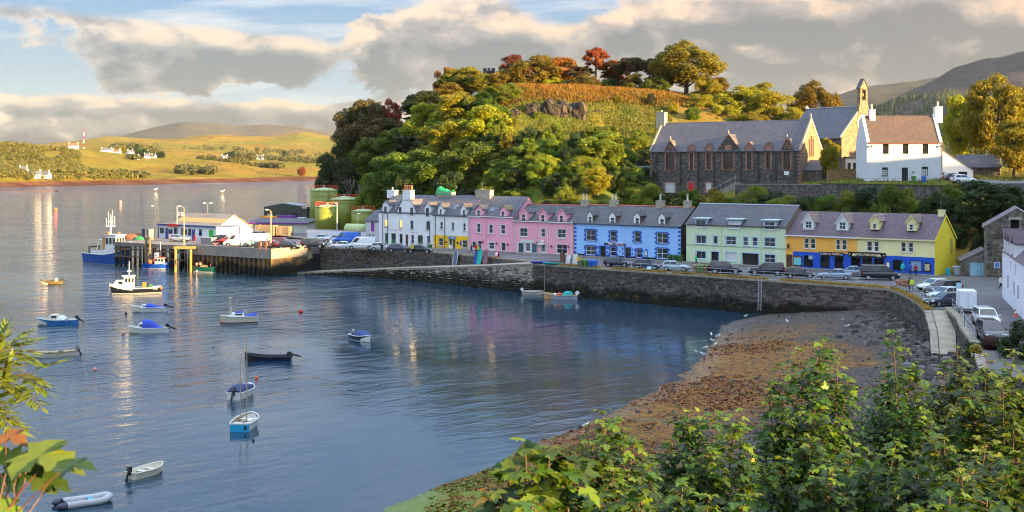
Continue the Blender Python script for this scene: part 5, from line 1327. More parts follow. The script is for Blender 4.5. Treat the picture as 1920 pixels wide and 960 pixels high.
def rwall(name,label,pts,th=.5,cap=CONC,m=None):
 root=thing(name,label,'retaining wall',(pts[0][0],pts[0][1],0));o=Vector((pts[0][0],pts[0][1],0));g=MB(m or RUB_R);c=MB(cap)
 for(x0,y0,b0,t0),(x1,y1,b1,t1)in zip(pts,pts[1:]):
  d=Vector((x1-x0,y1-y0,0)).normalized();n=Vector((d.y,-d.x,0))*-th
  A,B=Vector((x0,y0,0))-o,Vector((x1,y1,0))-o
  if n.y<0:n=-n
  lo=[A+Vector((0,0,b0)),B+Vector((0,0,b1)),B+n+Vector((0,0,b1)),A+n+Vector((0,0,b0))];hi=[A+Vector((0,0,t0)),B+Vector((0,0,t1)),B+n+Vector((0,0,t1)),A+n+Vector((0,0,t0))]
  g.hexa(lo,hi);e=n*.12
  c.hexa([hi[0]-e,hi[1]-e,hi[2]+e,hi[3]+e],[q+Vector((0,0,.14))for q in(hi[0]-e,hi[1]-e,hi[2]+e,hi[3]+e)])
 g.obj('masonry',root);c.obj('coping',root);return root
def wp(px,Y,b,t):p=W3(px,300,Y);return(p.x,p.y,b,t)
rwall('terrace_wall','long grey rubble retaining wall below the school terrace',[wp(1378,221,11.5,16.0),wp(1450,215,11.5,16.1),wp(1542,205,11.5,16.2)])
rwall('garden_wall','dark rubble retaining wall under the garden of the big white house',[wp(1540,200,11.5,16.5),wp(1650,196,11.5,16.4),wp(1780,193,11.5,16.2)],cap=paint('mossy_coping',(.07,.08,.02),.9,.4))
rwall('sunlit_garden_wall','wall with orange evening sun in its stone colour, between the church and the big white house',[wp(1553,214,16.0,18.6),wp(1622,216,16.0,18.8)],m=rubble('sun_orange_rubble',[(.38,.20,.08),(.30,.16,.07),(.42,.25,.11)],(.30,.20,.10)),cap=paint('grassy_coping',(.22,.15,.03),.9,.4))  # orange stone colour stands for evening sun on the wall
def railing(name,label,pts,hgt=1.0,gap=1.8,m=STEEL,rails=(.5,1.0),r=.025):
 root=thing(name,label,'railing',pts[0])
 o=Vector(pts[0]);g=MB(m)
 for A,B in zip(pts,pts[1:]):
  A,B=Vector(A)-o,Vector(B)-o;n=max(1,int((B-A).length/gap))
  for f in rails:g.tube(A+Vector((0,0,hgt*f)),B+Vector((0,0,hgt*f)),r*.8,n=5)
  for i in range(n+1):
   p=A.lerp(B,i/n);q=MB(m);q.tube(p+Vector((0,0,-.05)),p+Vector((0,0,hgt)),r,n=5);q.obj('post',root)
 g.obj('rail',root);return root
railing('garden_railing','thin iron railing along the terrace in front of the big white house',[tuple(W3(px,300,Y).xy)+(16.5,)for px,Y in((1618,199),(1700,197),(1772,195))],.9,1.5,paint('rusty_rail',(.12,.08,.07),.7))
# == PIER, YARD AND TANKS
PF=Frame(PIER_L.x,PIER_L.y,math.degrees(math.atan2(PIER_L.y-PIER_C.y,PIER_C.x-PIER_L.x)))
PL=(PIER_C-PIER_L).length
pier=thing('pier','timber and steel fishing pier with concrete deck reaching out from the harbour','pier',(PIER_L.x,PIER_L.y,0),-PF.a)
SP=PF.s(352)
DECK=paint('pier_deck_concrete',(.19,.16,.13),.9,.25,.5,bmp=.3,bscale=6,dirt=.4)
g=MB(DECK);g.box(-4,SP,0,25,3.75,4.52);g.box(SP,PL,0,26,3.3,4.515);g.obj('deck',pier)
g=MB(CONC);g.box(SP,PL,-.35,.0,3.05,4.85);g.obj('cap_beam',pier)
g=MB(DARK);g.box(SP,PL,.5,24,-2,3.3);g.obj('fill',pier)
for i,q in enumerate(np.arange(-3.6,SP-.3,1.45)):
 for d in(.25,7.0,14.0):
  if d>1 and i%2:continue
  g=MB(block_material('pile_timber',(.10,.075,.05),(.17,.12,.07))if 'pile_timber' not in bpy.data.materials else bpy.data.materials['pile_timber'])
  r_=random.Random(i*7+int(d));g.tube((q+r_.uniform(-.1,.1),d,-2),(q,d,3.8),.27,.24,8);g.obj('pile',pier)
for q in(PF.s(276),PF.s(283.5)):
 g=MB(paint('orange_timber',(.23,.15,.07),.8,.3,4));g.tube((q,-.25,-2),(q,-.25,5.9),.26,.25,8);g.obj('fender_pile',pier)
g=MB(RUST);g.box(-4,SP,.05,.35,3.1,3.4);g.box(-4,SP,.05,.35,1.7,1.9);g.obj('waling_beam',pier)
SHP=block_material('sheet_pile_steel',(.10,.065,.04),(.20,.12,.065),orange=True)
q=SP;k=0
while q<PL-.1:
 w=.62;o_=-.30 if k%2 else-.02
 g=MB(SHP);e=min(q+w,PL)
 g.hexa([(q,.3,-2),(e,.3,-2),(e-.12,o_,-2),(q+.12,o_,-2)][::-1],[(q,.3,3.05),(e,.3,3.05),(e-.12,o_,3.05),(q+.12,o_,3.05)][::-1]);g.obj('sheet_pile',pier)
 q+=w*.97;k+=1
g=MB(SHP);g.box(PL-.05,PL+.25,-.3,9,-2,3.05);g.obj('end_sheet_pile',pier);g=MB(CONC);g.box(PL,PL+.3,-.35,9.4,3.05,4.85);g.obj('end_beam',pier)
def lamp_post(name,label,base,hgt,arm=(0,0),m=STEEL,double=False,head=WHITE,r=.08):
 root=thing(name,label,'street lamp',base)
 g=MB(m);g.tube((0,0,0),(0,0,hgt*.35),r*1.3,n=7);g.tube((0,0,hgt*.35),(0,0,hgt),r,r*.7,7);g.obj('post',root)
 g=MB(m);ax,ay=arm
 g.path([(0,0,hgt),(ax*.5,ay*.5,hgt+.25),(ax,ay,hgt+.3)],r*.6)
 if double:g.path([(0,0,hgt),(-ax*.5,-ay*.5,hgt+.25),(-ax,-ay,hgt+.3)],r*.6)
 g.obj('arm',root)
 for s_ in((1,-1)if double else(1,)):
  g=MB(head);g.smooth=True;g.ball((ax*s_,ay*s_,hgt+.25),.38,.2,.13,8,5);g.obj('lamp_head',root)
 return root
def gpt(px,py,z=QZ):return tuple(PG(px,py,z))
YELP=paint('yellow_lamp_post',(.46,.37,.19),.6,.15)
lamp_post('lamp_post','cream lamp post with a yellow footing on the pier edge',gpt(345,461,4.52),zpix(390,227)-4.5,(-.9,.2),YELP)
lamp_post('lamp_post','dark leaning lamp post at the seaward end of the pier offices',gpt(297,446,4.52),zpix(388,254)-4.5,(-1.3,.3),paint('dark_post',(.10,.10,.11),.5))
lamp_post('lamp_post','tall grey twin floodlight mast behind the pier offices',gpt(389,440,4.52),zpix(384,262)-4.5,(.7,0),GREY,True)
lamp_post('lamp_post','cream lamp post beside the red cars on the pier approach',gpt(508,466),zpix(396,221)-4.5,(-.8,.2),paint('cream_post',(.58,.50,.34),.6))
lamp_post('lamp_post','white lamp post standing in front of the green tanks',gpt(632,449),zpix(384,248)-4.5,(-.2,0),WHITE)
lamp_post('lamp_post','slim grey lamp post on the waterfront by the canopy',gpt(572,414),zpix(366,330)-4.5,(.6,0),GREY,r=.07)
lamp_post('lamp_post','short white lamp post by the white wall near the store',gpt(671,452),zpix(403,243)-4.5,(.2,0),WHITE,r=.06)
# ---- harbour office: low white range with blue fascia
o0=PG(298,447,QZ);OFR=Frame(o0.x,o0.y,37.9)
of=thing('harbour_office','long low white harbour office with a blue fascia on the pier','office',(o0.x,o0.y,4.52),-OFR.a)
OL=OFR.s(406);g=MB(render_wall('office_white',(.74,.76,.80),.2));g.box(0,OL,0,5.5,0,2.75);g.obj('wall',of)
g=MB(paint('office_blue',(.02,.06,.25),.5));g.box(-.3,OL+.1,-.35,5.6,2.75,3.0);g.mat(paint('office_roof',(.16,.15,.15),.9));g.box(-.3,OL+.1,-.34,5.6,3.0,3.08);g.obj('roof',of)
for px,wd,mt,z0,z1 in((304,1.5,'w',1.0,2.3),(313,.9,'d',0.05,2.2),(320,1.6,'w',1.0,2.1),(330,1.2,'b',1.0,2.3),(342,1.0,'b',1.0,2.3),(349,1.0,'w',1.0,2.2),(356,.9,'b',.9,2.3),(363,.9,'d',.05,2.2),(376,.9,'b',1.0,2.3)):
 x=OFR.s(px);m=OFFW if mt=='w' else MATS['office_blue']
 g=MB(m);g.box(x-wd/2,x+wd/2,-.06,.01,z0,z1);w_=g.obj('door' if mt=='d' else 'window',of)
 if mt!='d':g=MB(GLASS);g.box(x-wd/2+.1,x+wd/2-.1,-.075,-.06,z0+.1,z1-.1);g.obj('pane',w_)
g=MB(RED);x=OFR.s(326);g.box(x-1.6,x+1.6,-.42,-.36,2.55,3.15);g.obj('red_sign',of)
g=MB(paint('bright_green_door',(.03,.42,.05),.45));x=OFR.s(397);g.box(x-.8,x+.6,-.06,.01,.05,2.3);g.obj('door',of)
# ---- warehouse
w0=PG(404,452,QZ);WF=Frame(w0.x,w0.y,37.9);wl=14.5;wd_=9.0
wh=thing('warehouse','cream gabled fish warehouse with a patched brown sheet roof on the pier','warehouse',(w0.x,w0.y,4.52),-WF.a)
ze,zr=zpix(428,243)-4.52,zpix(402,246.5)-4.52
CRM=render_wall('cream_render',(.74,.66,.50),.15)
g=MB(CRM);g.quad((-wl,0,0),(0,0,0),(0,0,ze),(-wl,0,ze));g.poly([(0,0,0),(0,wd_,0),(0,wd_,ze),(0,wd_/2,zr),(0,0,ze)]);g.quad((0,wd_,0),(-wl,wd_,0),(-wl,wd_,ze),(0,wd_,ze));g.poly([(-wl,wd_,0),(-wl,0,0),(-wl,0,ze),(-wl,wd_/2,zr),(-wl,wd_,ze)]);g.obj('wall',wh)
def sheet_roof():
 m,t,b,out=new_mat('patched_sheet_roof');v=objc(t);x,y,z=t.sep(v)
 c=t.mix(t.mapr(t.noise(t.vm('MULTIPLY',v,(.3,1,1)),.8,4,.6),.4,.65),(.24,.20,.17),(.17,.145,.13))
 k=t.mapr(t.m('ABSOLUTE',t.m('SUBTRACT',z,ze+(zr-ze)*.52)),.42,.36);c=t.mix(k,c,(.42,.29,.10))
 c=t.mix(t.mapr(t.m('FRACT',t.m('MULTIPLY',x,.5)),.05,.03,0,.6),c,(.10,.09,.08))
 t.link(c,b.inputs['Base Color']);b.inputs['Roughness'].default_value=.8
 w=t.n('ShaderNodeTexWave',wave_type='BANDS',bands_direction='X');t.put(w.inputs['Vector'],v);w.inputs['Scale'].default_value=2.2;bump(t,b,w.outputs['Fac'],.6,.05);return m
g=MB(sheet_roof());k_=(zr-ze)/(wd_/2);g.slab([(-wl-.3,-.4,ze-.4*k_+.04),(.35,-.4,ze-.4*k_+.04),(.35,wd_/2,zr+.04),(-wl-.3,wd_/2,zr+.04)],.08);g.slab([(.35,wd_+.4,ze-.4*k_+.04),(-wl-.3,wd_+.4,ze-.4*k_+.04),(-wl-.3,wd_/2+.002,zr+.04),(.35,wd_/2+.002,zr+.04)],.08);g.obj('roof',wh)
g=MB(MATS['office_blue']);g.box(-.02,.05,2.9,6.2,.02,2.75);dr=g.obj('door_frame',wh);g=MB(paint('brown_shutter',(.13,.05,.03),.6,.2));g.box(.05,.09,3.15,5.95,.02,2.6);g.obj('roller_door',dr);g=MB(PBLUE);g.box(.09,.10,4.0,5.0,1.4,1.95);g.obj('notice',dr)
g=MB(GREY);g.box(.0,.08,4.2,4.8,zr-1.3,zr-.8);g.obj('vent',wh);g=MB(OFFW);g.box(.0,.03,0.8,2.2,1.6,2.6);g.obj('notice_board',wh)
# ---- flagpole with its flag
fp=thing('flagpole','white flagpole on the pier flying a red-crossed white flag','flagpole',gpt(332,449,4.52))
g=MB(WHITE);g.tube((0,0,0),(0,0,zpix(386,247)-4.5),.06,.035,7);g.obj('pole',fp)
zt=zpix(398,247)-4.5;g=MB(WHITE);n=10;th=.012
def wave(u):return.10*math.sin(u*6)*u
for sy in(1,):
 for i in range(n):
  u0,u1=i/n,(i+1)/n;g.hexa([(u0*1.25,wave(u0)-th,zt-.62-u0*.12),(u1*1.25,wave(u1)-th,zt-.62-u1*.12),(u1*1.25,wave(u1)+th,zt-.62-u1*.12),(u0*1.25,wave(u0)+th,zt-.62-u0*.12)],[(u0*1.25,wave(u0)-th,zt-u0*.12),(u1*1.25,wave(u1)-th,zt-u1*.12),(u1*1.25,wave(u1)+th,zt-u1*.12),(u0*1.25,wave(u0)+th,zt-u0*.12)])
fl=g.obj('flag',fp);g=MB(RED);th=.022
for i in range(n):
 u0,u1=i/n,(i+1)/n
 for lo,hi in([(-.42,-.22)]if i not in(4,5)else[(-.62,0)]):
  g.hexa([(u0*1.25,wave(u0)-th,zt+lo-u0*.12),(u1*1.25,wave(u1)-th,zt+lo-u1*.12),(u1*1.25,wave(u1)+th,zt+lo-u1*.12),(u0*1.25,wave(u0)+th,zt+lo-u0*.12)],[(u0*1.25,wave(u0)-th,zt+hi-u0*.12),(u1*1.25,wave(u1)-th,zt+hi-u1*.12),(u1*1.25,wave(u1)+th,zt+hi-u1*.12),(u0*1.25,wave(u0)+th,zt+hi-u0*.12)])
g.obj('red_cross',fl)
# ---- harbour steps along the wall
s0=Vector((-40.2,221.8));sd_=(PIER_C-Vector((-38.4,224.6))).normalized()
stt=thing('harbour_steps','weathered stone steps running down to the water beside the pier','steps',(-36.3,223.0,0),R(0))
dv=Vector((-43.6,213.2));
A=Vector((0,0));Bv=(PG(503,511,.2).xy-Vector((-36.3,223.0)))
n=22;du=Bv.normalized();nu=Vector((-du.y,du.x))
if nu.y>0:nu=-nu
nu=-nu
for i in range(n):
 g=MB(paint('step_stone',(.36,.27,.15),.9,.3,2,dirt=.4));f0,f1=i/n,(i+1)/n;p0,p1=Bv*f0,Bv*f1;z=4.4-4.2*f1
 w_=nu*1.5
 g.prism([(p0.x,p0.y),(p1.x,p1.y),(p1.x+w_.x,p1.y+w_.y),(p0.x+w_.x,p0.y+w_.y)],z-1.6,z+.19);g.obj('step',stt)
g=MB(STEEL);g.tube((0,0,5.3),(Bv.x,Bv.y,1.1),.04,n=5)
for f in(0,.25,.5,.75,1):p=Bv*f;g.tube((p.x,p.y,4.3-4.2*f),(p.x,p.y,5.3-4.2*f),.03,n=5)
g.obj('handrail',stt)
# ---- green storage tanks
TANKG=paint('tank_green',(.20,.225,.016),.45,.14,.5,dirt=.15)
TANKT=paint('tank_top_green',(.42,.50,.22),.5,.1,.6)
def tank(label,px,Y,r,zt,rail=True,arc=0.0):
 X=(px-960)*Y/F;root=thing('storage_tank',label,'storage tank',(X,Y,QZ),group='green fuel tanks in the pier yard');hh=zt-QZ
 g=MB(TANKG);g.smooth=True;g.lathe([(r,0),(r,hh)],40);g.smooth=False
 for z in np.arange(1.6,hh,1.6):g.lathe([(r+.002,z-.02),(r+.03,z),(r+.002,z+.02)],40)
 g.obj('shell',root)
 g=MB(TANKT);g.smooth=True;g.lathe([(r+.05,hh),(r+.05,hh+.08),(r*.5,hh+.08+r*.13),(.0,hh+.08+r*.2)],40);g.obj('roof',root)
 g=MB(GREY);g.lathe([(.25,hh+.1),(.25,hh+r*.2+.35),(.35,hh+r*.2+.35),(.3,hh+r*.2+.5),(0,hh+r*.2+.5)],10);g.obj('vent',root)
 if rail:
  m=MB(paint('red_rail',(.70,.05,.02),.5));n=18
  for i in range(n):
   a0,a1=2*math.pi*i/n,2*math.pi*(i+1)/n
   m.tube((r*math.cos(a0),r*math.sin(a0),hh+1.05),(r*math.cos(a1),r*math.sin(a1),hh+1.05),.05,n=4);m.tube((r*math.cos(a0),r*math.sin(a0),hh+.55),(r*math.cos(a1),r*math.sin(a1),hh+.55),.03,n=4)
   m.tube((r*math.cos(a0),r*math.sin(a0),hh),(r*math.cos(a0),r*math.sin(a0),hh+1.05),.03,n=4)
  m.obj('guard_rail',root)
 m=MB(TANKG);a=-math.pi/2+.5+arc;cx,cy=(r+.2)*math.cos(a),(r+.2)*math.sin(a);tx,ty=-math.sin(a)*.22,math.cos(a)*.22
 for s_ in(-1,1):m.tube((cx+tx*s_,cy+ty*s_,0),(cx+tx*s_,cy+ty*s_,hh+1),.03,n=4)
 for z in np.arange(.3,hh,.5):m.tube((cx-tx,cy-ty,z),(cx+tx,cy+ty,z),.02,n=4)
 m.obj('ladder',root);return root
tank('tallest green tank at the back left, with red top rail',607.5,282,3.15,zpix(357,282))
tank('front green tank nearest the white yard wall',613.5,264,2.55,zpix(388,264))
tank('widest green tank in the middle of the tank yard',646,280,3.65,zpix(374,280))
tank('low green tank beside the store with the purple shutter',681,262,2.5,zpix(396,262),True,.6)
ht=W3(667,425,253);hr=thing('horizontal_tank','pale green horizontal tank lying behind the white yard wall','storage tank',(ht.x,ht.y,QZ),-R(32))
g=MB(TANKT);g.smooth=True;g.M=Matrix.Translation((0,0,1.75))@Matrix.Rotation(R(90),4,'Y');g.lathe([(0,-2.6),(.7,-2.5),(1.2,-2.2),(1.2,2.2),(.7,2.5),(0,2.6)],20);g.obj('shell',hr)
g=MB(GREY);g.box(-1.6,-1.2,-1,1,0,.9);g.box(1.2,1.6,-1,1,0,.9);g.obj('cradle',hr)
# ---- white yard wall
yw=PG(576,449,QZ);YF=Frame(yw.x,yw.y,37.9);YL=YF.s(690)
yr=thing('yard_wall','white painted yard wall in front of the green tanks','yard wall',(yw.x,yw.y,QZ),-YF.a)
g=MB(render_wall('yard_white',(.72,.74,.78),.25));g.box(0,YL,0,.3,0,2.1);g.obj('wall',yr);g=MB(paint('yard_cap',(.30,.22,.20),.8));g.box(-.05,YL+.05,-.06,.36,2.1,2.22);g.obj('coping',yr)
g=MB(render_wall('yard_white_shed',(.68,.70,.72),.2));g.box(.0,4.2,-.06,0,.0,1.7);g.obj('roller_shutter',yr);g=MB(OFFW);x=YF.s(603);g.box(x-.9,x+.9,-.04,.0,1.0,1.75);sg=g.obj('notice_board',yr);g=MB(paint('purple_paint',(.2,.035,.3)));g.box(x-.8,x+.8,-.05,-.04,1.02,1.2);g.obj('notice_strip',sg)
# ---- open canopy (boat shed frame)
cp=W3(495,432,286);
cn=thing('canopy','dark green open-sided steel canopy at the back of the pier yard','canopy',(cp.x,cp.y,QZ),-R(6))
DG=paint('dark_green_steel',(.045,.055,.035),.6,.15);cw=72*286/F;zt=zpix(388,286)-QZ
g=MB(DG)
g.add([(0,0,zt-1.6),(cw,0,zt-1.4),(cw,0,zt+.2),(cw*.5,0,zt+.8),(0,0,zt),(0,.15,zt-1.6),(cw,.15,zt-1.4),(cw,.15,zt+.2),(cw*.5,.15,zt+.8),(0,.15,zt)],[(0,1,2,3,4),(9,8,7,6,5),(4,3,8,9),(3,2,7,8)])
g.obj('front_fascia',cn)
g=MB(GREY);g.slab([(0,0,zt),(cw*.5,0,zt+.82),(cw*.5,7,zt+.82),(0,7,zt)][::-1],.1);g.slab([(cw*.5,0,zt+.82),(cw,0,zt+.22),(cw,7,zt+.22),(cw*.5,7,zt+.82)][::-1],.1);g.obj('roof',cn)
for x,y in((.3,.2),(2.4,.2),(cw*.78,.2),(cw-.3,.2),(.3,6.8),(cw-.3,6.8)):
 g=MB(DG);g.box(x-.3,x+.3,y,y+.4,0,zt-.2);g.obj('column',cn)
g=MB(paint('mesh_grey',(.42,.44,.44),.7));g.box(.4,cw-.4,6.9,7.0,2.6,zt-.6);g.obj('back_panel',cn)
# ---- yard shed with purple doors, fence stacks, lorry, crates
ys=PG(466,436,QZ);ysh=thing('yard_shed','low white shed with purple doors behind the pier warehouse','shed',(ys.x,ys.y,QZ),-R(14))
L_=118*275/F;g=MB(render_wall('shed_white',(.66,.62,.55),.25));g.box(0,L_,0,6,0,2.2);g.obj('wall',ysh);g=MB(paint('shed_roof_felt',(.12,.11,.11),.9,.2));g.hexa([(-.3,-.4,2.2),(L_+.3,-.4,2.2),(L_+.3,6.3,2.9),(-.3,6.3,2.9)],[(-.3,-.4,2.33),(L_+.3,-.4,2.33),(L_+.3,6.3,3.05),(-.3,6.3,3.05)]);g.mat(MATS['purple_paint']);g.box(-.3,L_+.3,-.46,-.40,2.05,2.32);g.obj('roof',ysh)
g=MB(MATS['purple_paint']);g.box(3.4,5.4,-.06,.01,.1,1.9);g.obj('door',ysh);g=MB(MATS['purple_paint']);g.box(5.45,7.2,-.06,.01,.1,1.9);g.obj('door',ysh)
def boxcrate(name,label,cat,px,py,w,d,hh,m,rz=-20,z=QZ,slats=0,group=None):
 p=PG(px,py,z);root=thing(name,label,cat,tuple(p),R(rz),group);g=MB(m)
 if slats:
  g.box(-w/2,w/2,-d/2,d/2,0,.08);g.obj('base',root)
  for i in range(slats):
   z0=.12+(hh-.12)*i/slats;z1=z0+(hh-.12)/slats*.7
   for k,b in enumerate(((-w/2,w/2,-d/2,-d/2+.04),(-w/2,w/2,d/2-.04,d/2),(-w/2,-w/2+.04,-d/2+.04,d/2-.04),(w/2-.04,w/2,-d/2+.04,d/2-.04))):
    q=MB(m);q.box(*b,z0,z1);q.obj('slat',root)
  for sx in(-1,1):
   for sy in(-1,1):q=MB(m);q.box(sx*w/2-.05,sx*w/2+.05,sy*d/2-.05,sy*d/2+.05,0,hh);q.obj('corner_post',root)
 else:
  g.hexa([(-w/2*.94,-d/2*.94,0),(w/2*.94,-d/2*.94,0),(w/2*.94,d/2*.94,0),(-w/2*.94,d/2*.94,0)],[(-w/2,-d/2,hh),(w/2,-d/2,hh),(w/2,d/2,hh),(-w/2,d/2,hh)]);g.obj('body',root)
  q=MB(m);q.box(-w/2-.05,w/2+.05,-d/2-.05,d/2+.05,hh,hh+.09);q.obj('lid',root)
 return root
PALW=paint('pallet_wood',(.26,.19,.12),.9,.3,4)
boxcrate('slatted_bin','weathered slatted wooden bin in front of the yard shed','bin',500,441,4.0,2.4,2.3,PALW,-14,slats=5)
boxcrate('slatted_bin','second slatted wooden bin with green nets nearer the road','bin',534,441,2.8,2.4,2.0,PALW,-14,slats=5)
boxcrate('fish_box','large green fish box beside the slatted bins','box',531,432,2.0,1.6,1.5,GREEND,-10)
boxcrate('fish_box','white fish tote with red and blue squares in the pier yard','box',550,431,2.3,1.8,2.2,WHITE,-6)
boxcrate('fish_box','tan fish tote right of the white tote in the yard','box',559.5,427,1.7,1.5,1.5,paint('tan_tote',(.45,.33,.16),.7),-6)
boxcrate('fish_box','pale blue fish tote by the end of the white yard wall','box',571,426,1.9,1.6,1.5,PBLUE,-6)
boxcrate('steel_bin','grey steel locker on the outer end of the pier','locker',279,449,1.5,1.2,2.0,GREY,-35,4.52)
boxcrate('net_bin','dark blue net bin beside the grey locker on the pier','bin',273.5,449,1.0,1.2,2.1,paint('navy_bin',(.03,.04,.09),.6),-35,4.52)
boxcrate('pump_box','grey fuel pump box on the pier in front of the office','pump box',391,457,3.2,1.3,1.1,paint('stone_grey_box',(.30,.28,.26),.8),-37,4.52)
NET=paint('fishing_net',(.22,.09,.04),.9,.6,6,bmp=.8,bscale=10)
def heap(name,label,px,py,r,hh,m,z=4.52,seed=1):
 p=PG(px,py,z);rr=random.Random(seed);g=MB(m);g.smooth=True;k,n=6,16;vs=[]
 for j in range(k):
  t=j/(k-1)
  for i in range(n):
   a=2*math.pi*i/n;q=r*math.cos(t*1.5)*(1+rr.uniform(-.18,.18));vs.append((q*math.cos(a)*1.5,q*math.sin(a),hh*math.sin(t*1.57)*(1+rr.uniform(-.15,.15))))
 g.add(vs,[(j*n+i,j*n+(i+1)%n,(j+1)*n+(i+1)%n,(j+1)*n+i)for j in range(k-1)for i in range(n)]+[tuple((k-1)*n+i for i in range(n))])
 o=g.obj(name,None,tuple(p));return tag(o,label,'net')
heap('fishing_net','brown heap of fishing net at the outer end of the pier',252,448,1.9,1.2,NET,seed=2);heap('fishing_net','small green heap of net beside the brown net on the pier',263,449,.8,.7,paint('green_net',(.03,.22,.09),.9,.5,6),seed=3)
g=MB(paint('crane_yellow',(.33,.20,.04),.7,.3,3,dirt=.4));yb=thing('mooring_dolphin','yellow painted mooring platform at the corner of the timber pier','mooring platform',gpt(347,463,4.5));g.box(-1.9,1.9,-.8,.4,-.3,.1);g.obj('platform',yb);g=MB(MATS['crane_yellow']);g.tube((-1.6,-.6,-6),(-1.6,-.6,-.4),.24,n=8);g.obj('leg',yb);g=MB(MATS['crane_yellow']);g.tube((1.2,-.6,-6),(1.2,-.6,-.4),.24,n=8);g.obj('leg',yb)
def ring(label,px,py,m,z,face=-R(37)):
 p=PG(px,py,z);root=thing('life_ring',label,'life ring',(p.x,p.y,z),face,'life rings along the harbour')
 g=MB(m);g.smooth=True;n,k=16,6;vs=[]
 for i in range(n):
  a=2*math.pi*i/n
  for j in range(k):b=2*math.pi*j/k;q=.38+.09*math.cos(b);vs.append((q*math.cos(a),-.12+.09*math.sin(b),1.1+q*math.sin(a)))
 g.add(vs,[(i*k+j,i*k+(j+1)%k,((i+1)%n)*k+(j+1)%k,((i+1)%n)*k+j)for i in range(n)for j in range(k)]);g.obj('ring',root)
 g=MB(RED);g.tube((0,0,0),(0,0,1.7),.05,n=6);g.obj('post',root)
LR=paint('life_ring_orange',(.75,.22,.06),.5)
ring('orange life ring on the pier before the red notice',366,457,RED,4.52);ring('cream life ring on the corner of the sheet-piled pier',488,470,LR,4.8);ring('orange life ring right of the cream one at the pier corner',499,470,LR,4.8)
# == RIGHT-HAND BUILDINGS
Z8=lambda X,Y:(1760+X/6,360+Y/6)
b0=PG(1845,519,QZ);bn=thing('stone_barn','tall rubble stone barn gable at the right with a dark loft opening','barn',(b0.x,b0.y,QZ),R(-21))
BW,bze,bza=8.2,6.8,9.3
g=MB(rubble('barn_mortar',[(.22,.19,.15),(.30,.26,.21),(.16,.14,.12)],(.36,.32,.26),scale=4.5,flat=1.2,mortar_amt=.8));o1,o2,oz0,oz1=3.3,4.35,5.95,7.75
for a,b,c,d in((0,o1,0,bze),(o1,o2,0,oz0),(o2,BW,0,bze)):g.quad((a,0,c),(b,0,c),(b,0,d),(a,0,d))
g.poly([(0,0,bze),(o1,0,bze),(o1,0,bze+(bza-bze)*o1/(BW/2))]);g.poly([(o2,0,bze),(BW,0,bze),(o2,0,bze+(bza-bze)*(BW-o2)/(BW/2))]);g.poly([(o1,0,oz1),(o2,0,oz1),(o2,0,bze+(bza-bze)*(BW-o2)/(BW/2)),(BW/2,0,bza),(o1,0,bze+(bza-bze)*o1/(BW/2))])
g.quad((o1,0,oz0),(o2,0,oz0),(o2,.5,oz0),(o1,.5,oz0));g.quad((o1,0,oz0),(o1,.5,oz0),(o1,.5,oz1),(o1,0,oz1));g.quad((o2,.5,oz0),(o2,0,oz0),(o2,0,oz1),(o2,.5,oz1));g.mat(DARK);g.quad((o1,.5,oz0),(o2,.5,oz0),(o2,.5,oz1),(o1,.5,oz1))
g.mat(MATS['barn_mortar']);g.quad((0,12,0),(0,0,0),(0,0,bze),(0,12,bze));g.quad((BW,0,0),(BW,12,0),(BW,12,bze),(BW,0,bze));g.poly([(BW,12,0),(0,12,0),(0,12,bze),(BW/2,12,bza),(BW,12,bze)]);g.obj('wall',bn)
k_=(bza-bze)/(BW/2);g=MB(slate('barn_slate',(.16,.13,.13),(.2,.14,.1),.5,.2))
for s_ in(0,1):
 x0,x1=(-.25,BW/2)if s_==0 else(BW+.25,BW/2+.002)
 P_=[(x0,-.1,bze-.25*k_),(x0,12.1,bze-.25*k_),(x1,12.1,bza),(x1,-.1,bza)];g.slab(P_[::-1]if s_==0 else P_,.16)
g.obj('roof',bn);g=MB(SANDST);g.box(o1-.3,o2+.3,-.06,.02,oz1,oz1+.35);g.obj('lintel',bn)
STN=block_material('barn_stone',(.055,.046,.038),(.22,.17,.12),weedy=False)
un=[];sr=random.Random(12)
for _ in range(8):
 g=MB(STN);n=sr.choice((5,6,7));ang=sorted(sr.uniform(0,6.28)for _ in range(n));ang=[2*math.pi*i/n+sr.uniform(-.25,.25)for i in range(n)]
 f=[(.5*math.cos(a),-.5,.5*math.sin(a))for a in ang];bk_=[(.56*math.cos(a),.5,.56*math.sin(a))for a in ang]
 g.add(f+bk_,[tuple(range(n))]+[(i,(i+1)%n,(i+1)%n+n,i+n)for i in range(n)]);un.append(g.mesh('stone'))
z=.25
while z<bza-.3:
 x=.3+sr.uniform(0,.2);rowh=sr.uniform(.34,.5)
 while x<BW-.25:
  w=sr.uniform(.36,.8);cx=x+w/2
  top=bze+k_*min(cx,BW-cx)
  if z+rowh/2<top-.25 and cx+w/2<BW-.05 and not(o1-w/2<cx<o2+w/2 and oz0-.25<z<oz1+.4)and sr.random()<.86:
   o=bpy.data.objects.new('stone',sr.choice(un));link(o,bn);o.location=(cx,-.02,z+sr.uniform(-.05,.05));o.scale=(w*.98,.16,rowh*sr.uniform(.7,1.0));o.rotation_euler=(0,sr.uniform(-.2,.2),0)
  x+=w+.05
 z+=rowh+.03
l0=PG(1802,517,QZ);ln=thing('lean_to','low stone lean-to with pale blue double doors beside the barn','outbuilding',(l0.x,l0.y,QZ),R(-14));lw_=3.1
g=MB(MATS['barn_mortar']);g.box(0,1.15,0,.4,0,2.1);g.box(1.15,lw_,0,.4,1.85,2.1);g.poly([(0,.0,2.1),(lw_,.0,2.1),(lw_,.0,3.6)]);g.quad((0,5,0),(0,0,0),(0,0,2.1),(0,5,2.1));g.obj('wall',ln)
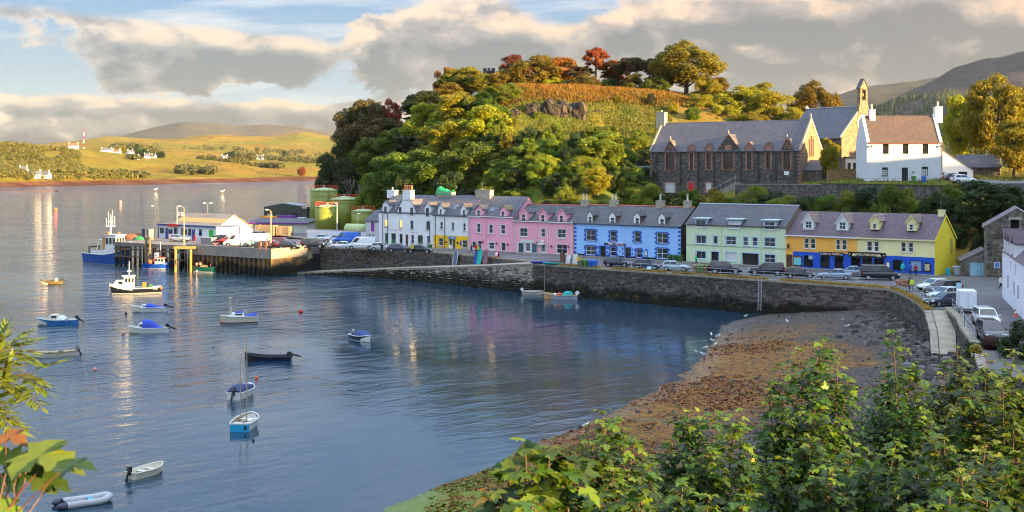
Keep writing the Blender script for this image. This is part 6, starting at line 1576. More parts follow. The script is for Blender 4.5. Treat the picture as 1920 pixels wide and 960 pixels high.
g=MB(MATS['barn_slate']);g.slab([(-.15,-.15,2.05),(lw_+.02,-.15,3.7),(lw_+.02,5,3.7),(-.15,5,2.05)][::-1],-.12);g.obj('roof',ln)
for i in range(2):
 g=MB(paint('faded_blue_door',(.30,.52,.62),.7,.15,3,dirt=.3));x0=1.17+i*.95;
 for j in range(5):g.box(x0+j*.188,x0+(j+1)*.188-.012,.05,.10,.03,1.83)
 g.obj('door',ln)
z=.2
while z<1.95:
 x=.08
 while x<1.0:
  w=sr.uniform(.25,.5)
  if x+w<1.12:o=bpy.data.objects.new('stone',sr.choice(un));link(o,ln);o.location=(x+w/2,-.02,z);o.scale=(w,.14,.3)
  x+=w+.04
 z+=.36
ZR7=lambda X,Y:(1660+X/4.365,480+Y/4.365)
h=House('white_inn','white harled building running towards the viewer at the right edge',ZR7,957,1290,0,0,9.0,render_wall('inn_white',(.80,.78,.84),.14),SLATE_P,fr=Frame(55.8,139.7,106.5))
h.W=34.0;h.ze=5.4;h.zr=9.6;h.slope=(h.zr-h.ze)/4.5
def iw(x0,x1,z0,z1,fm=BLACK,gl=SG,c=1,r=1):
 h.holes.append((x0,x1,z0,z1,.16));h.sash(h.root,x0+.004,x1-.004,z0+.004,z1-.004,c,r,fm,gl,.09)
iw(5.4,6.7,1.6,3.0);iw(11.5,12.7,1.4,2.9);iw(15.5,16.6,1.4,2.9);iw(8.6,9.5,3.6,4.8,WHITE,GLASS,1,2);iw(13.0,14.0,3.6,4.8,WHITE,GLASS,1,2)
h.build_walls();h.build_roof(over=.12)
for x in(1.6,4.6,7.6,11.6):
 a,b=x,x+1.5;g=MB(WHITE);m_=(a+b)/2;zt=h.ze+1.6;za=zt+.9;bk2=lambda z:(z-h.ze)/h.slope+.1
 g.poly([(a,-.02,h.ze-.3),(b,-.02,h.ze-.3),(b,-.02,zt),(m_,-.02,za),(a,-.02,zt)]);g.poly([(a,-.02,h.ze-.3),(a,-.02,zt),(a,bk2(zt),zt),(a,.1,h.ze-.3)]);g.poly([(b,-.02,h.ze-.3),(b,.1,h.ze-.3),(b,bk2(zt),zt),(b,-.02,zt)]);dm=g.obj('dormer',h.root)
 g=MB(SLATE_P);g.slab([(a-.15,-.2,zt-.18),(m_,-.2,za),(m_,bk2(za),za),(a-.15,bk2(zt),zt-.18)][::-1],.08);g.slab([(m_,-.2,za),(b+.15,-.2,zt-.18),(b+.15,bk2(zt),zt-.18),(m_,bk2(za),za)][::-1],.08);g.obj('dormer_roof',dm);h.sash(dm,a+.35,b-.35,h.ze+.1,zt-.1,1,2,WHITE,GLASS,-.09,nested=False)
sg0=PG(1878,556,QZ);g=MB(WHITE);bs=thing('hanging_sign','small blue and white hanging sign on the corner of the white building','sign',(sg0.x-.1,sg0.y,QZ));zz=zpix(497,sg0.y)-QZ;g.box(-.75,-.1,-.05,.05,zz-.35,zz+.35);g.obj('panel',bs);g=MB(paint('sign_blue_b',(.12,.22,.60),.4));g.box(-.68,-.17,-.07,-.05,zz-.28,zz+.28);g.obj('emblem',bs);g=MB(BLACK);g.tube((.1,0,zz+.4),(-.8,0,zz+.4),.03,n=5);g.obj('bracket',bs)
# == VEHICLES
LAMP=paint('headlamp_glass',(.62,.64,.66),.1,.05);TAIL=paint('tail_lamp',(.45,.01,.01),.2,.1);CARGL=glass('car_glass',(.02,.026,.032),.04);PLATE=paint('number_plate',(.7,.68,.5),.5)
PROFILE={'hatch':(3.95,1.68,1.46,.92,[(-1,.55),(-.985,.90),(-.80,.95),(.30,.96),(.78,.84),(.96,.70),(1,.50)],(-.96,-.74,.02,.42),(-.62,.66),.30),'saloon':(4.6,1.76,1.43,.92,[(-1,.55),(-.985,.93),(-.62,.98),(.30,.95),(.80,.85),(.965,.70),(1,.50)],(-.70,-.40,.08,.42),(-.58,.64),.31),'suv':(4.55,1.84,1.74,1.08,[(-1,.62),(-.985,1.05),(-.80,1.10),(.36,1.10),(.82,1.02),(.97,.86),(1,.58)],(-.97,-.86,.10,.44),(-.60,.64),.37),'pickup':(4.9,1.84,1.78,1.08,[(-1,.66),(-.99,1.08),(-.80,1.10),(.40,1.10),(.84,1.04),(.97,.88),(1,.6)],(-.97,-.92,.10,.42),(-.60,.64),.38),'mpv':(5.0,1.9,1.95,1.12,[(-1,.6),(-.99,1.08),(-.80,1.13),(.50,1.13),(.84,1.02),(.97,.82),(1,.55)],(-.985,-.93,.30,.66),(-.62,.62),.34),'van':(5.3,1.98,2.25,1.22,[(-1,.6),(-.995,1.2),(-.80,1.24),(.60,1.24),(.86,1.05),(.975,.85),(1,.55)],(-.99,-.965,.38,.70),(-.60,.64),.34)}
def car(typ,c,label,px,py,heading,z=QZ,Y=None,cat=None,name=None,cname=None,glassless=False):
 L,Wd,Hr,belt,prof,gh,wx,wr=PROFILE[typ];p=PG(px,py,z)if Y is None else Vector(((px-960)*Y/F,Y,z))
 van=typ in('van','mpv');cat=cat or{'van':'van','mpv':'van','pickup':'pickup'}.get(typ,'car');name=name or{'van':'panel_van','mpv':'passenger_van','pickup':'pickup_truck','suv':'estate_car','saloon':'saloon_car','hatch':'hatchback'}[typ]
 root=thing(name,label,cat,(p.x,p.y,z),R(heading),'vehicles parked round the harbour')
 m=paint('car_paint_'+(cname or '%02d%02d%02d'%tuple(int(q*99)for q in c)),c,.28,.03,2,metal=.25 if max(c)>.15 else.1,coat=.6)
 hl,hw=L/2,Wd/2;g=MB(m);g.smooth=True;secs=[]
 for fx,zt in prof:
  w=hw*(1-.10*max(0,abs(fx)-.55)/.45*(1.6 if fx>0 else 1));zb=.24+(.10 if abs(fx)>.9 else 0)
  x=fx*hl;secs.append([(x,-w*.90,zb),(x,-w*.985,zb+.18),(x,-w,(zb+zt)*.55),(x,-w*.95,zt-.05),(x,-w*.82,zt),(x,w*.82,zt),(x,w*.95,zt-.05),(x,w,(zb+zt)*.55),(x,w*.985,zb+.18),(x,w*.90,zb)])
 g.loft(secs);
 rb,rt,ft,fb=[q*hl for q in gh];zt0=belt+.02;wi,wt=hw*.93,hw*.74
 def ring_(x0,x1,z,w):return[(x0,-w,z),(x1,-w,z),(x1,w,z),(x0,w,z)]
 a0=[(rb,-wi,zt0),(fb,-wi,zt0),(fb,wi,zt0),(rb,wi,zt0)];a1=[(rt,-wt,Hr-.05),(ft,-wt,Hr-.05),(ft,wt,Hr-.05),(rt,wt,Hr-.05)];a2=[(rt+.12,-wt*.86,Hr),(ft-.15,-wt*.86,Hr),(ft-.15,wt*.86,Hr),(rt+.12,wt*.86,Hr)]
 g.smooth=False;g.loft([a0,a1,a2],cap=False);g.poly(a2);g.obj('body',root)
 def lerp(p,q,t):return tuple(p[i]+(q[i]-p[i])*t for i in range(3))
 def pane(p,q,r_,s_,nm,u0,u1,v0,v1,out,mat=CARGL):
  pt=lambda u,v:Vector(lerp(lerp(p,q,u),lerp(s_,r_,u),v))+Vector(out)*.012
  w=MB(mat);w.slab([pt(u0,v0),pt(u1,v0),pt(u1,v1),pt(u0,v1)],.008);w.obj(nm,root)
 pane(a0[1],a0[2],a1[2],a1[1],'windscreen',.05,.95,.06,.95,(.7,0,.7));
 if typ!='van':pane(a0[3],a0[0],a1[0],a1[3],'rear_window',.08,.92,.15,.92,(-.9,0,.4))
 segs={'hatch':((.10,.47),(.50,.93)),'saloon':((.10,.48),(.51,.93)),'suv':((.05,.30),(.33,.60),(.63,.95)),'pickup':((.05,.46),(.49,.70),(.73,.95)),'mpv':((.04,.33),(.36,.64),(.67,.95)),'van':((.76,.96),)}[typ]
 for u0,u1 in segs:
  pane(a0[0],a0[1],a1[1],a1[0],'side_window',u0,u1,.10,.90,(0,-1,.2));pane(a0[2],a0[3],a1[3],a1[2],'side_window',1-u1,1-u0,.10,.90,(0,1,.2))
 for fx in wx:
  for s_ in(-1,1):
   x,y=fx*hl,s_*(hw-.10);w=MB(TYRE);w.M=Matrix.Translation((x,y,wr))@Matrix.Rotation(R(90),4,'X');w.lathe([(wr*.6,-.10),(wr*.93,-.11),(wr,-.07),(wr,.07),(wr*.93,.11),(wr*.6,.10)],14);wo=w.obj('wheel',root)
   r_=MB(RIM);r_.M=Matrix.Translation((x,y+s_*.02,wr))@Matrix.Rotation(R(90),4,'X');r_.lathe([(0,-.10),(wr*.62,-.085),(wr*.62,.085),(0,.10)],10);r_.obj('rim',wo)
   ar=MB(BLACK);ar.M=Matrix.Translation((x,s_*(hw*.995-.02),wr+.02))@Matrix.Rotation(R(90),4,'X');ar.lathe([(wr*1.16,-.025),(wr*1.16,.025)],14);ar.obj('wheel_arch',root)
 zf=[q for q in prof if q[0]>.9][0][1]
 for s_ in(-1,1):
  w=MB(LAMP);w.hexa([(hl*.90,s_*hw*.72-.2,zf-.14),(hl*.985,s_*hw*.66-.2,zf-.14),(hl*.985,s_*hw*.66+.2,zf-.14),(hl*.90,s_*hw*.72+.2,zf-.14)],[(hl*.88,s_*hw*.72-.2,zf+.06),(hl*.955,s_*hw*.66-.2,zf+.04),(hl*.955,s_*hw*.66+.2,zf+.04),(hl*.88,s_*hw*.72+.2,zf+.06)]);w.obj('headlight',root)
  w=MB(TAIL);zr_=belt-.12;w.box(-hl*1.0,-hl*.93,s_*hw*.80-.13,s_*hw*.80+.13,zr_-.12,zr_+.14);w.obj('tail_light',root)
  w=MB(m);w.box(fb-.28,fb-.12,s_*(hw+.12)-.09,s_*(hw+.12)+.09,belt+.02,belt+.16);w.obj('wing_mirror',root)
 w=MB(BLACK);w.box(hl*.975,hl*1.005,-hw*.62,hw*.62,.30,.48);w.obj('grille',root);w=MB(PLATE);w.box(hl*1.003,hl*1.012,-.26,.26,.44,.55);w.obj('number_plate',root);w=MB(PLATE);w.box(-hl*1.008,-hl*.995,-.26,.26,.55,.66);w.obj('number_plate',root)
 return root
NAVY,BLK_,SILV,WHT,RDC=(.012,.018,.045),(.008,.008,.010),(.34,.40,.44),(.72,.73,.74),(.42,.02,.015)
for a in(('hatch',NAVY,'navy hatchback parked in front of the blue hotel door',1158,500,-22),('hatch',(.016,.02,.055),'dark blue hatchback with a cyan board behind it, before the blue hotel',1213,505,-20),('hatch',(.36,.46,.50),'small pale silver-blue hatchback beside the green bins',1267,508,-20),('suv',BLK_,'black estate car in front of the pale green house door',1360,513,-14),('pickup',(.010,.011,.016),'black pickup with canopy facing left before the green house',1437,516,168),('hatch',(.010,.010,.012),'black hatchback with bright tail lamp before the orange house',1500,521,-16),('saloon',(.26,.32,.40),'silver-blue saloon facing left outside the fish shop',1566,524,166),('saloon',(.20,.26,.34),'blue-grey saloon half hidden behind the silver-blue saloon',1606,518.5,-18),('mpv',(.012,.012,.015),'long black passenger van outside the lower shop',1650,524.5,-12),('suv',(.012,.014,.022),'black square estate car alone on the quay by the steps',588,465,-8),('saloon',(.60,.62,.62),'silver saloon against the white yard wall, leftmost there',601,452.5,172),('hatch',(.50,.52,.55),'silver hatchback right of the silver saloon by the yard wall',627,454,172),('van',(.02,.12,.55),'blue van parked by the white yard wall',650,457,174),('saloon',(.62,.64,.66),'white saloon left of the big white van on the quay',642,467,168),('van',(.74,.74,.72),'big white van on the quay below the store',679,467.5,172),('hatch',(.46,.48,.48),'pale silver hatchback right of the big white van',716,470,-10),('hatch',(.020,.028,.065),'dark blue hatchback outside the green shop door',749,472.5,-12),('saloon',(.008,.008,.009),'black car rightmost of the quay row by the yellow house',787,474.5,-10),('hatch',(.28,.33,.42),'light blue hatchback in front of the harbour office',336,453,-14,4.52),('van',(.74,.73,.70),'long white van beside the pier warehouse',447,462,178,4.52),('van',(.70,.70,.68),'second white van, right of the long white van on the pier',478,460,176,4.52),('hatch',(.03,.035,.045),'dark hatchback behind the pier life rings',490,466,170),('hatch',(.55,.05,.03),'bright red hatchback on the pier approach',514,465,-20),('suv',(.22,.015,.012),'dark red estate car behind the bright red hatchback',531,463,-12),('hatch',(.015,.02,.02),'black hatchback right of the red cars',543,467,-14),('hatch',(.10,.16,.22),'blue-grey hatchback parked by the slatted bins',480,447,172),('hatch',(.015,.017,.02),'dark hatchback against the warehouse gable',409,453.5,170,4.52),('hatch',(.40,.03,.02),'red hatchback left of the long white van',424,458,172,4.52),('hatch',(.72,.74,.76),'white hatchback, farthest of the cars nosed to the sea wall',1750,545,202),('suv',(.02,.022,.03),'dark four-wheel-drive second in the line by the sea wall',1768,553,204),('hatch',(.60,.62,.66),'silver hatchback third in the line by the sea wall',1771,562,203),('saloon',(.030,.036,.055),'dark blue saloon nearest in the line by the sea wall',1772,573,200),('suv',(.74,.76,.78),'white four-wheel-drive facing the viewer on the right road',1849,612,-98),('pickup',(.045,.04,.042),'dark pickup facing the viewer behind the round red bush',1858,640,-100)):car(*a)
for a in(('hatch',(.015,.015,.018),'black hatchback on the upper car park by the white house',1794,0,-2,16.7,205),('hatch',(.72,.73,.74),'white hatchback on the upper car park, nearer than the black one',1806,0,4,16.55,200.5),('hatch',(.62,.62,.64),'pale hatchback behind the black one on the upper car park',1785,0,10,16.9,211)):car(*a)
up=MB(ASPH);up.hexa([(74,198,13),(100,196,13),(102,214,13),(74,214,13)],[(74,198,16.6),(100,196,16.6),(102,214,17.1),(74,214,17.1)]);tag(up.obj('car_park'),kind='structure')
lp=PG(556,432,QZ);lr=thing('flatbed_lorry','white-cabbed lorry with a purple and orange load under the canopy','lorry',tuple(lp),R(176))
g=MB(WHITE);g.hexa([(-2.3,-1.1,.9),(-.4,-1.1,.9),(-.4,1.1,.9),(-2.3,1.1,.9)],[(-2.1,-1.0,3.0),(-.4,-1.0,3.0),(-.4,1.0,3.0),(-2.1,1.0,3.0)]);g.obj('cab',lr);g=MB(GLASS);g.box(-1.9,-1.0,1.02,1.12,1.8,2.7);g.obj('side_window',lr);g=MB(BLACK);g.box(-2.3,6,-1.0,1.0,.6,.9);g.obj('chassis',lr);g=MB(MATS['purple_paint']);g.box(.2,4.0,-1.2,1.2,.95,3.4);g.obj('purple_load',lr);g=MB(paint('orange_load',(.8,.3,.03),.5));g.box(4.2,8.2,-1.2,1.2,2.2,3.3);g.obj('orange_load',lr)
for x in(-1.4,2.6,3.8):
 for s_ in(-1,1):w=MB(TYRE);w.M=Matrix.Translation((x,s_*.95,.5))@Matrix.Rotation(R(90),4,'X');w.lathe([(.3,-.15),(.5,-.12),(.5,.12),(.3,.15)],12);w.obj('wheel',lr)
tp=PG(1812,585,QZ);tl=thing('box_trailer','white box trailer standing behind the lamp sign on the right road','trailer',tuple(tp),R(-14));g=MB(paint('trailer_white',(.78,.80,.84),.4,.03));g.box(-.85,.85,-1.4,1.4,.5,2.25);g.obj('body',tl);g=MB(STEEL)
for b in((-.86,-.82,-1.41,-1.36),(.82,.86,-1.41,-1.36),(-.02,.02,-1.415,-1.40)):g.box(*b,.5,2.25)
g.obj('door_trim',tl);g=MB(BLACK);g.box(-.6,.6,-1.2,1.2,.38,.5);g.obj('chassis',tl)
for s_ in(-1,1):w=MB(TYRE);w.M=Matrix.Translation((s_*.8,0,.32))@Matrix.Rotation(R(90),4,'Y');w.lathe([(.18,-.1),(.32,-.08),(.32,.08),(.18,.1)],12);w.obj('wheel',tl)
for s_ in(-1,1):w=MB(TAIL);w.box(s_*.65-.12,s_*.65+.12,-1.44,-1.405,.55,.68);w.obj('tail_light',tl)
# == PEOPLE
def body_mesh(pose):
 J={'stand':dict(hipL=(.10,0,.88),hipR=(-.10,0,.88),kL=(.11,.01,.48),kR=(-.11,.01,.48),fL=(.12,.03,.07),fR=(-.12,.03,.07),tL=(.13,-.15,.04),tR=(-.13,-.15,.04),eL=(.27,.03,1.12),eR=(-.27,.03,1.12),wL=(.25,-.10,.90),wR=(-.25,-.10,.90)),'walk':dict(hipL=(.10,0,.88),hipR=(-.10,0,.88),kL=(.11,-.16,.50),kR=(-.11,.06,.47),fL=(.11,-.26,.08),fR=(-.11,.34,.14),tL=(.12,-.42,.06),tR=(-.12,.24,.04),eL=(.26,.14,1.13),eR=(-.26,-.05,1.12),wL=(.24,.10,.90),wR=(-.24,-.24,.95)),'arms':dict(hipL=(.10,0,.88),hipR=(-.10,0,.88),kL=(.12,.0,.48),kR=(-.12,.0,.48),fL=(.14,.03,.07),fR=(-.14,.03,.07),tL=(.15,-.14,.04),tR=(-.15,-.14,.04),eL=(.40,-.05,1.20),eR=(-.40,-.05,1.20),wL=(.46,-.22,1.05),wR=(-.46,-.22,1.05))}[pose]
 V=[((0,0,.95),.135),((0,0,1.15),.13),((0,0,1.34),.15),((0,.01,1.46),.07),((0,-.005,1.54),.062),((0,-.015,1.63),.098),((0,-.01,1.70),.085)];E=[(0,1),(1,2),(2,3),(3,4),(4,5),(5,6)]
 def chain(root,pts):
  p=root
  for q,r_ in pts:V.append((q,r_));E.append((p,len(V)-1));p=len(V)-1
  return p
 for s_ in 'LR':
  f=chain(0,[(J['hip'+s_],.10),(J['k'+s_],.066),(J['f'+s_],.047),(J['t'+s_],.042)])
  sg=1 if s_=='L' else-1;w=chain(2,[((sg*.185,.0,1.40),.075),(J['e'+s_],.050),(J['w'+s_],.036)]);wv=Vector(J['w'+s_]);d=(wv-Vector(J['e'+s_])).normalized()
  chain(w,[(tuple(wv+d*.09),.040)])
 me=bpy.data.meshes.new('body');me.from_pydata([v for v,_ in V],E,[]);o=bpy.data.objects.new('body',me);COL.objects.link(o)
 md=o.modifiers.new('skin','SKIN');md.use_smooth_shade=True
 for i,(_,r_)in enumerate(V):sv=me.skin_vertices[0].data[i];sv.radius=(r_,r_*(.72 if i<3 else 1));sv.use_root=(i==0)
 ss=o.modifiers.new('sub','SUBSURF');ss.levels=1;ss.render_levels=1
 dg=bpy.context.evaluated_depsgraph_get();dg.update();r_=bpy.data.meshes.new_from_object(o.evaluated_get(dg));bpy.data.objects.remove(o);return r_
BODIES={k:body_mesh(k)for k in('stand','walk','arms')}
SKIN=paint('skin',(.45,.25,.17),.6,.08)
def person(label,px,py,top,legs,hair,pose='stand',rz=0,z=QZ,hgt=1.72,Y=None):
 p=PG(px,py,z)if Y is None else Vector(((px-960)*Y/F,Y,z));root=thing('person',label,'person',(p.x,p.y,z),R(rz));root.scale=(hgt/1.78,)*3
 me=BODIES[pose].copy();me.materials.clear()
 nm=lambda c:'%02d%02d%02d'%tuple(int(q*99)for q in c)
 for m in(paint('cloth_'+nm(top),top,.8,.1,8),paint('cloth_'+nm(legs),legs,.85,.1,8),SKIN,paint('shoe_dark',(.02,.018,.016),.6)):me.materials.append(m)
 for f in me.polygons:
  c=f.center;f.material_index=3 if c.z<.10 else(1 if c.z<.92 and abs(c.x)<.205 else(2 if c.z>1.50 or(abs(c.x)>.2 and c.z<.93)or(pose=='arms' and abs(c.x)>.455)else 0));f.use_smooth=True
 o=bpy.data.objects.new('body',me);link(o,root)
 hm=paint('hair_'+nm(hair),hair,.7,.2,10);g=MB(hm);g.smooth=True;n=10;vs=[]
 for j in range(4):
  t=j/3*1.5
  for i in range(n):
   a=2*math.pi*i/n;r_=.112*math.cos(t*.98);back=1.0 if math.sin(a)>-.3 else.4
   vs.append((r_*math.cos(a),-.01+r_*math.sin(a),1.665+.098*math.sin(t)-(.085*back if j==0 else 0)))
 g.add(vs,[(j*n+i,j*n+(i+1)%n,(j+1)*n+(i+1)%n,(j+1)*n+i)for j in range(3)for i in range(n)]+[tuple(3*n+i for i in range(n))]);g.obj('hair',root)
 j_=MB(paint('cloth_'+nm(top),top));j_.smooth=True;n=12;secs=[(1.43,.15,.10),(1.30,.215,.145),(1.05,.19,.145),(.86,.21,.16)];vs=[(w*math.cos(2*math.pi*i/n),d*math.sin(2*math.pi*i/n),zz)for zz,w,d in secs for i in range(n)]
 j_.add(vs,[(j*n+i,(j+1)*n+i,(j+1)*n+(i+1)%n,j*n+(i+1)%n)for j in range(3)for i in range(n)]);j_.obj('jacket',root)
 return root
YJ,TEAL,DK,JEAN=(.80,.42,.02),(.03,.55,.50),(.02,.02,.025),(.05,.08,.18)
for a in(('person in an open orange-yellow jacket standing by the wheelie bins',1085,500,YJ,JEAN,(.06,.03,.02),'arms',10),('person in a bright green top walking in front of the pale green house',1305,498,(.03,.48,.08),(.04,.04,.05),(.25,.05,.03),'walk',90),('person in a hooded turquoise jacket facing the shop window',1692.5,515,TEAL,(.05,.2,.3),(.03,.5,.45),'stand',175),('person in a blue jacket looking at the blue shopfront',1706,516,(.02,.08,.45),DK,(.05,.03,.02),'stand',160),('person in a dark red jumper at the bright shop window',1717,518,(.30,.02,.015),DK,(.10,.06,.03),'stand',180),('person in a yellow safety vest standing by the railing',1710,547,(.62,.75,.03),JEAN,(.05,.03,.02),'stand',-40),('person in dark clothes next to the yellow safety vest',1705,545.5,DK,(.03,.04,.07),(.03,.02,.02),'stand',60),('person in a white shirt and dark trousers walking beside the white building',1876,543,(.70,.70,.70),DK,(.04,.03,.02),'walk',80),('person in dark clothes walking past the pink doorway',884,477,DK,JEAN,(.04,.03,.02),'walk',60),('person in a red top outside the pink doorway',892.5,476,(.62,.02,.015),DK,(.05,.03,.02),'stand',20),('person in a yellow top with dark trousers near the pink doorway',897,478,(.60,.55,.03),DK,(.05,.03,.02),'walk',-60),('person in a pale turquoise jacket beside the black square estate car',619.5,466,(.25,.62,.62),JEAN,(.10,.06,.03),'stand',0),('person in a green jacket on the pier approach',472,466,(.02,.30,.22),(.02,.08,.12),(.25,.08,.03),'walk',180),('person in dark clothes beside the pale silver hatchback',716,473.5,DK,DK,(.05,.03,.02),'stand',0),('person in a yellow jacket by the black quay car',773,475.5,(.55,.50,.03),DK,(.35,.12,.05),'stand',10)):person(*a)
sz_=1.55;person('person in jeans standing on the slipway under the wall',689,0,DK,(.06,.14,.32),(.04,.03,.02),'stand',150,z=1.02,Y=218.0)
# == STREET FURNITURE
def wheelie(label,px,py,m,rz=-38,sc=1.0,big=False,z=QZ,Y=None):
 p=PG(px,py,z)if Y is None else Vector(((px-960)*Y/F,Y,z));root=thing('wheelie_bin',label,'wheelie bin',(p.x,p.y,z),R(rz),'wheelie bins by the houses');w,d,hh=(.29,.36,1.0)if not big else(.62,.50,1.15)
 g=MB(m);g.hexa([(-w*.8,-d*.75,.08),(w*.8,-d*.75,.08),(w*.8,d*.8,.08),(-w*.8,d*.8,.08)],[(-w,-d,hh),(w,-d,hh),(w,d,hh),(-w,d,hh)]);g.obj('body',root);g=MB(m);g.hexa([(-w*1.06,-d*1.1,hh),(w*1.06,-d*1.1,hh),(w*1.06,d*1.05,hh),(-w*1.06,d*1.05,hh)],[(-w*.95,-d*.9,hh+.06),(w*.95,-d*.9,hh+.06),(w*.95,d,hh+.12),(-w*.95,d,hh+.12)]);g.obj('lid',root)
 for s_ in(-1,1):g=MB(TYRE);g.M=Matrix.Translation((s_*w*.7,d*.8,.11))@Matrix.Rotation(R(90),4,'Y');g.lathe([(.11,-.03),(.11,.03)],8);g.obj('wheel',root)
BG,BB=paint('bin_green',(.035,.13,.025),.55,.1),paint('bin_blue',(.02,.14,.55),.5,.1);BGL=paint('bin_olive',(.10,.20,.03),.55,.1)
for i,(px,c,t)in enumerate(((1093.5,BG,'dark green wheelie bin nearest the orange-jacketed person'),(1099,BGL,'lighter green wheelie bin between the dark green and blue ones'),(1108,BB,'left blue wheelie bin before the blue hotel'),(1115,BB,'right blue wheelie bin before the blue hotel'))):wheelie(t,px,500.5+i*.3,c)
for i,px in enumerate((1256,1266,1275)):wheelie(('left','middle','right')[i]+' of the three green bins against the blue hotel wall',px,490.5+i*.5,BG)
for i,(px,c)in enumerate(((1303,paint('bin_tan',(.25,.16,.10),.6)),(1310,BGL),(1317.5,BGL),(1324,BGL))):wheelie(['brown bin left of the green ones by the silver-blue hatchback','green bin with a yellow patch, left of three','middle green bin right of the silver-blue hatchback','rightmost green bin by the red bollard'][i],px,511+i*.2,c)
wheelie('green bin under the blue van on the quay',699,467,BG,big=True);wheelie('green bin between the black car and the yellow house',806,470,BG);wheelie('green bin in front of the big white house',1713,0,paint('bin_mid_green',(.06,.24,.05),.5),0,Y=198.5,z=16.75);wheelie('blue bin in front of the big white house',1732,0,BB,0,Y=198.3,z=16.7);wheelie('blue bin beside the red school door',1281,0,BB,-38,Y=236.2,z=13.6)
wheelie('grey steel waste container by the stone lean-to',1796,516,paint('bin_grey',(.36,.40,.42),.5,.1),4,big=True)
dr=PG(1777,516,QZ);d0=thing('plastic_drum','turquoise plastic drum left of the grey waste container','drum',tuple(dr));g=MB(paint('drum_teal',(.02,.33,.42),.45));g.lathe([(.28,0),(.30,.05),(.30,.28),(.33,.30),(.33,.34),(.30,.36),(.30,.62),(.33,.64),(.33,.68),(.30,.70),(.30,.95),(.2,1.0),(0,1.0)],14);g.obj('body',d0)
bo=PG(1321,512,QZ);b1=thing('bollard','red bollard right of the green bins','bollard',tuple(bo));g=MB(RED);g.lathe([(.07,0),(.07,1.0),(.10,1.02),(.10,1.12),(0,1.16)],8);g.obj('post',b1);g=MB(WHITE);g.lathe([(.073,.75),(.073,.85)],8);g.obj('band',b1)
def board(label,px,py,w,hh,m,m2=None,rz=-38,tilt=.25):
 p=PG(px,py,QZ);root=thing('notice_board',label,'sign board',tuple(p),R(rz))
 for s_ in(-1,1):g=MB(m);g.slab([(-w/2,s_*tilt,0),(w/2,s_*tilt,0),(w/2,.0,hh),(-w/2,.0,hh)],.03*s_);g.obj('panel',root)
 if m2:g=MB(m2);g.slab([(-w*.38,-tilt*.8-.03,hh*.25),(w*.38,-tilt*.8-.03,hh*.25),(w*.38,-tilt*.2-.03,hh*.85),(-w*.38,-tilt*.2-.03,hh*.85)],.01);g.obj('poster',root)
board('bright cyan folding board on the quay edge',1218,507,.75,.6,paint('cyan_board',(.06,.50,.66),.5),WHITE);board('red and white folding board outside the pink house',932,481.5,.6,.9,RED,WHITE);board('brown folding board on the quay before the pink house',1055,496.5,.9,1.8,paint('brown_board',(.14,.05,.035),.6),None,-38,.1);board('white folding board right of the brown one',1067,496,.9,1.4,WHITE,None,-50,.35);board('leaning white board beside the orange-jacketed person',1079,496,.8,1.6,OFFW,None,-30,.15)
def shell_boat(name,label,p,L,B,m,rot,m2=None,cat='dinghy',dep=.32):
 root=thing(name,label,cat,p);root.rotation_euler=rot;g=MB(m);g.smooth=True;n,k=15,9;secs=[]
 for i in range(n):
  u=-1+2*i/(n-1);w=B/2*max(.03,(1-abs(u)**(2.6 if u>0 else 4))**.75);d=dep*(1-.5*abs(u)**3)
  secs.append([(u*L/2,w*math.cos(a),-d*math.sin(a))for a in[math.pi*j/(k-1)for j in range(k)]])
 g.loft(secs,cap=False,closed=False);g.obj('hull',root)
 g=MB(m2 or m);g.smooth=False;pts=[s_[0]for s_ in secs]+[s_[-1]for s_ in secs[::-1]];g.poly([(x*.97,y*.9,z-.06)for x,y,z in pts]);g.obj('deck',root)
 g=MB(m)
 for e in(0,-1):g.path([Vector(s_[e])for s_ in secs],.035,5)
 g.obj('gunwale',root);return root
UPB=PG(845,497,2.7)
def on_slip(px,d):
 f=SLIP_IN[2].lerp(SLIP_IN[1],d);return f
for(t,Lb,c1,c2,lab)in((.47,3.1,OFFW,paint('slate_blue_deck',(.10,.13,.22),.6),'white boat with slate blue inside, stood on end against the slipway wall'),(.74,2.7,BLUEQ,None,'blue boat stood on end, mostly hidden behind the turquoise one'),(.80,3.0,paint('turquoise_hull',(.01,.42,.33),.45),paint('turquoise_hull',(.01,.42,.33)),'turquoise boat stood on end against the slipway wall'),(.88,2.7,RED,paint('slate_deck',(.14,.13,.18),.6),'red boat with grey inside, stood on end against the slipway wall')):
 f=SLIP_IN[2].lerp(SLIP_IN[1],t);zs=1.6+(3.2-1.6)*t;d=(SLIP_IN[1]-SLIP_IN[2]).normalized();nrm=Vector((d.y,-d.x));p=Vector((f.x,f.y,0))+Vector((nrm.x,nrm.y,0))*(.85 if t!=.74 else.45)
 ang=math.atan2(nrm.y,nrm.x);o=shell_boat('stood_dinghy',lab,(p.x,p.y,zs+Lb/2-.05),Lb,1.15,c1,(0,0,0),c2)
 X=Vector((-nrm.x*.16,-nrm.y*.16,1)).normalized();Zv=Vector((nrm.x,nrm.y,.16)).normalized();Yv=Zv.cross(X);o.rotation_euler=Matrix((X,Yv,Zv)).transposed().to_euler()
p=PG(1012,494.5,QZ);shell_boat('kayak','royal blue kayak lying on the quay edge',(p.x,p.y,QZ+.30),3.2,.85,paint('kayak_blue',(.015,.03,.45),.4),(0,0,R(-24)),None,'kayak',.28);p=PG(1037,496.5,QZ);shell_boat('kayak','turquoise kayak right of the royal blue one',(p.x,p.y,QZ+.30),3.2,.9,paint('kayak_teal',(.01,.45,.42),.4),(0,0,R(-20)),None,'kayak',.28);p=PG(1045,495,QZ);shell_boat('kayak','dark red kayak behind the turquoise one',(p.x,p.y+.8,QZ+.32),2.8,.7,paint('kayak_red',(.28,.02,.05),.4),(0,0,R(-24)),None,'kayak',.28)
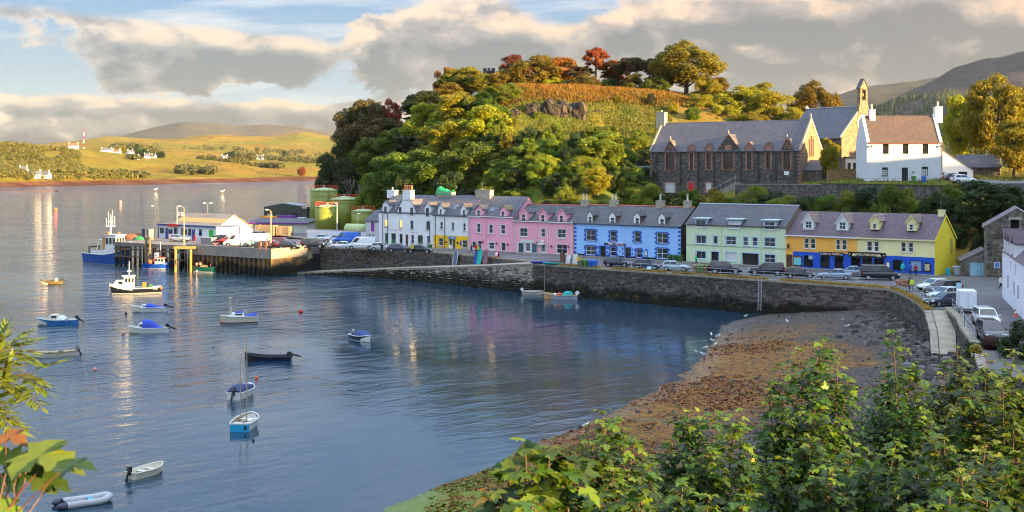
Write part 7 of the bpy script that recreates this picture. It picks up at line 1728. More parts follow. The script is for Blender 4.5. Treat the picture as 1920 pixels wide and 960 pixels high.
lb_=PG(1427,527,QZ);ld=thing('wall_ladder','steel ladder running down the quay wall to the beach','ladder',(lb_.x-.15,lb_.y-.28,.7),-R(42));g=MB(RUST)
for s_ in(-1,1):g=MB(STEEL);g.tube((s_*.22,-.25,0),(s_*.22,.02,4.3),.035,n=6);g.obj('rail',ld)
for i in range(13):g=MB(STEEL);z=.25+i*.3;y=-.25+.27*z/4.3;g.tube((-.22,y,z),(.22,y,z),.022,n=5);g.obj('rung',ld)
def edge(f,off):q=es.lerp(ec,f);d=(ec-es).normalized();n_=Vector((d.y,-d.x));q=q-n_*off;return(q.x,q.y,QZ)
railing('quay_railing','thin post and wire railing on the quay edge before the parked cars',[edge(.30,.9),edge(.96,.9)],1.0,2.1,STEEL,(.5,.98),.022)
railing('upper_quay_railing','thin railing above the slipway wall',[tuple(SLIP_IN[3]+Vector((.4,.6)))+(QZ,),tuple(SLIP_IN[2]+Vector((.5,.5)))+(QZ,),tuple(SLIP_IN[1]+Vector((.5,.4)))+(QZ,),tuple(SLIP_IN[0]+Vector((.6,.3)))+(QZ,)],1.0,2.2,STEEL,(.5,.98),.022)
railing('curved_railing','galvanised railing following the curved sea wall',[(ec.x+.6,ec.y+.4,QZ),(46.3,144,QZ),(45.8,139,QZ),(45.0,133.5,QZ),(44.0,129.5,QZ)],1.05,1.9,STEEL,(.5,1.0),.03)
railing('ramp_railing','galvanised railing on top of the wall beside the beach ramp',[(45.4,126.5,4.7),(43.7,119.5,4.7),(41.5,112.5,4.7),(39.3,104,4.65)],1.05,1.9,STEEL,(.5,1.0),.03)
pp=PG(1695,536,QZ);pl=thing('stone_planter','red-brown stone planter with a green shrub at the quay corner','planter',tuple(pp));g=MB(paint('brick_planter',(.30,.11,.06),.85,.3,4,bmp=.5,bscale=10));g.lathe([(.95,0),(1.05,.7),(.9,.72),(.85,.6),(0,.6)],14);g.obj('tub',pl)
sp_=PG(1798,582,QZ);sgp=thing('sign_post','grey post with a blue-grey square sign beside the white trailer','sign post',tuple(sp_));g=MB(STEEL);g.tube((0,0,0),(0,0,2.9),.04,n=6);g.obj('post',sgp);g=MB(paint('sign_back',(.30,.42,.50),.5));g.box(-.28,.28,-.03,.03,2.1,2.85);g.obj('panel',sgp)
cn_=PG(1904,593,QZ);cz=thing('traffic_cone','orange and white traffic cone at the foot of the white building','traffic cone',tuple(cn_));g=MB(paint('cone_orange',(.80,.10,.02),.5));g.box(-.22,.22,-.22,.22,0,.05);g.lathe([(.16,.05),(.03,.72),(0,.72)],12);g.obj('cone',cz);g=MB(WHITE);g.lathe([(.118,.30),(.082,.50)],12);g.obj('band',cz)
rmk=MB(paint('road_paint_white',(.55,.54,.50),.7,.15,5));rmy=MB(paint('road_paint_yellow',(.50,.34,.06),.7,.15,5))
def line(m,p0,p1,w=.1,z=QZ+.006):
 a,b=Vector(p0),Vector(p1);d=(b-a).normalized();n_=Vector((-d.y,d.x))*w/2
 m.add([(a.x-n_.x,a.y-n_.y,z),(b.x-n_.x,b.y-n_.y,z),(b.x+n_.x,b.y+n_.y,z),(a.x+n_.x,a.y+n_.y,z)],[(0,1,2,3)])
for px in(1190,1243,1330,1398,1472,1530,1588):a=PG(px,508+(px-1190)*.045,QZ).xy;line(rmk,a,a+Vector((2.6,3.6)))
for k in range(2):
 q0=ROW.w(0,-1.6-k*.22).xy;q1=ROW.w(104,-1.6-k*.22).xy;line(rmy,q0,q1,.08);line(rmy,q1,Vector((78,157-k*.22)),.08)
tag(rmk.obj('white_road_markings'),kind='structure');tag(rmy.obj('yellow_road_markings'),kind='structure')
pv=MB(CONC);q=[ROW.w(-1,-.02),ROW.w(103.6,-.02),ROW.w(103.6,-1.3),ROW.w(-1,-1.3)];pv.prism([(p.x,p.y)for p in q][::-1],QZ-.1,QZ+.12);tag(pv.obj('pavement'),kind='structure')
# == BOATS
ANTI=paint('antifoul_red',(.22,.04,.02),.6,.2);BWHITE=paint('boat_white',(.76,.74,.68),.35,.05);BCREAM=paint('boat_cream',(.70,.62,.46),.4,.08);BWOOD=paint('boat_varnish',(.34,.16,.06),.4,.2,5);CANV=paint('blue_canvas',(.025,.06,.42),.75,.12,3,bmp=.4,bscale=4);MOTB=paint('outboard_black',(.015,.015,.017),.35);MOTW=paint('outboard_white',(.72,.72,.70),.35);DGLASS=glass('boat_glass',(.015,.018,.022),.05);ROPE=paint('mooring_rope',(.30,.24,.14),.9)
class Boat:
 def __init__(s,name,label,px,py,heading,L,B,fb=(.85,.5,.55),draft=.25,cols=None,cat='boat',transom=.72,full=2.4,inner=None,open_=True,zoff=0.0,rail=None,rake=.10):
  p=PG(px,py,0);s.root=thing(name,label,cat,(p.x,p.y,zoff),R(heading));s.L,s.B=L,B;s.fb=fb;s.full=full;s.tr=transom
  top,stripe,bottom=cols;n=17;k=7;s.n=n
  s.sheer=lambda u:fb[1]+(fb[0]-fb[1])*max(0,u)**1.8+(fb[2]-fb[1])*max(0,-u)**2
  s.half=lambda u:B/2*((1-max(0,u)**full)**.85 if u>0 else 1-(1-transom)*(-u)**2.2)
  xo=lambda u,f:u*L/2-(rake*L*(1-f)*max(0,u)**4*.55)
  g=MB(top);g.smooth=True;rows=[(-draft,.02),(-draft*.75,.45),(-.02,.80),(.06,.83),(None,.90),(None,1.0)]
  us=[-1+2*i/(n-1)for i in range(n)]
  for sgn in(-1,1):
   grid=[]
   for u in us:
    h_,sh=max(.004,s.half(u)),s.sheer(u);col_=[]
    for j,(z,w)in enumerate(rows):
     z=z if z is not None else(.06+(sh-.06)*(.45 if j==4 else 1));f=(z+draft)/(sh+draft);ww=w if u<.3 else w*(1-(u-.3)*.55*(1-f))
     col_.append((xo(u,f),sgn*h_*ww,z))
    grid.append(col_)
   for i in range(n-1):
    for j in range(len(rows)-1):
     g.mat(bottom if j<2 else(stripe if j==2 else top));q=[grid[i][j],grid[i+1][j],grid[i+1][j+1],grid[i][j+1]];g.add(q if sgn>0 else q[::-1],[(3,2,1,0)])
   if sgn<0:L_=grid
   else:R_=grid
  g.smooth=False;g.mat(top);g.poly([L_[0][j]for j in range(len(rows))]+[R_[0][j]for j in range(len(rows)-1,-1,-1)])
  s.hull=g.obj('hull',s.root);s.edgeL=[c[-1]for c in L_];s.edgeR=[c[-1]for c in R_]
  g=MB(rail or top)
  for e in(s.edgeL,s.edgeR):g.sweep(e,.045 if L<6 else.07,6)
  g.tube(s.edgeL[0],s.edgeR[0],.045,n=5);g.obj('gunwale',s.root)
  zf=.02 if open_ else None
  g=MB(inner or BCREAM)
  if open_:
   fl=.04
   for i in range(n-1):
    for e in(s.edgeL,s.edgeR):
     a,b=Vector(e[i]),Vector(e[i+1]);a2,b2=Vector((a.x*.985,a.y*.80,fl)),Vector((b.x*.985,b.y*.80,fl));a,b=Vector((a.x*.99,a.y*.94,a.z-.01)),Vector((b.x*.99,b.y*.94,b.z-.01));q=[a,b,b2,a2];g.add(q,[(0,1,2,3)])
    a,b,c,d=s.edgeL[i],s.edgeL[i+1],s.edgeR[i+1],s.edgeR[i];g.quad((a[0]*.985,a[1]*.8,fl),(b[0]*.985,b[1]*.8,fl),(c[0]*.985,c[1]*.8,fl),(d[0]*.985,d[1]*.8,fl))
  else:
   for i in range(n-1):
    a,b,c,d=s.edgeL[i],s.edgeL[i+1],s.edgeR[i+1],s.edgeR[i];dz=open_ if open_ else-.12
    g.quad(*[(q[0]*.99,q[1]*.97,q[2]-.12)for q in(a,b,c,d)])
  g.obj('inside' if open_ else 'deck',s.root)
 def thwart(s,u,m=BWOOD,w=.22):
  x,h_=u*s.L/2,s.half(u)*.88;g=MB(m);z=s.sheer(u)*.62;g.box(x-w/2,x+w/2,-h_,h_,z,z+.04);g.obj('thwart',s.root)
 def motor(s,m=MOTB,tilt=35,sc=1.0,y=0.0):
  x=-s.L/2;z=s.sheer(-1);M0=Matrix.Translation((x-.04,y,z+.02))@Matrix.Rotation(R(tilt),4,'Y')@Matrix.Scale(sc,4)
  g=MB(m);g.M=M0;g.smooth=False;g.hexa([(-.34,-.15,.05),(.10,-.15,.05),(.10,.15,.05),(-.34,.15,.05)],[(-.30,-.12,.42),(.02,-.12,.48),(.02,.12,.48),(-.30,.12,.42)]);o=g.obj('outboard_motor',s.root)
  g=MB(MOTB);g.M=M0;g.box(-.22,-.06,-.06,.06,-.75,.06);g.box(-.34,-.02,-.03,.03,-.62,-.57);g.box(-.20,-.08,-.02,.02,-.95,-.75);g.obj('leg',o)
  g=MB(MOTB);g.M=M0;g.box(-.02,.12,-.12,.12,-.22,.12);g.obj('bracket',o)
 def cuddy(s,u0,u1,hh,m=BWHITE,wn=True,wf=.80,taper=.75):
  """small cabin with sloping front; u0 aft end, u1 forward end"""
  x0,x1=u0*s.L/2,u1*s.L/2;w0,w1=s.half(u0)*wf,s.half(u1)*wf;z0,z1=s.sheer(u0)-.08,s.sheer(u1)-.08;zt=max(z0,z1)+hh;xf=x1-(x1-x0)*.32
  g=MB(m);g.hexa([(x0,-w0,z0),(x1,-w1,z1),(x1,w1,z1),(x0,w0,z0)],[(x0,-w0*taper,zt),(xf,-w1*taper*1.1,zt-.02),(xf,w1*taper*1.1,zt-.02),(x0,w0*taper,zt)]);c=g.obj('cabin',s.root)
  if wn:
   for sg in(-1,1):
    g=MB(DGLASS);P_=lambda u,v:Vector((x0+(x1-x0)*u*(1-.2*v),sg*((w0+(w1-w0)*u)*(1-(1-taper)*v)+.012),z0+(zt-z0)*v));g.slab([P_(.12,.45),P_(.62,.45),P_(.62,.85),P_(.12,.85)],.01*sg);g.obj('cabin_window',c)
   g=MB(DGLASS);Q_=lambda v,t:Vector((x1+(xf-x1)*t+.012,v*w1*(1-(1-taper*1.1)*t),z1+(zt-.02-z1)*t+.006));g.slab([Q_(-.8,.35),Q_(.8,.35),Q_(.8,.88),Q_(-.8,.88)],.01);g.obj('cabin_window',c)
  return c
 def cover(s,u0,u1,hh,m=CANV,sag=.0,ridge=.55):
  n=9;g=MB(m);g.smooth=True;k=9;secs=[]
  for i in range(n):
   u=u0+(u1-u0)*i/(n-1);w=s.half(u)*.98;z=s.sheer(u)+.02;top=hh*(1-abs(2*i/(n-1)-2*ridge)**2*.55)-sag*math.sin(i*1.9)*.05
   secs.append([(u*s.L/2,w*math.cos(a),z+max(0,top)*math.sin(a)**.7)for a in[math.pi*j/(k-1)for j in range(k)]])
  g.loft(secs,cap=False,closed=False);g.poly(secs[0]);g.poly(secs[-1][::-1]);return g.obj('canvas_cover',s.root)
 def mast(s,u,hh,r=.035,m=BWOOD,y=0):g=MB(m);g.tube((u*s.L/2,y,.1),(u*s.L/2,y,hh),r,r*.6,7);return g.obj('mast',s.root)
 def rope(s,pts,r=.02):g=MB(ROPE);g.path([Vector(p)for p in pts],r,4);g.obj('mooring_rope',s.root)
 def wheelhouse(s,u0,u1,hh,m=BWHITE,wf=.7,rows=1,vis=.18,nwin=3):
  x0,x1=u0*s.L/2,u1*s.L/2;w=min(s.half(u0),s.half(u1))*wf;z0=s.sheer((u0+u1)/2)-.3;zt=z0+hh
  g=MB(m);g.hexa([(x0,-w,z0),(x1,-w,z0),(x1,w,z0),(x0,w,z0)],[(x0,-w*.95,zt),(x1-.15,-w*.95,zt),(x1-.15,w*.95,zt),(x0,w*.95,zt)]);g.box(x0-vis,x1+vis,-w*1.08,w*1.08,zt,zt+.09);c=g.obj('wheelhouse',s.root);zw0,zw1=z0+hh*.55,z0+hh*.86
  for sg in(-1,1):
   for i in range(nwin):
    a=x0+(x1-x0-.2)*(i+.15)/nwin;b=x0+(x1-x0-.2)*(i+.85)/nwin;q=MB(DGLASS);q.box(a,b,sg*(w*.975)-.012,sg*(w*.975)+.012,zw0,zw1);q.obj('wheelhouse_window',c)
  for i in range(3):y0=-w*.9+w*1.8*(i+.1)/3;y1=-w*.9+w*1.8*(i+.9)/3;q=MB(DGLASS);q.box(x1-.13,x1-.07,y0,y1,zw0,zw1);q.obj('wheelhouse_window',c)
  return c,zt,w
 def letters(s,txt,u,z,size,side=-1,m=None):
  y=side*(s.half(u)*.985+.03);dx=.02;a=math.atan2(s.half(u+dx)-s.half(u-dx),dx*s.L);o=lettering(txt,size,m or BWHITE,s.root,(u*s.L/2,y,z),90,0);o.rotation_euler=(R(90),0,(a if side>0 else-a)+(math.pi if side>0 else 0));return o
 def rail(s,u0,u1,hh,m=STEEL,r=.02,n=8):
  g=MB(m);prev=None
  for sg in(-1,1):
   pts=[]
   for i in range(n):
    u=u0+(u1-u0)*i/(n-1);b=Vector((u*s.L/2,sg*s.half(u)*.96,s.sheer(u)));t=b+Vector((0,0,hh));g.tube(b,t,r,n=4);pts.append(t)
   g.path(pts,r,4)
  g.obj('guard_rail',s.root)
 def fender(s,u,side,m,z=.35,r=.16):g=MB(m);g.smooth=True;g.ball((u*s.L/2,side*(s.half(u)+r),z),r,r,r*1.15,8,6);g.obj('fender',s.root)
BUOYO=paint('buoy_orange',(.82,.13,.04),.45,.08)
TB=paint('trawler_blue',(.02,.085,.36),.4,.15,1.2,dirt=.15)
b=Boat('trawler','large blue and white fishing trawler with tall mast at the pier end',206,494,-34,12.8,4.3,(3.3,1.9,2.0),.5,(TB,BWHITE,ANTI),'fishing boat',.85,2.2,paint('deck_grey',(.25,.22,.18),.8,.2),False,rail=BWHITE)
g=MB(BWHITE);n=b.n
for e,sg in((b.edgeL,-1),(b.edgeR,1)):
 for i in range(4,n-1):
  h0,h1=.75+.05*(i-4),.75+.05*(i-3);a,c=Vector(e[i]),Vector(e[i+1]);g.hexa([a,c,c+Vector((0,-.06*sg,0)),a+Vector((0,-.06*sg,0))],[a+Vector((0,0,h0)),c+Vector((0,0,h1)),c+Vector((0,-.06*sg,h1)),a+Vector((0,-.06*sg,h0))])
g.obj('bulwark',b.root)
c,zt,w=b.wheelhouse(.0,.52,4.0,BWHITE,.66);g=MB(paint('trawler_funnel',(.50,.25,.06),.5));g.box(-1.5,-.5,-.6,.6,1.6,5.2);g.obj('funnel',b.root)
g=MB(BWHITE);g.tube((.3,0,zt),(.2,0,zt+4.0),.17,.10,8);g.box(.05,.35,-1.0,1.0,zt+1.6,zt+1.75);g.tube((.2,-1.0,zt+1.7),(.2,-1.0,zt+3.3),.05,n=5);g.tube((.2,1.0,zt+1.7),(.2,1.0,zt+3.6),.05,n=5);g.tube((.2,-.45,zt+1.7),(.2,-.45,zt+4.6),.04,n=5);g.tube((.2,.5,zt+1.7),(.2,.5,zt+4.8),.04,n=5);g.box(-.1,.5,-.5,.5,zt+2.6,zt+2.68);g.obj('mast',b.root)
g=MB(BWHITE);g.tube((-3.2,-1.0,1.5),(-2.9,-.3,4.6),.10,n=6);g.tube((-3.2,1.0,1.5),(-2.9,.3,4.6),.10,n=6);g.tube((-2.9,-.4,4.6),(-2.9,.4,4.6),.12,n=6);g.obj('gantry',b.root)
g=MB(BLACK);g.tube((-4.9,-1.2,1.6),(-4.9,-1.2,3.2),.12,n=6);g.tube((-4.9,1.2,1.6),(-4.9,1.2,3.2),.12,n=6);g.tube((-4.9,-1.3,3.2),(-4.9,1.3,3.2),.14,n=6);g.obj('stern_gantry',b.root)
g=MB(BUOYO);g.box(1.6,2.7,-1.0,1.0,zt-1.2,zt-.9);g.smooth=True;g.ball((.9,-1.0,zt+.35),.35);g.ball((2.1,.6,zt+.25),.3);g.obj('deck_gear',b.root);b.rail(.35,.97,.9,BWHITE,.03,7);b.rope([(4.9,0,3.3),(6.6,2.6,3.6),(8.0,4.0,4.6)],.03)
b=Boat('fishing_boat','small bright blue fishing boat with white wheelhouse against the timber piles',298,503,-20,6.4,2.3,(1.35,.8,.8),.35,(paint('fishing_blue',(.015,.09,.50),.4,.08),BWHITE,ANTI),'fishing boat',.85,2.3,paint('deck_red',(.30,.08,.05),.7),False)
c,zt,w=b.wheelhouse(-.15,.55,1.5,BWHITE,.72);g=MB(BWHITE);g.box(-.7,.0,-.5,.5,zt-.1,zt+.9);g.obj('hatch_box',b.root);g=MB(BUOYO);g.box(-.1,1.8,-.82,.82,zt+.09,zt+.16);g.obj('roof_band',b.root);b.mast(.1,5.0,.05,BWHITE)
g=MB(BUOYO);g.smooth=True
for p in((-1.6,-.5,1.2),(-2.0,.4,1.3),(-1.2,.3,1.4)):g.ball(p,.38)
g.obj('buoys',b.root);g=MB(RUST);g.tube((-1.8,-.6,.7),(-1.7,-.4,2.4),.06,n=5);g.tube((-1.8,.6,.7),(-1.7,.4,2.4),.06,n=5);g.tube((-1.7,-.5,2.4),(-1.7,.5,2.4),.06,n=5);g.obj('hauler_frame',b.root);b.letters('OB 93',.62,.95,.30)
b=Boat('fishing_boat','dark green fishing boat with red mast frame beside the sheet piling',397,509.5,-16,7.0,2.4,(1.75,.85,1.0),.4,(paint('fishing_green',(.010,.10,.075),.4,.08),BWHITE,ANTI),'fishing boat',.62,2.0,paint('deck_tan',(.25,.19,.11),.8),False)
c,zt,w=b.wheelhouse(.18,.72,1.75,BWHITE,.70);g=MB(paint('mast_red',(.55,.14,.07),.5));
for s_ in(-1,1):g.tube((.2,s_*.8,1.1),(.75,0,5.2),.055,n=5)
g.tube((1.7,0,zt),(.75,0,5.2),.05,n=5);g.tube((.3,-.3,5.2),(1.2,.3,5.25),.06,n=5);g.obj('mast_frame',b.root);g=MB(paint('pink_buoys',(.70,.22,.16),.5));g.smooth=True
for p in((-2.9,-.3,1.35),(-2.5,.4,1.5),(-2.2,-.3,1.4),(-.2,.3,1.35)):g.ball(p,.30)
g.obj('buoys',b.root);g=MB(paint('creel_netting',(.22,.17,.08),.9,.4,6))
for p in((-1.6,-.5),(-1.0,.4),(-.9,-.4)):g.box(p[0]-.35,p[0]+.35,p[1]-.25,p[1]+.25,.75,1.25)
g.obj('creels',b.root);b.letters('OB 78',.66,1.05,.32);b.fender(-.7,-1,BWHITE,.2)
b=Boat('fishing_boat','black-hulled creel boat with bright white wheelhouse moored in the evening light',254,549,199,7.6,2.4,(1.45,.75,.8),.35,(paint('hull_black',(.010,.012,.018),.4),BWHITE,ANTI),'fishing boat',.85,2.2,BCREAM,False,rail=BWHITE)
g=MB(BWHITE)
for e in(b.edgeL,b.edgeR):
 for i in range(9,b.n-1):a,c_=Vector(e[i]),Vector(e[i+1]);k=.985;g.hexa([(a.x,a.y*1.01,a.z-.25),(c_.x,c_.y*1.01,c_.z-.28),(c_.x,c_.y*.96,c_.z-.28),(a.x,a.y*.96,a.z-.25)],[(a.x,a.y*1.01,a.z+.05),(c_.x,c_.y*1.01,c_.z+.05),(c_.x,c_.y*.96,c_.z+.05),(a.x,a.y*.96,a.z+.05)])
g.obj('white_bulwark',b.root);b.cuddy(.45,.88,.8,BWHITE,True,.75);c,zt,w=b.wheelhouse(.05,.48,2.1,BWHITE,.62)
g=MB(BWHITE);g.tube((.9,0,zt),(.9,0,zt+2.2),.09,.06,7);g.box(.6,1.2,-.45,.45,zt+.7,zt+.8);g.tube((.9,-.4,zt+.8),(.9,-.4,zt+1.7),.03,n=4);g.tube((.9,.4,zt+.8),(.9,.4,zt+1.7),.03,n=4);g.obj('mast',b.root);g=MB(paint('olive_box',(.16,.12,.02),.8));g.box(-1.6,-1.0,-.4,.4,.7,1.6);g.obj('creel_box',b.root);g=MB(paint('net_green_dark',(.03,.10,.06),.9));g.smooth=True;g.ball((-2.1,0,.95),.5,.6,.4);g.obj('net_heap',b.root);b.fender(-.97,1,BUOYO,.75,.24);b.letters('OB 407',.62,.80,.26,1);b.letters('GUIDE',-.75,.62,.26,1)
b.rope([(3.75,0,1.2),(3.9,0,-.2)],.03)
b=Boat('motor_dinghy','small dark motor dinghy catching the sun, farthest left on the water',97,533,205,3.4,1.5,(.75,.5,.5),.2,(paint('hull_olive',(.10,.07,.02),.5,.2),BLACK,BLACK),'dinghy');b.thwart(.2);b.thwart(-.4);b.motor(MOTB,60);g=MB(BLACK);g.box(-.3,.4,-.4,.4,.5,.75);g.obj('engine_box',b.root);b.fender(.95,1,BUOYO,.3,.13);g=MB(BWHITE);g.smooth=True;g.ball((-.7,-.3,.75),.24);g.obj('buoy',b.root)
b=Boat('cabin_dinghy','white boat with green bottom and low blue cover, second boat below the pier',280,584,187,4.5,1.75,(.85,.55,.6),.25,(BWHITE,BWHITE,paint('antifoul_green',(.01,.16,.12),.5)),'boat');b.cuddy(.12,.52,.38);b.cover(-.92,.14,.50,ridge=.95);b.motor(MOTB,70)
b=Boat('cabin_dinghy','white boat with a high blue canopy, nearest of the two covered ones',278,623,186,4.6,1.8,(.80,.55,.55),.25,(BWHITE,BWHITE,BCREAM),'boat');b.cuddy(.22,.52,.55,BWHITE,True,.8,.85);b.cover(-.70,.24,.95,ridge=.82);b.motor(MOTB,62)
b=Boat('cabin_cruiser','blue and white cabin boat on the far left with a tilted outboard',107,608,184,4.9,1.8,(.85,.6,.6),.25,(paint('cruiser_blue',(.03,.22,.55),.4),paint('cruiser_blue',(.03,.22,.55)),BLACK),'boat',rail=BWHITE);b.cuddy(-.10,.50,.62,BCREAM,True,.82,.8);b.cover(-.45,-.08,.5,OFFW,ridge=.6);b.motor(MOTB,50);b.rail(.45,.95,.35,STEEL,.018,5)
for u in(.2,-.3,-.7):b.fender(u,1,BLACK,.35,.10)
b=Boat('open_boat','long white open boat at the left edge behind the leaves',97,668,205,4.8,1.5,(.80,.45,.5),.22,(BCREAM,BCREAM,BLACK),'boat',rail=BWOOD);[b.thwart(u)for u in(.5,.05,-.4)];b.motor(paint('outboard_grey',(.20,.20,.21),.4),25);g=MB(paint('gear_dark',(.08,.09,.10),.8,.5,5));g.smooth=True;g.ball((.2,.1,.3),.3,.25,.2);g.ball((-.9,-.2,.35),.3,.3,.2);g.obj('gear',b.root)
b=Boat('cabin_cruiser','cream cabin cruiser with dark red waterline in the middle of the bay',448,604,197,4.6,1.8,(.95,.75,.75),.25,(BCREAM,ANTI,ANTI),'boat',open_=False,inner=BWHITE);b.cuddy(-.25,.62,.45,BWHITE,True,.82,.8);b.cover(-.95,-.3,.30,CANV,ridge=.2);g=MB(CANV);g.box(-.5,.5,-.5,.5,1.18,1.28);g.obj('roof_cover',b.root);b.fender(.97,1,BUOYO,.15,.15);b.mast(-.5,1.9,.03)
b=Boat('motor_boat','navy boat with blue canvas hood alone right of the bay',677,638,-52,3.7,1.55,(.75,.55,.55),.2,(paint('hull_navy',(.010,.016,.05),.35),BWHITE,BLACK),'boat',rail=BWHITE,inner=BWHITE);b.cover(-.25,.75,.55,paint('navy_canvas',(.03,.05,.20),.7),ridge=.35);b.motor(paint('outboard_grey',(.2,.2,.21),.4),45)
b=Boat('rowing_boat','long dark blue open boat moored beyond the sailing boat',502,677,180,4.6,1.5,(.85,.50,.55),.25,(paint('hull_dark_blue',(.008,.018,.045),.4),paint('rub_blue',(.01,.08,.25),.5),paint('hull_dark_blue',(.008,.018,.045))),'boat',.8,2.6,BLACK,rail=BLACK);[b.thwart(u,paint('dark_thwart',(.08,.04,.03),.6))for u in(.5,.0,-.5)];b.motor(MOTB,75)
b=Boat('covered_boat','stern-on white boat under a dark blue cover, right behind the sailing boat',454,742,82,4.0,1.75,(.75,.60,.60),.2,(BWHITE,BCREAM,BLACK),'boat');b.cover(-.96,.55,.42,paint('navy_cover',(.02,.03,.11),.75,.15,3),ridge=.5);b.motor(MOTB,30);b.cuddy(.45,.80,.25,BWHITE,False)
b=Boat('sailing_dinghy','open sailing boat with bright blue stern and tall bare mast',461,800,88,3.7,1.75,(.75,.60,.62),.2,(BWHITE,BWHITE,paint('hull_cyan',(.02,.36,.60),.4)),'sailing boat',.82,2.4,paint('dinghy_inside',(.34,.27,.17),.7,.2,4),rail=BWHITE)
g=MB(paint('hull_cyan',(.02,.36,.60)));x=-1.853;g.poly([(x,-.70,.0),(x,.70,.0),(x,.73,.52),(x,-.73,.52)][::-1]);g.obj('transom_panel',b.root);g=MB(MOTB);g.box(-1.90,-1.855,-.52,-.34,.18,.42);g.obj('vent',b.root)
b.mast(.15,7.0,.045,paint('spruce_mast',(.45,.30,.15),.5));g=MB(paint('spruce_mast',(.45,.30,.15)));g.tube((-1.6,.0,.75),(-1.2,.12,5.6),.03,n=6);g.obj('boom',b.root);b.thwart(-.25,BCREAM,.3);b.thwart(.45,BCREAM,.35);g=MB(OFFW);g.smooth=True;g.ball((.1,-.3,.45),.4,.25,.18);g.obj('folded_sail',b.root);g=MB(BWOOD);g.box(-1.2,.5,-.05,.05,.25,.5);g.obj('centreboard_case',b.root)
b=Boat('rowing_dinghy','small cream dinghy with black outboard, lower left of the bay',275,890,60,2.7,1.25,(.55,.42,.42),.15,(BCREAM,BCREAM,BLACK),'dinghy',.8,2.4,BCREAM,rail=BCREAM);b.thwart(.35,BWHITE);b.thwart(-.2,BCREAM);b.motor(MOTB,20,.75);g=MB(paint('gear_blue',(.04,.10,.45),.6));g.box(-.5,-.2,-.3,.1,.08,.3);g.obj('fuel_can',b.root)
def inflatable(label,px,py,heading,L,B,r,m,tip,z=.16):
 p=PG(px,py,0);root=thing('inflatable_dinghy',label,'inflatable boat',(p.x,p.y,z),R(heading));g=MB(m);g.smooth=True;pts=[]
 for i in range(8):pts.append(Vector((-L/2+i*(L*.72)/7,-B/2+r,0)))
 for i in range(1,8):a=-math.pi/2+math.pi*i/8;pts.append(Vector((-L/2+L*.72+(L*.28-r)*math.cos(a),(B/2-r)*math.sin(a),.10*math.cos(a))))
 for i in range(8):pts.append(Vector((-L/2+(7-i)*(L*.72)/7,B/2-r,0)))
 g.sweep(pts,r,12);g.obj('tube',root)
 for e in(0,-1):q=MB(tip);q.smooth=True;q.M=Matrix.Translation(pts[e])@Matrix.Rotation(R(-90),4,'Y');q.lathe([(r,-.3),(r*1.01,0),(r*.6,.22),(0,.32)],12);q.obj('end_cone',root)
 q=MB(paint('inflatable_floor',(.45,.40,.30),.7,.2,4));q.box(-L/2+.25,L*.3,-B/2+r,B/2-r,-.12,-.06);q.obj('floor',root);q=MB(MOTB);q.box(-L/2+.2,-L/2+.26,-B/2+r,B/2-r,-.15,.22);q.obj('transom',root);q=MB(paint('seat_blue',(.05,.35,.55),.6));q.box(.1,.32,-B/2+r,B/2-r,.08,.12);q.obj('seat',root)
 return root
inflatable('grey inflatable dinghy with blue seat at the bottom left',162,944,33,3.0,1.5,.21,paint('hypalon_grey',(.42,.40,.40),.55,.08),paint('hypalon_dark',(.05,.055,.07),.6));inflatable('white and blue inflatable at the foot of the harbour steps',556,512,170,2.6,1.3,.22,BWHITE,CANV,.18)
b=Boat('tender','plain grey-white tender tied under the quay wall',999,552,-4,3.3,1.4,(.55,.5,.5),.15,(paint('tender_grey',(.48,.44,.38),.5),paint('tender_grey',(.48,.44,.38)),BLACK),'dinghy');b.thwart(.1,BCREAM);b.motor(MOTW,40)
b=Boat('work_boat','open grey work boat with turquoise cover and white outboard under the quay wall',1051,561,168,5.0,1.9,(1.0,.6,.6),.2,(paint('work_grey',(.42,.44,.48),.5),paint('work_grey',(.42,.44,.48)),BLACK),'boat',inner=paint('work_orange',(.62,.32,.12),.6),rail=paint('rail_tan',(.55,.35,.18),.6));b.cover(-.72,-.15,.62,paint('turquoise_cover',(.01,.30,.26),.7,.2,3),ridge=.5);b.motor(MOTW,40,1.3);g=MB(BUOYO);g.smooth=True;g.ball((.2,.3,.75),.26);g.ball((.0,-.3,.7),.22);g.mat(BWHITE);g.ball((.8,.1,.7),.3,.3,.22);g.obj('gear',b.root);b.rope([(2.4,0,1.0),(2.6,-1.2,2.6),(2.7,-1.8,4.6)],.03)
def buoy(label,px,py,r,m,m2=None):
 p=PG(px,py,0);root=thing('mooring_buoy',label,'buoy',(p.x,p.y,.0),0,'mooring buoys');g=MB(m);g.smooth=True;g.ball((0,0,r*.45),r,n=12,m=8);g.obj('float',root);g=MB(m2 or BLACK);g.lathe([(r*.25,r*1.35),(r*.25,r*1.6),(0,r*1.65)],8);g.obj('eye',root)
for a in(('big red buoy in the open middle of the bay',564,586,.28,RED),('orange buoy right of the covered stern-on boat',481,710,.19,BUOYO),('pink and white buoy left of the blue-canopied boat',231,626,.22,paint('buoy_pink',(.75,.32,.25),.5)),('small pink buoy below the open white boat',178,694,.19,paint('buoy_pink',(.75,.32,.25))),('dark brown buoy by the low-covered boat',236,589,.20,paint('buoy_brown',(.10,.04,.02),.6)),('cream buoy above the cream cabin cruiser',432,561,.22,paint('buoy_cream',(.62,.48,.25),.5)),('distant orange buoy near the left edge of the loch',104,395,.9,BUOYO),('distant pale buoy left of the lamp post on the loch',226,380,.8,paint('buoy_pink',(.75,.32,.25))),('small dark buoy floating below the sailing boat',475,827,.10,BLACK),('small dark buoy left of the dark blue open boat',400,651,.08,BLACK)):buoy(*a)
GULL=paint('gull_white',(.80,.80,.80),.7,.04);GULLG=paint('gull_grey',(.35,.37,.40),.7)
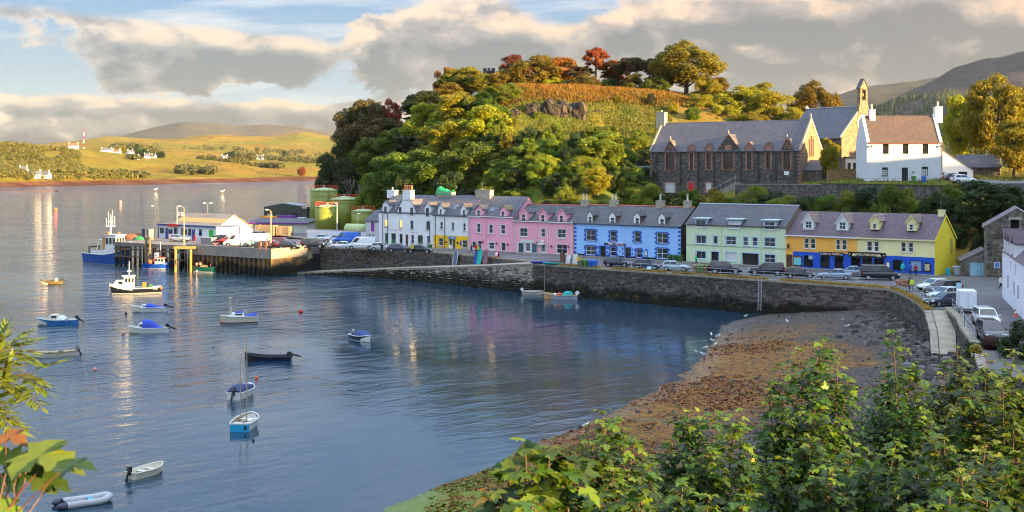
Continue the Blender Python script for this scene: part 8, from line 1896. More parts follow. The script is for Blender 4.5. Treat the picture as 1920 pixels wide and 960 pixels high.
def gull(label,px,py,z=None,Y=None,rz=0,sc=1.0):
 if Y is None:
  p=PG(px,py,.3);p.z=max(bzs(p.x,p.y),0)
  for _ in range(4):p=PG(px,py,max(.0,p.z));p.z=max(bzs(p.x,p.y),0)
 else:p=W3(px,py,Y)
 o=thing('gull',label,'gull',tuple(p),R(rz),'gulls');o.scale=(sc,)*3;g=MB(GULL);g.smooth=True;secs=[]
 for x,zc,r in((-.26,.19,.02),(-.16,.20,.06),(-.02,.20,.095),(.10,.23,.085),(.17,.31,.055),(.22,.35,.05),(.26,.35,.02)):secs.append([(x,r*math.cos(a),zc+r*1.05*math.sin(a))for a in[2*math.pi*i/8 for i in range(8)]])
 g.loft(secs);g.obj('body',o);g=MB(GULLG);
 for s_ in(-1,1):g.slab([(-.30,s_*.06,.23),(.08,s_*.105,.24),(.06,s_*.09,.30),(-.12,s_*.07,.29)],.012*s_)
 g.obj('wings',o);g=MB(paint('gull_beak',(.7,.35,.02),.5));g.tube((.25,0,.345),(.33,0,.335),.018,.004,5)
 for s_ in(-1,1):g.tube((0,s_*.035,.12),(.01,s_*.035,0),.010,n=4)
 g.obj('beak_and_legs',o)
for i,(px,py,rz)in enumerate(((1346,634,20),(1336,642,200),(1341,650,60),(1322,656,10),(1318,668,150),(1306,664,220),(1334,631,90),(1098,803,30),(1398,596,30),(1588,615,0),(1476,606,100))):
 gull(['gull at the waterline nearest the quay wall','gull standing just left of the top one on the shore','gull on the sand right of the waterline','gull in the middle of the shore group','lowest gull of the shore group','leftmost gull standing in the shallows','highest gull on the waterline','lone gull by the lower waterline among the leaves','gull at the end of the quay wall on the sand','gull far up the beach below the wall','gull on the open sand below the ladder'][i],px,py,rz=rz,sc=1.15)
for lab,px,py in(('white gull resting on the distant loch, right one',417,362),('white gull resting on the distant loch, left one',292,358)):gull(lab,px,py,Y=F*19.5/(py-YH),rz=20,sc=6.0)
# == TREES AND UNDERGROWTH
BARK=paint('tree_bark',(.075,.055,.040),.95,.4,4,bmp=.6,bscale=10)
BARKP=paint('pine_bark',(.22,.085,.035),.95,.4,4,bmp=.6,bscale=10)
BARKG=paint('bare_grey_bark',(.24,.20,.17),.95,.25,4)
LF_Y=foliage('leaf_yellow_green',(.23,.235,.011),(.35,.31,.015),(.27,.21,.012),.42)
LF_G=foliage('leaf_green',(.085,.145,.010),(.165,.225,.016),(.065,.10,.010),.4)
LF_B=foliage('leaf_bright_green',(.15,.22,.013),(.27,.30,.026),(.10,.16,.012),.42)
LF_D=foliage('leaf_dark_green',(.026,.050,.010),(.060,.090,.015),(.020,.034,.008),.25)  # dark green lowered further to carry the shade on dark trees
LF_O=foliage('leaf_gold',(.17,.135,.012),(.28,.205,.016),(.13,.135,.012),.4)
LF_R=foliage('leaf_copper_sun_red',(.25,.055,.012),(.34,.095,.020),(.16,.080,.014))  # copper red; on the pines it is low sunlight put into colour
LF_P=foliage('pine_needles',(.045,.050,.012),(.085,.075,.018),(.17,.060,.014),.2)
def leaf_cloud(name,P,N,size,rng,mat,asp=.62):
 """one small folded leaf face per point"""
 n=len(P);t=rng.normal(size=(n,3));t-=N*(t*N).sum(1,keepdims=True);t/=np.linalg.norm(t,axis=1,keepdims=True)+1e-9
 b=np.cross(N,t);s=size*rng.uniform(.65,1.35,(n,1))
 v=np.empty((n,4,3));v[:,0]=P-t*s*.5;v[:,1]=P+b*s*asp*.5+N*s*.10;v[:,2]=P+t*s*.5;v[:,3]=P-b*s*asp*.5+N*s*.10
 me=bpy.data.meshes.new(name);me.vertices.add(n*4);me.vertices.foreach_set('co',v.ravel())
 me.loops.add(n*4);me.polygons.add(n);me.polygons.foreach_set('loop_start',np.arange(0,n*4,4));me.loops.foreach_set('vertex_index',np.arange(n*4))
 me.materials.append(mat);me.update(calc_edges=True);return me
def shell(rng,n):
 d=rng.normal(size=(n,3));return d/np.linalg.norm(d,axis=1,keepdims=True)
def make_crown(kind,seed,leaf=.30,dens=1.2):
 """returns crown and trunk meshes for a tree about 10 m high with its foot at the origin"""
 rng=np.random.default_rng(seed);cl=[]
 if kind=='round':env=(0,0,5.4,3.7,3.7,4.3);nc=62;r0,r1=.45,1.45;z0=1.1
 elif kind=='spread':env=(0,0,5.9,5.6,5.6,3.9);nc=86;r0,r1=.5,1.45;z0=1.8
 elif kind=='tall':env=(0,0,5.4,2.4,2.4,4.6);nc=30;r0,r1=.75,1.25;z0=1.2
 elif kind=='bush':env=(0,0,3.2,4.4,4.4,4.4);nc=58;r0,r1=.5,1.5;z0=.3
 elif kind=='pine':env=(0,0,7.7,3.8,3.8,2.2);nc=30;r0,r1=.8,1.3;z0=5.4
 for i in range(nc):
  d=shell(rng,1)[0];q=rng.uniform(.45,.98)**.6*.92
  c=np.array([env[0]+d[0]*env[3]*q,env[1]+d[1]*env[4]*q,env[2]+d[2]*env[5]*q])
  if c[2]<z0:c[2]=z0+rng.uniform(0,.6)
  if kind=='bush':c[2]=abs(c[2])
  cl.append((c,rng.uniform(r0,r1)))
 if kind=='pine':
  for i in range(5):a=rng.uniform(0,6.3);cl.append((np.array([math.cos(a)*rng.uniform(1.2,2.8),math.sin(a)*rng.uniform(1.2,2.8),rng.uniform(5.0,7.0)]),rng.uniform(.6,1.0)))
 P,N=[],[]
 for c,r in cl:
  k=int(330*dens*(r/1.2)**2*(.36/leaf)**1.4);d=shell(rng,k);d[:,2]=np.abs(d[:,2])*np.where(rng.random(k)<.78,1,-1)
  rad=r*(1-.55*rng.random(k)**2.2)*(1+.22*np.sin(d[:,0]*5+c[0])*np.cos(d[:,1]*4+c[1]))
  fl=np.array([1,1,.72 if kind!='pine' else.45])
  P.append(c+d*rad[:,None]*fl);nn=d*.55+rng.normal(size=(k,3))*.5+np.array([0,0,.45]);N.append(nn/np.linalg.norm(nn,axis=1,keepdims=True))
 me=leaf_cloud('crown',np.concatenate(P),np.concatenate(N),leaf,rng,LF_G)
 g=MB(BARKP if kind=='pine' else BARK);rr=random.Random(seed);top=env[2]+env[5]*.35
 pts=[Vector((0,0,-1.0)),Vector((rr.uniform(-.15,.15),rr.uniform(-.15,.15),top*.35)),Vector((rr.uniform(-.3,.3),rr.uniform(-.3,.3),top*.7)),Vector((rr.uniform(-.4,.4),rr.uniform(-.4,.4),top))]
 g.path(pts,[.42,.30,.20,.07]if kind!='bush' else[.3,.22,.12,.05],7)
 for c,r in cl[:26]:
  f=max(.12,min(.95,(c[2]-1.5)/(top+.1)*.8));b_=pts[1].lerp(pts[3],f)if f>.35 else pts[0].lerp(pts[1],.6+f)
  e=Vector(c);mid=b_.lerp(e,.5)+Vector((0,0,-.25+rr.uniform(0,.5)));g.path([b_,mid,e],[.13,.085,.03],5)
 return me,g.mesh('trunk')
PROTO={}
for kind,seeds in(('round',(11,12,13)),('spread',(21,22)),('tall',(31,)),('bush',(41,42,43)),('pine',(51,52))):
 PROTO[kind]=[make_crown(kind,s)for s in seeds]
TR=random.Random(99)
def set_mat(o,m):
 o.material_slots[0].link='OBJECT';o.material_slots[0].material=m
HT={'round':9.9,'spread':9.9,'tall':10.2,'bush':7.7,'pine':10.1};WD={'round':8.8,'spread':12.6,'tall':6.2,'bush':10.4,'pine':8.6}
def tree(px,Y,top,width,kind,leaf,label,name='broadleaf_tree',cat='tree',base=None,group=None,sink=.3):
 X=(px-960)*Y/F;zb=hzs(X,Y)-sink if base is None else base
 hh=zpix(top,Y)-zb;wm=width*Y/F
 if kind=='round' and hh<.62*wm:kind='bush'
 if kind in('round','spread','bush'):
  need=wm*{'round':.85,'spread':.62,'bush':.62}[kind]
  if hh<need:zb-=min(need-hh,3.2);hh=zpix(top,Y)-zb
 sx=wm/WD[kind];sz=hh/HT[kind]
 root=thing(name,label,cat,(X,Y,zb),0.0,group)
 cm,tm=TR.choice(PROTO[kind]);rz=TR.uniform(0,6.28)
 for nm,me in(('trunk',tm),('crown',cm)):
  o=bpy.data.objects.new(nm,me);link(o,root);o.scale=(sx,sx,sz);o.rotation_euler=(0,0,rz)
  if nm=='crown':set_mat(o,leaf)
 return root
T=[(690,326,182,160,'spread',LF_P,'tall spreading tree with a red-lit top at the left end of the hill'),(728,330,190,70,'spread',LF_R,'copper topped tree rising behind the spreading tree on the left skyline'),(628,320,262,78,'round',LF_D,'dark tree at the far left foot of the hill above the tanks'),(655,312,292,90,'bush',LF_D,'dark low tree just right behind the tallest green tank'),(606,338,322,50,'bush',LF_D,'last dark bush where the hill meets the loch'),(708,306,250,110,'round',LF_G,'green tree below the spreading tree on the left slope'),(700,276,322,80,'bush',LF_B,'bright green bush between the tanks and the white houses'),(738,272,286,120,'round',LF_G,'mid green tree above the roof of the purple shuttered store'),(752,300,232,116,'round',LF_G,'rounded green tree halfway up the left slope'),(775,288,250,128,'round',LF_D,'dense dark green tree in the middle of the left slope'),(800,312,164,110,'round',LF_D,'dark tree on the left shoulder of the hilltop skyline'),(832,322,120,46,'tall',LF_R,'narrow red tree, leftmost on the hilltop skyline'),(868,320,120,92,'round',LF_O,'golden tree right of the narrow red tree on the skyline'),(812,296,190,130,'round',LF_Y,'yellow-green tree below the golden skyline tree'),(872,292,164,140,'round',LF_Y,'tall bright yellow-green tree left of the grassy terrace'),(916,274,196,128,'round',LF_Y,'brightest yellow tree, sunlit, left of the rock faces'),(846,276,218,136,'round',LF_Y,'yellow-green tree left of the brightest yellow tree'),(806,262,274,132,'round',LF_G,'shaded green tree above the central chimney of the white house'),(884,258,262,150,'round',LF_G,'broad green tree above the tarpaulined chimney'),(846,250,318,96,'bush',LF_D,'dark bush right behind the yellow fronted house roof'),(760,254,330,80,'bush',LF_D,'dark bush right behind the tall white house roof'),(898,314,128,60,'round',LF_O,'golden tree just left of the hilltop tower'),(938,314,128,64,'round',LF_O,'dark gold tree just right of the hilltop tower'),(846,312,150,70,'round',LF_O,'bronze tree below the narrow red tree'),(960,318,102,56,'round',LF_R,'copper red tree left of the gold domed tree on the skyline'),(1002,316,96,130,'round',LF_O,'gold domed tree in the left middle of the skyline'),(1056,320,102,100,'round',LF_R,'orange red tree between the gold dome and the tall pine'),(1038,312,140,70,'bush',LF_Y,'low yellow-green tree below the orange red skyline tree'),(1118,318,88,62,'pine',LF_R,'tall red-topped pine standing above the others on the skyline',),(1088,316,124,60,'pine',LF_P,'shorter dark pine left of the tall red-topped pine'),(1150,322,112,70,'pine',LF_R,'copper pine just right of the tall red-topped pine'),(1180,318,104,78,'pine',LF_P,'dark flat-topped pine with bare stems in the skyline gap'),(1218,316,106,62,'pine',LF_P,'dark pine touching the big domed tree on its left'),(1286,306,80,158,'spread',LF_O,'biggest dark gold domed tree on the right of the skyline'),(1230,304,140,66,'bush',LF_G,'green bush under the left edge of the biggest domed tree'),(1246,312,100,80,'round',LF_O,'dark gold tree leaning on the biggest domed tree from the left'),(1310,286,176,90,'bush',LF_Y,'low sunlit bush below the biggest domed tree'),(1362,280,196,90,'bush',LF_Y,'low yellow bush right above the school ridge middle'),(1412,276,204,90,'bush',LF_Y,'low yellow bush above the right half of the school ridge'),(1340,304,140,60,'round',LF_O,'gold tree at the right shoulder of the biggest domed tree'),(1100,306,132,70,'round',LF_O,'gold tree filling the gap below the shorter dark pine'),(1200,308,136,80,'round',LF_O,'bronze tree below the dark flat-topped pine'),(1160,324,118,60,'round',LF_R,'copper tree behind the skyline pines'),(1024,322,104,90,'round',LF_O,'golden tree behind the gold domed tree'),(980,320,112,80,'round',LF_R,'copper tree left behind the gold domed tree'),(1070,310,150,60,'bush',LF_G,'green bush at the foot of the skyline pines, left'),(1140,312,148,60,'bush',LF_D,'dark bush at the foot of the tall red-topped pine'),(980,306,150,70,'bush',LF_G,'green bush under the gold domed skyline tree'),(1330,296,148,96,'round',LF_Y,'yellow-green tree right of the biggest domed tree'),(1384,288,154,124,'round',LF_Y,'yellow-green tree behind the middle of the school roof'),(1424,296,150,80,'round',LF_O,'golden tree behind the right half of the school roof'),(1452,282,172,110,'round',LF_Y,'bright yellow tree behind the right end of the school roof'),(1528,296,155,116,'spread',LF_O,'dark gold domed tree behind the church roof'),(1490,276,196,70,'bush',LF_Y,'low yellow tree between the school gable and the church'),(1576,300,182,40,'round',LF_O,'small golden tree just left of the bellcote'),(960,248,292,88,'round',LF_G,'green tree above the stone chimney of the pink house'),(1016,244,296,84,'bush',LF_G,'rounded green bush above the red ridge tiles of the pink house'),(1060,250,288,70,'bush',LF_D,'dark bush on the slope above the lower pink house'),(1126,244,242,112,'round',LF_B,'bright green tree left of the lilac block'),(1118,230,312,62,'round',LF_Y,'sunny yellow-green small tree behind the first chimney of the blue hotel'),(1170,236,318,66,'bush',LF_G,'green bush just left of the lilac block'),(1556,222,254,44,'round',LF_Y,'sunlit small yellow tree between school porch and church'),(1872,236,147,160,'spread',LF_Y,'huge sunlit tree on the right above the upper car park'),(1800,246,178,74,'round',LF_Y,'bright yellow tree right of the white house chimney'),(1902,222,214,96,'round',LF_Y,'yellow-green tree at the right edge above the upper car park'),(1968,240,170,120,'spread',LF_Y,'golden tree cut by the right edge of the picture'),(1838,182,330,126,'round',LF_D,'very dark green tree right of the yellow gable',),(1902,186,342,110,'round',LF_D,'very dark tree behind the stone barn'),(1788,181,372,80,'bush',LF_D,'dark bush touching the yellow gable'),(1848,172,418,66,'bush',LF_D,'dark bush in front of the stone barn gable end'),]
for r in T:
 nm='pine_tree' if r[4]=='pine' else('large_bush' if r[4]=='bush' else 'broadleaf_tree')
 tree(*r,name=nm,cat='bush' if r[4]=='bush' else 'tree')
UR0=random.Random(44);ORD='first second third fourth fifth sixth seventh eighth ninth tenth eleventh twelfth thirteenth fourteenth fifteenth sixteenth last'.split()
hx=[(1196,226,346),(1228,220,352),(1262,217,356),(1300,214,352),(1338,212,350),(1372,209,362),(1410,205,356),(1450,203,362),(1486,199,356),(1520,196,362),(1556,193,356),(1592,191,362),(1630,188,354),(1668,187,352),(1704,185,350),(1744,184,356),(1776,186,344)]
for i,(px,Y,tp)in enumerate(hx):
 tree(px+UR0.uniform(-8,8),Y+UR0.uniform(-2,3),tp+UR0.uniform(-10,8),UR0.uniform(80,112),'bush',[LF_G,LF_B,LF_D,LF_G,LF_Y][i%5]if i<8 else[LF_D,LF_G,LF_B][i%3],ORD[i]+' shrub from the left in the row growing behind the harbour roofs',name='shrub',cat='shrub',group='shrubs behind the harbour houses',base=hzs((px-960)*Y/F,Y)-.5)
UR=random.Random(17);k=0
while k<170:
 px=UR.uniform(620,1230);Y=UR.uniform(238,325)
 X=(px-960)*Y/F;z=hzs(X,Y);d_=(X-ROW.x)*ROW.nx+(Y-ROW.y)*ROW.ny
 if d_<13 or z<5 or z>35:continue
 py=YH+(H-z)*F/Y
 if 955<px<1230 and py<268:continue
 if-46<X<-24 and Y<292:continue
 s_=UR.uniform(2.6,5.6);tp=py-s_*F/Y
 tree(px,Y,tp,UR.uniform(40,76),'bush',UR.choice([LF_G,LF_B,LF_D,LF_B,LF_Y]),'low shrub in the undergrowth of the wooded slope',name='undergrowth_shrub',cat='shrub',group='undergrowth on the wooded slope');k+=1
k=0
while k<46:
 px=UR.uniform(935,1215);Y=UR.uniform(206,252);X=(px-960)*Y/F;z=hzs(X,Y);d_=(X-ROW.x)*ROW.nx+(Y-ROW.y)*ROW.ny
 if d_<10 or z<4.6:continue
 s_=UR.uniform(2.6,4.8);tree(px,Y,YH+(H-z-s_)*F/Y,UR.uniform(44,74),'bush',UR.choice([LF_G,LF_B,LF_D,LF_B]),'low shrub in the undergrowth of the wooded slope',name='undergrowth_shrub',cat='shrub',group='undergrowth on the wooded slope');k+=1
for i,(px,Y,s_,lf,lab)in enumerate(((960,276,2.2,LF_B,'small bright bush left of the rock faces'),(935,292,3.0,LF_O,'bronze bush at the left lip of the grassy terrace'),(1005,278,1.6,LF_B,'little green bush under the first rock face'),(1090,279,1.8,LF_Y,'little yellow bush between the two large rock faces'),(1222,284,2.6,LF_D,'dark round bush above the left end of the school roof'),(1262,280,2.4,LF_Y,'yellow bush above the school chimney'),(1300,276,3.2,LF_G,'green bush just above the school ridge'),(1160,284,1.8,LF_Y,'pale bush right of the rock faces'),(1195,262,2.2,LF_Y,'yellow bush left of the school chimney'),(1000,262,2.2,LF_G,'green bush on the lower terrace under the rock faces'),(1180,250,3.0,LF_B,'bright bush above the lilac block'))):
 X=(px-960)*Y/F;z=hzs(X,Y);tree(px,Y,YH+(H-z-s_)*F/Y,s_*11,'bush',lf,lab,name='small_bush',cat='bush')
bt=thing('bare_tree','bare grey leafless tree below the spreading tree on the left','tree',((652-960)*300/F,300,hzs((652-960)*300/F,300)));g=MB(BARKG);br=random.Random(3)
def limb(p,d,L,r,dep):
 q=p+d*L;g.tube(p,q,r,r*.65,5)
 if dep==0:return
 for _ in range(3):limb(q,(d+Vector((br.uniform(-.8,.8),br.uniform(-.5,.5),br.uniform(-.1,.55)))).normalized(),L*br.uniform(.62,.85),r*.6,dep-1)
limb(Vector((0,0,0)),Vector((.25,-.1,1)).normalized(),3.6,.24,4);g.obj('trunk',bt)
lt=W3(917,150,322);tw=thing('lookout_tower','small dark stone tower among the trees on the hilltop','tower',(lt.x,lt.y,hzs(lt.x,lt.y)-.5))
zt=zpix(131,322)-tw.location.z;g=MB(SCH_STONE);g.lathe([(1.5,0),(1.35,zt-.9),(1.55,zt-.8),(1.55,zt-.3)],12);g.obj('wall',tw)
for i in range(8):a=i*math.pi/4;g=MB(SCH_STONE);g.M=Matrix.Rotation(a,4,'Z');g.box(1.2,1.57,-.3,.3,zt-.3,zt+.4);g.obj('merlon',tw)
ROCK=rubble('hill_rock',[(.050,.038,.032),(.070,.050,.040),(.032,.026,.023),(.095,.070,.055)],(.014,.012,.010),scale=.85,flat=.45,edge=.10)
def rock(px,Y,py0,py1,wpx,label,seed):
 rr=np.random.default_rng(seed);X=(px-960)*Y/F;zb,zt=zpix(py1,Y),zpix(py0,Y);w=wpx*Y/F/2;n,m=22,12
 bm=bmesh.new();bmesh.ops.create_icosphere(bm,subdivisions=4,radius=1)
 off=rr.uniform(0,50,3)
 for v in bm.verts:
  c=v.co;f=1+.22*float(fbm(np.array([c.x*1.6+off[0]+c.z*.3]),np.array([c.y*1.6+off[1]]),3)[0])*2.2+.10*float(fbm(np.array([c.x*5+off[2]]),np.array([c.z*3.0]),2)[0])*2
  s_=1/max(abs(c.x),abs(c.y),abs(c.z));f*=(1+(s_-1)*.45)
  v.co=Vector((c.x*f*w,c.y*f*w*.8,c.z*f*(zt-zb)*.55))
 me=bpy.data.meshes.new('rock_face');bm.to_mesh(me);bm.free();me.materials.append(ROCK)
 o=bpy.data.objects.new('rock_face',me);link(o);o.location=(X,Y+w*.45,(zb+zt)/2-.4);tag(o,label,'rock','rock faces on the hill')
for i,a in enumerate(((968,279,205,240,26,'leftmost dark rock face on the hill'),(998,279,194,242,30,'tall narrow rock face second from the left'),(1042,279,190,246,46,'large rock face left of the biggest one'),(1076,279,190,246,50,'biggest rounded rock face in the middle of the hill'),(1125,281,205,242,40,'broad low rock face right of the biggest one'),(1150,281,222,244,26,'small rock below the grassy terrace, right of the others'),(1300,284,190,214,34,'grey rock above the school ridge'),(1335,283,196,218,28,'rock half hidden in yellow leaves above the school'))):rock(*a,60+i)
def blades(name,pts,hgt,mat,rng,label=None,w=.10,per=1):
 n=len(pts);P=np.asarray(pts,float);a=rng.uniform(0,6.28,n);hh=hgt*rng.uniform(.5,1.3,n);lean=rng.normal(0,.35,(n,2))*hh[:,None]
 dx,dy=np.cos(a)*w*rng.uniform(.6,1.5,n),np.sin(a)*w*rng.uniform(.6,1.5,n)
 v=np.empty((n,3,3));v[:,0]=P;v[:,0,0]-=dx;v[:,0,1]-=dy;v[:,1]=P;v[:,1,0]+=dx;v[:,1,1]+=dy;v[:,2]=P;v[:,2,0]+=lean[:,0];v[:,2,1]+=lean[:,1];v[:,2,2]+=hh
 me=bpy.data.meshes.new(name);me.vertices.add(n*3);me.vertices.foreach_set('co',v.ravel());me.loops.add(n*3);me.polygons.add(n);me.polygons.foreach_set('loop_start',np.arange(0,n*3,3));me.loops.foreach_set('vertex_index',np.arange(n*3));me.materials.append(mat);me.update(calc_edges=True)
 o=bpy.data.objects.new(name,me);link(o);o['kind']='stuff'
 if label:o['label']=label
 return o
rg=np.random.default_rng(77)
BRACK=foliage('bracken',(.22,.10,.014),(.30,.17,.022),(.17,.16,.018),.4);ROUGH=foliage('rough_grass',(.12,.13,.016),(.20,.17,.022),(.075,.11,.012),.35)
px=rg.uniform(915,1345,26000);Y=rg.uniform(283,316,26000);X=(px-960)*Y/F;blades('bracken',np.stack([X,Y,hz(X,Y)-.05],1),.85,BRACK,rg,'orange-gold bracken along the grassy terrace',w=.16)
px=rg.uniform(940,1260,26000);Y=rg.uniform(244,286,26000);X=(px-960)*Y/F;blades('rough_grass',np.stack([X,Y,hz(X,Y)-.05],1),.55,ROUGH,rg,'rough green grass below the rock faces',w=.13)
px=rg.uniform(1370,1960,14000);Y=rg.uniform(195,262,14000);X=(px-960)*Y/F;z_=hz(X,Y);kk=(z_<24);blades('terrace_grass',np.stack([X,Y,z_-.05],1)[kk],.35,ROUGH,rg,'rough grass round the church and school',w=.10)
# == FAR SHORE DETAIL
def far_z(px,Y):
 Xg,Yg,Zg=FARG;j=np.interp(px,np.linspace(-250,900,Xg.shape[1]),np.arange(Xg.shape[1]));j=int(round(j));return float(np.interp(Y,Yg[:,j],Zg[:,j]))
def clump_cloud(name,pts,size,mat,rng,label,per=34,fl=.8,leaf=.36):
 P,N=[],[]
 for(x,y,z),s_ in zip(pts,size):
  d=shell(rng,per);P.append(np.array([x,y,z+s_*.55])+d*s_*np.array([.62,.62,.62*fl])*rng.uniform(.5,1.1,(per,1)));n=d+rng.normal(size=(per,3))*.4+np.array([0,0,.3]);N.append(n/np.linalg.norm(n,axis=1,keepdims=True))
 me=leaf_cloud(name,np.concatenate(P),np.concatenate(N),leaf*float(np.mean(size)),rng,mat,.9);o=bpy.data.objects.new(name,me);link(o);o['kind']='stuff';o['label']=label;return o
fr=np.random.default_rng(31);FW=foliage('far_leaf_gold',(.11,.10,.014),(.19,.14,.020),(.07,.085,.014),.25);FWD=foliage('far_leaf_dark',(.060,.070,.014),(.115,.115,.020),None,.2)
pts,sz=[],[]
while len(pts)<2200:
 px=fr.uniform(-60,240)if fr.random()<.8 else fr.uniform(240,330);t=fr.random();lo=338 if px<120 else 338;Y0=1110+max(0,px)*.55;Y=Y0+t*430
 if px>150 and t>.55-(px-150)*.004:continue
 z=far_z(px,Y);
 if z<5:continue
 if float(fbm(np.array([px*.02]),np.array([Y*.012]),2)[0])<-.30:continue
 pts.append(((px-960)*Y/F,Y,z));sz.append(fr.uniform(2.6,6.5))
clump_cloud('hillside_wood',pts,sz,FW,fr,'golden wood on the near hillside across the loch')
pts,sz=[],[]
for(x0,x1,Y0,Y1,n,s0,s1)in((205,300,2150,2330,46,9,17),(330,400,1500,1620,60,5,10),(240,260,1700,1760,12,5,9),(370,445,1950,2080,34,6,11),(420,470,2300,2450,24,9,16),(470,620,2250,2600,90,8,17),(455,530,1750,1850,30,4,9),(340,620,2700,3300,60,6,14),(160,280,1290,1330,70,4,7)):
 for _ in range(n):
  px,Y=fr.uniform(x0,x1),fr.uniform(Y0,Y1);pts.append(((px-960)*Y/F,Y,far_z(px,Y)));sz.append(fr.uniform(s0,s1))
clump_cloud('far_hedges',pts,sz,FWD,fr,'dark hedges and clumps in the fields across the loch')
FWALL=paint('far_house_white',(.80,.78,.72),.8,.05);FROOF=paint('far_roof_slate',(.12,.12,.14),.8,.1);FROOFR=paint('far_roof_red',(.30,.10,.05),.8,.1)
def far_house(px,Y,w,d,hh,label,roof=FROOF,rz=0.0,wall=FWALL,dz=0.0):
 z=far_z(px,Y);root=thing('far_cottage',label,'cottage',((px-960)*Y/F,Y,z-.6+dz),rz,'cottages across the loch');g=MB(wall)
 g.box(-w/2,w/2,-d/2,d/2,0,hh+.6);
 for s_ in(-1,1):g.poly([(s_*w/2,-d/2*s_,hh+.6),(s_*w/2,d/2*s_,hh+.6),(s_*w/2,0,hh+.6+d*.42)])
 g.obj('wall',root);g=MB(roof);zz=hh+.6;g.slab([(-w/2-.2,-d/2-.3,zz-.2),(w/2+.2,-d/2-.3,zz-.2),(w/2+.2,0,zz+d*.45),(-w/2-.2,0,zz+d*.45)],.3);g.slab([(w/2+.2,d/2+.3,zz-.2),(-w/2-.2,d/2+.3,zz-.2),(-w/2-.2,.01,zz+d*.45),(w/2+.2,.01,zz+d*.45)],.3);rf=g.obj('roof',root)
 for s_ in(-1,1):g=MB(wall);g.box(s_*w/2*.9-.5,s_*w/2*.9+.5,-.5,.5,zz+d*.3,zz+d*.45+1.4);g.obj('chimney',rf)
 for i in(-1,0,1):g=MB(GLASS);g.box(i*w*.28-.6,i*w*.28+.6,-d/2-.05,-d/2+.05,1.4,2.9);g.obj('window',root)
for a in((138,1700,13,8,4.2,'red-roofed cottage left of the mast across the loch',FROOFR,.2),(200,1950,17,8,5.0,'long white cottage right of the mast across the loch',FROOF,.15),(219,1960,12,8,4.4,'red-roofed cottage between two white ones across the loch',FROOFR,-.2),(244,1980,10,8,5.2,'gabled white cottage below the tall dark conifer across the loch',FROOF,.9),(251,1750,15,6,3.6,'low white barn standing in the open field across the loch',FROOF,0),(276,1990,9,8,4.0,'small white cottage half hidden by trees across the loch',FROOF,.3),(288,2010,8,7,4.4,'rightmost cottage of the cluster across the loch',FROOF,-.4),(421,2150,12,8,5.0,'lone white gabled cottage among dark trees across the loch',FROOF,.8),(488,2350,13,9,5.0,'grey cottage in the wood on the right of the far shore',FROOF,.2),(64,1165,12,7,3.6,'grey cottage by the far shoreline on the left',FROOF,.3),(84,1180,10,7,3.4,'white cottage beside the grey one by the far shoreline',FROOF,-.2),(44,1190,7,6,3.0,'small white shed left of the shoreline cottages',FROOF,.1)):far_house(*a)
mz=far_z(157,1800);mt=thing('radio_mast','red and white lattice radio mast on the far hill','mast',((157-960)*1800/F,1800,mz-1));hh=zpix(241,1800)-mz+1
for k in range(6):
 g=MB(RED if k%2 else WHITE);z0,z1=hh*k/6,hh*(k+1)/6;w0,w1=.95*(1-z0/hh*.8),.95*(1-z1/hh*.8);c=[(-1,-1),(1,-1),(1,1),(-1,1)]
 for i in range(4):
  a,b=c[i],c[(i+1)%4];g.tube((a[0]*w0,a[1]*w0,z0),(a[0]*w1,a[1]*w1,z1),.09,n=4);g.tube((a[0]*w0,a[1]*w0,z0),(b[0]*w1,b[1]*w1,z1),.12,n=4);g.tube((b[0]*w0,b[1]*w0,z0),(a[0]*w1,a[1]*w1,z1),.12,n=4)
 g.obj('lattice_section',mt)
def far_tree(px,Y,w,hh,m,label,kind='round'):
 root=thing('far_tree',label,'tree',((px-960)*Y/F,Y,far_z(px,Y)-1));cm,tm=PROTO[kind][0]
 for nm,me in(('trunk',tm),('crown',cm)):
  o=bpy.data.objects.new(nm,me);link(o,root);o.scale=(w/WD[kind],w/WD[kind],hh/HT[kind])
  if nm=='crown':set_mat(o,m)
far_tree(566,1625,15,15,LF_R,'lone orange tree by the far shore near the hill');far_tree(257,2050,9,26,LF_D,'tall dark conifer among the far cottages','tall');far_tree(533,2350,10,24,LF_D,'pointed conifer right of the grey cottage across the loch','tall');far_tree(229,2020,20,18,LF_O,'golden tree between the far white cottages');far_tree(268,2000,22,17,LF_D,'dark rounded tree right of the gabled far cottage');far_tree(300,2030,24,15,LF_D,'dark rounded tree at the right end of the far cottages');far_tree(432,2180,26,17,LF_D,'dark tree right of the lone white cottage across the loch')
sp=MB(paint('wet_shingle',(.14,.07,.04),.9,.3,.05));pts=[(-20,361,9),(30,360.5,9),(70,359.5,8),(104,358.5,4)];top,bot=[],[]
for px,py,w in pts:
 p=PG(px,py,0);top.append((p.x,p.y+w*2,.02));bot.append((p.x,p.y-w,.02))
v_=[]
for(a,b)in zip(bot,top):v_+=[a,((a[0]+b[0])/2,(a[1]+b[1])/2,.9),b]
sp.add(v_,[(i*3+j,(i+1)*3+j,(i+1)*3+j+1,i*3+j+1)for i in range(3)for j in range(2)]);tag(sp.obj('shingle_spit'),kind='structure')
Xg,Yg,Zg=MTG;cr=np.random.default_rng(8);P=[];ny,nx=Xg.shape
cand=0
vs,fs=[],[]
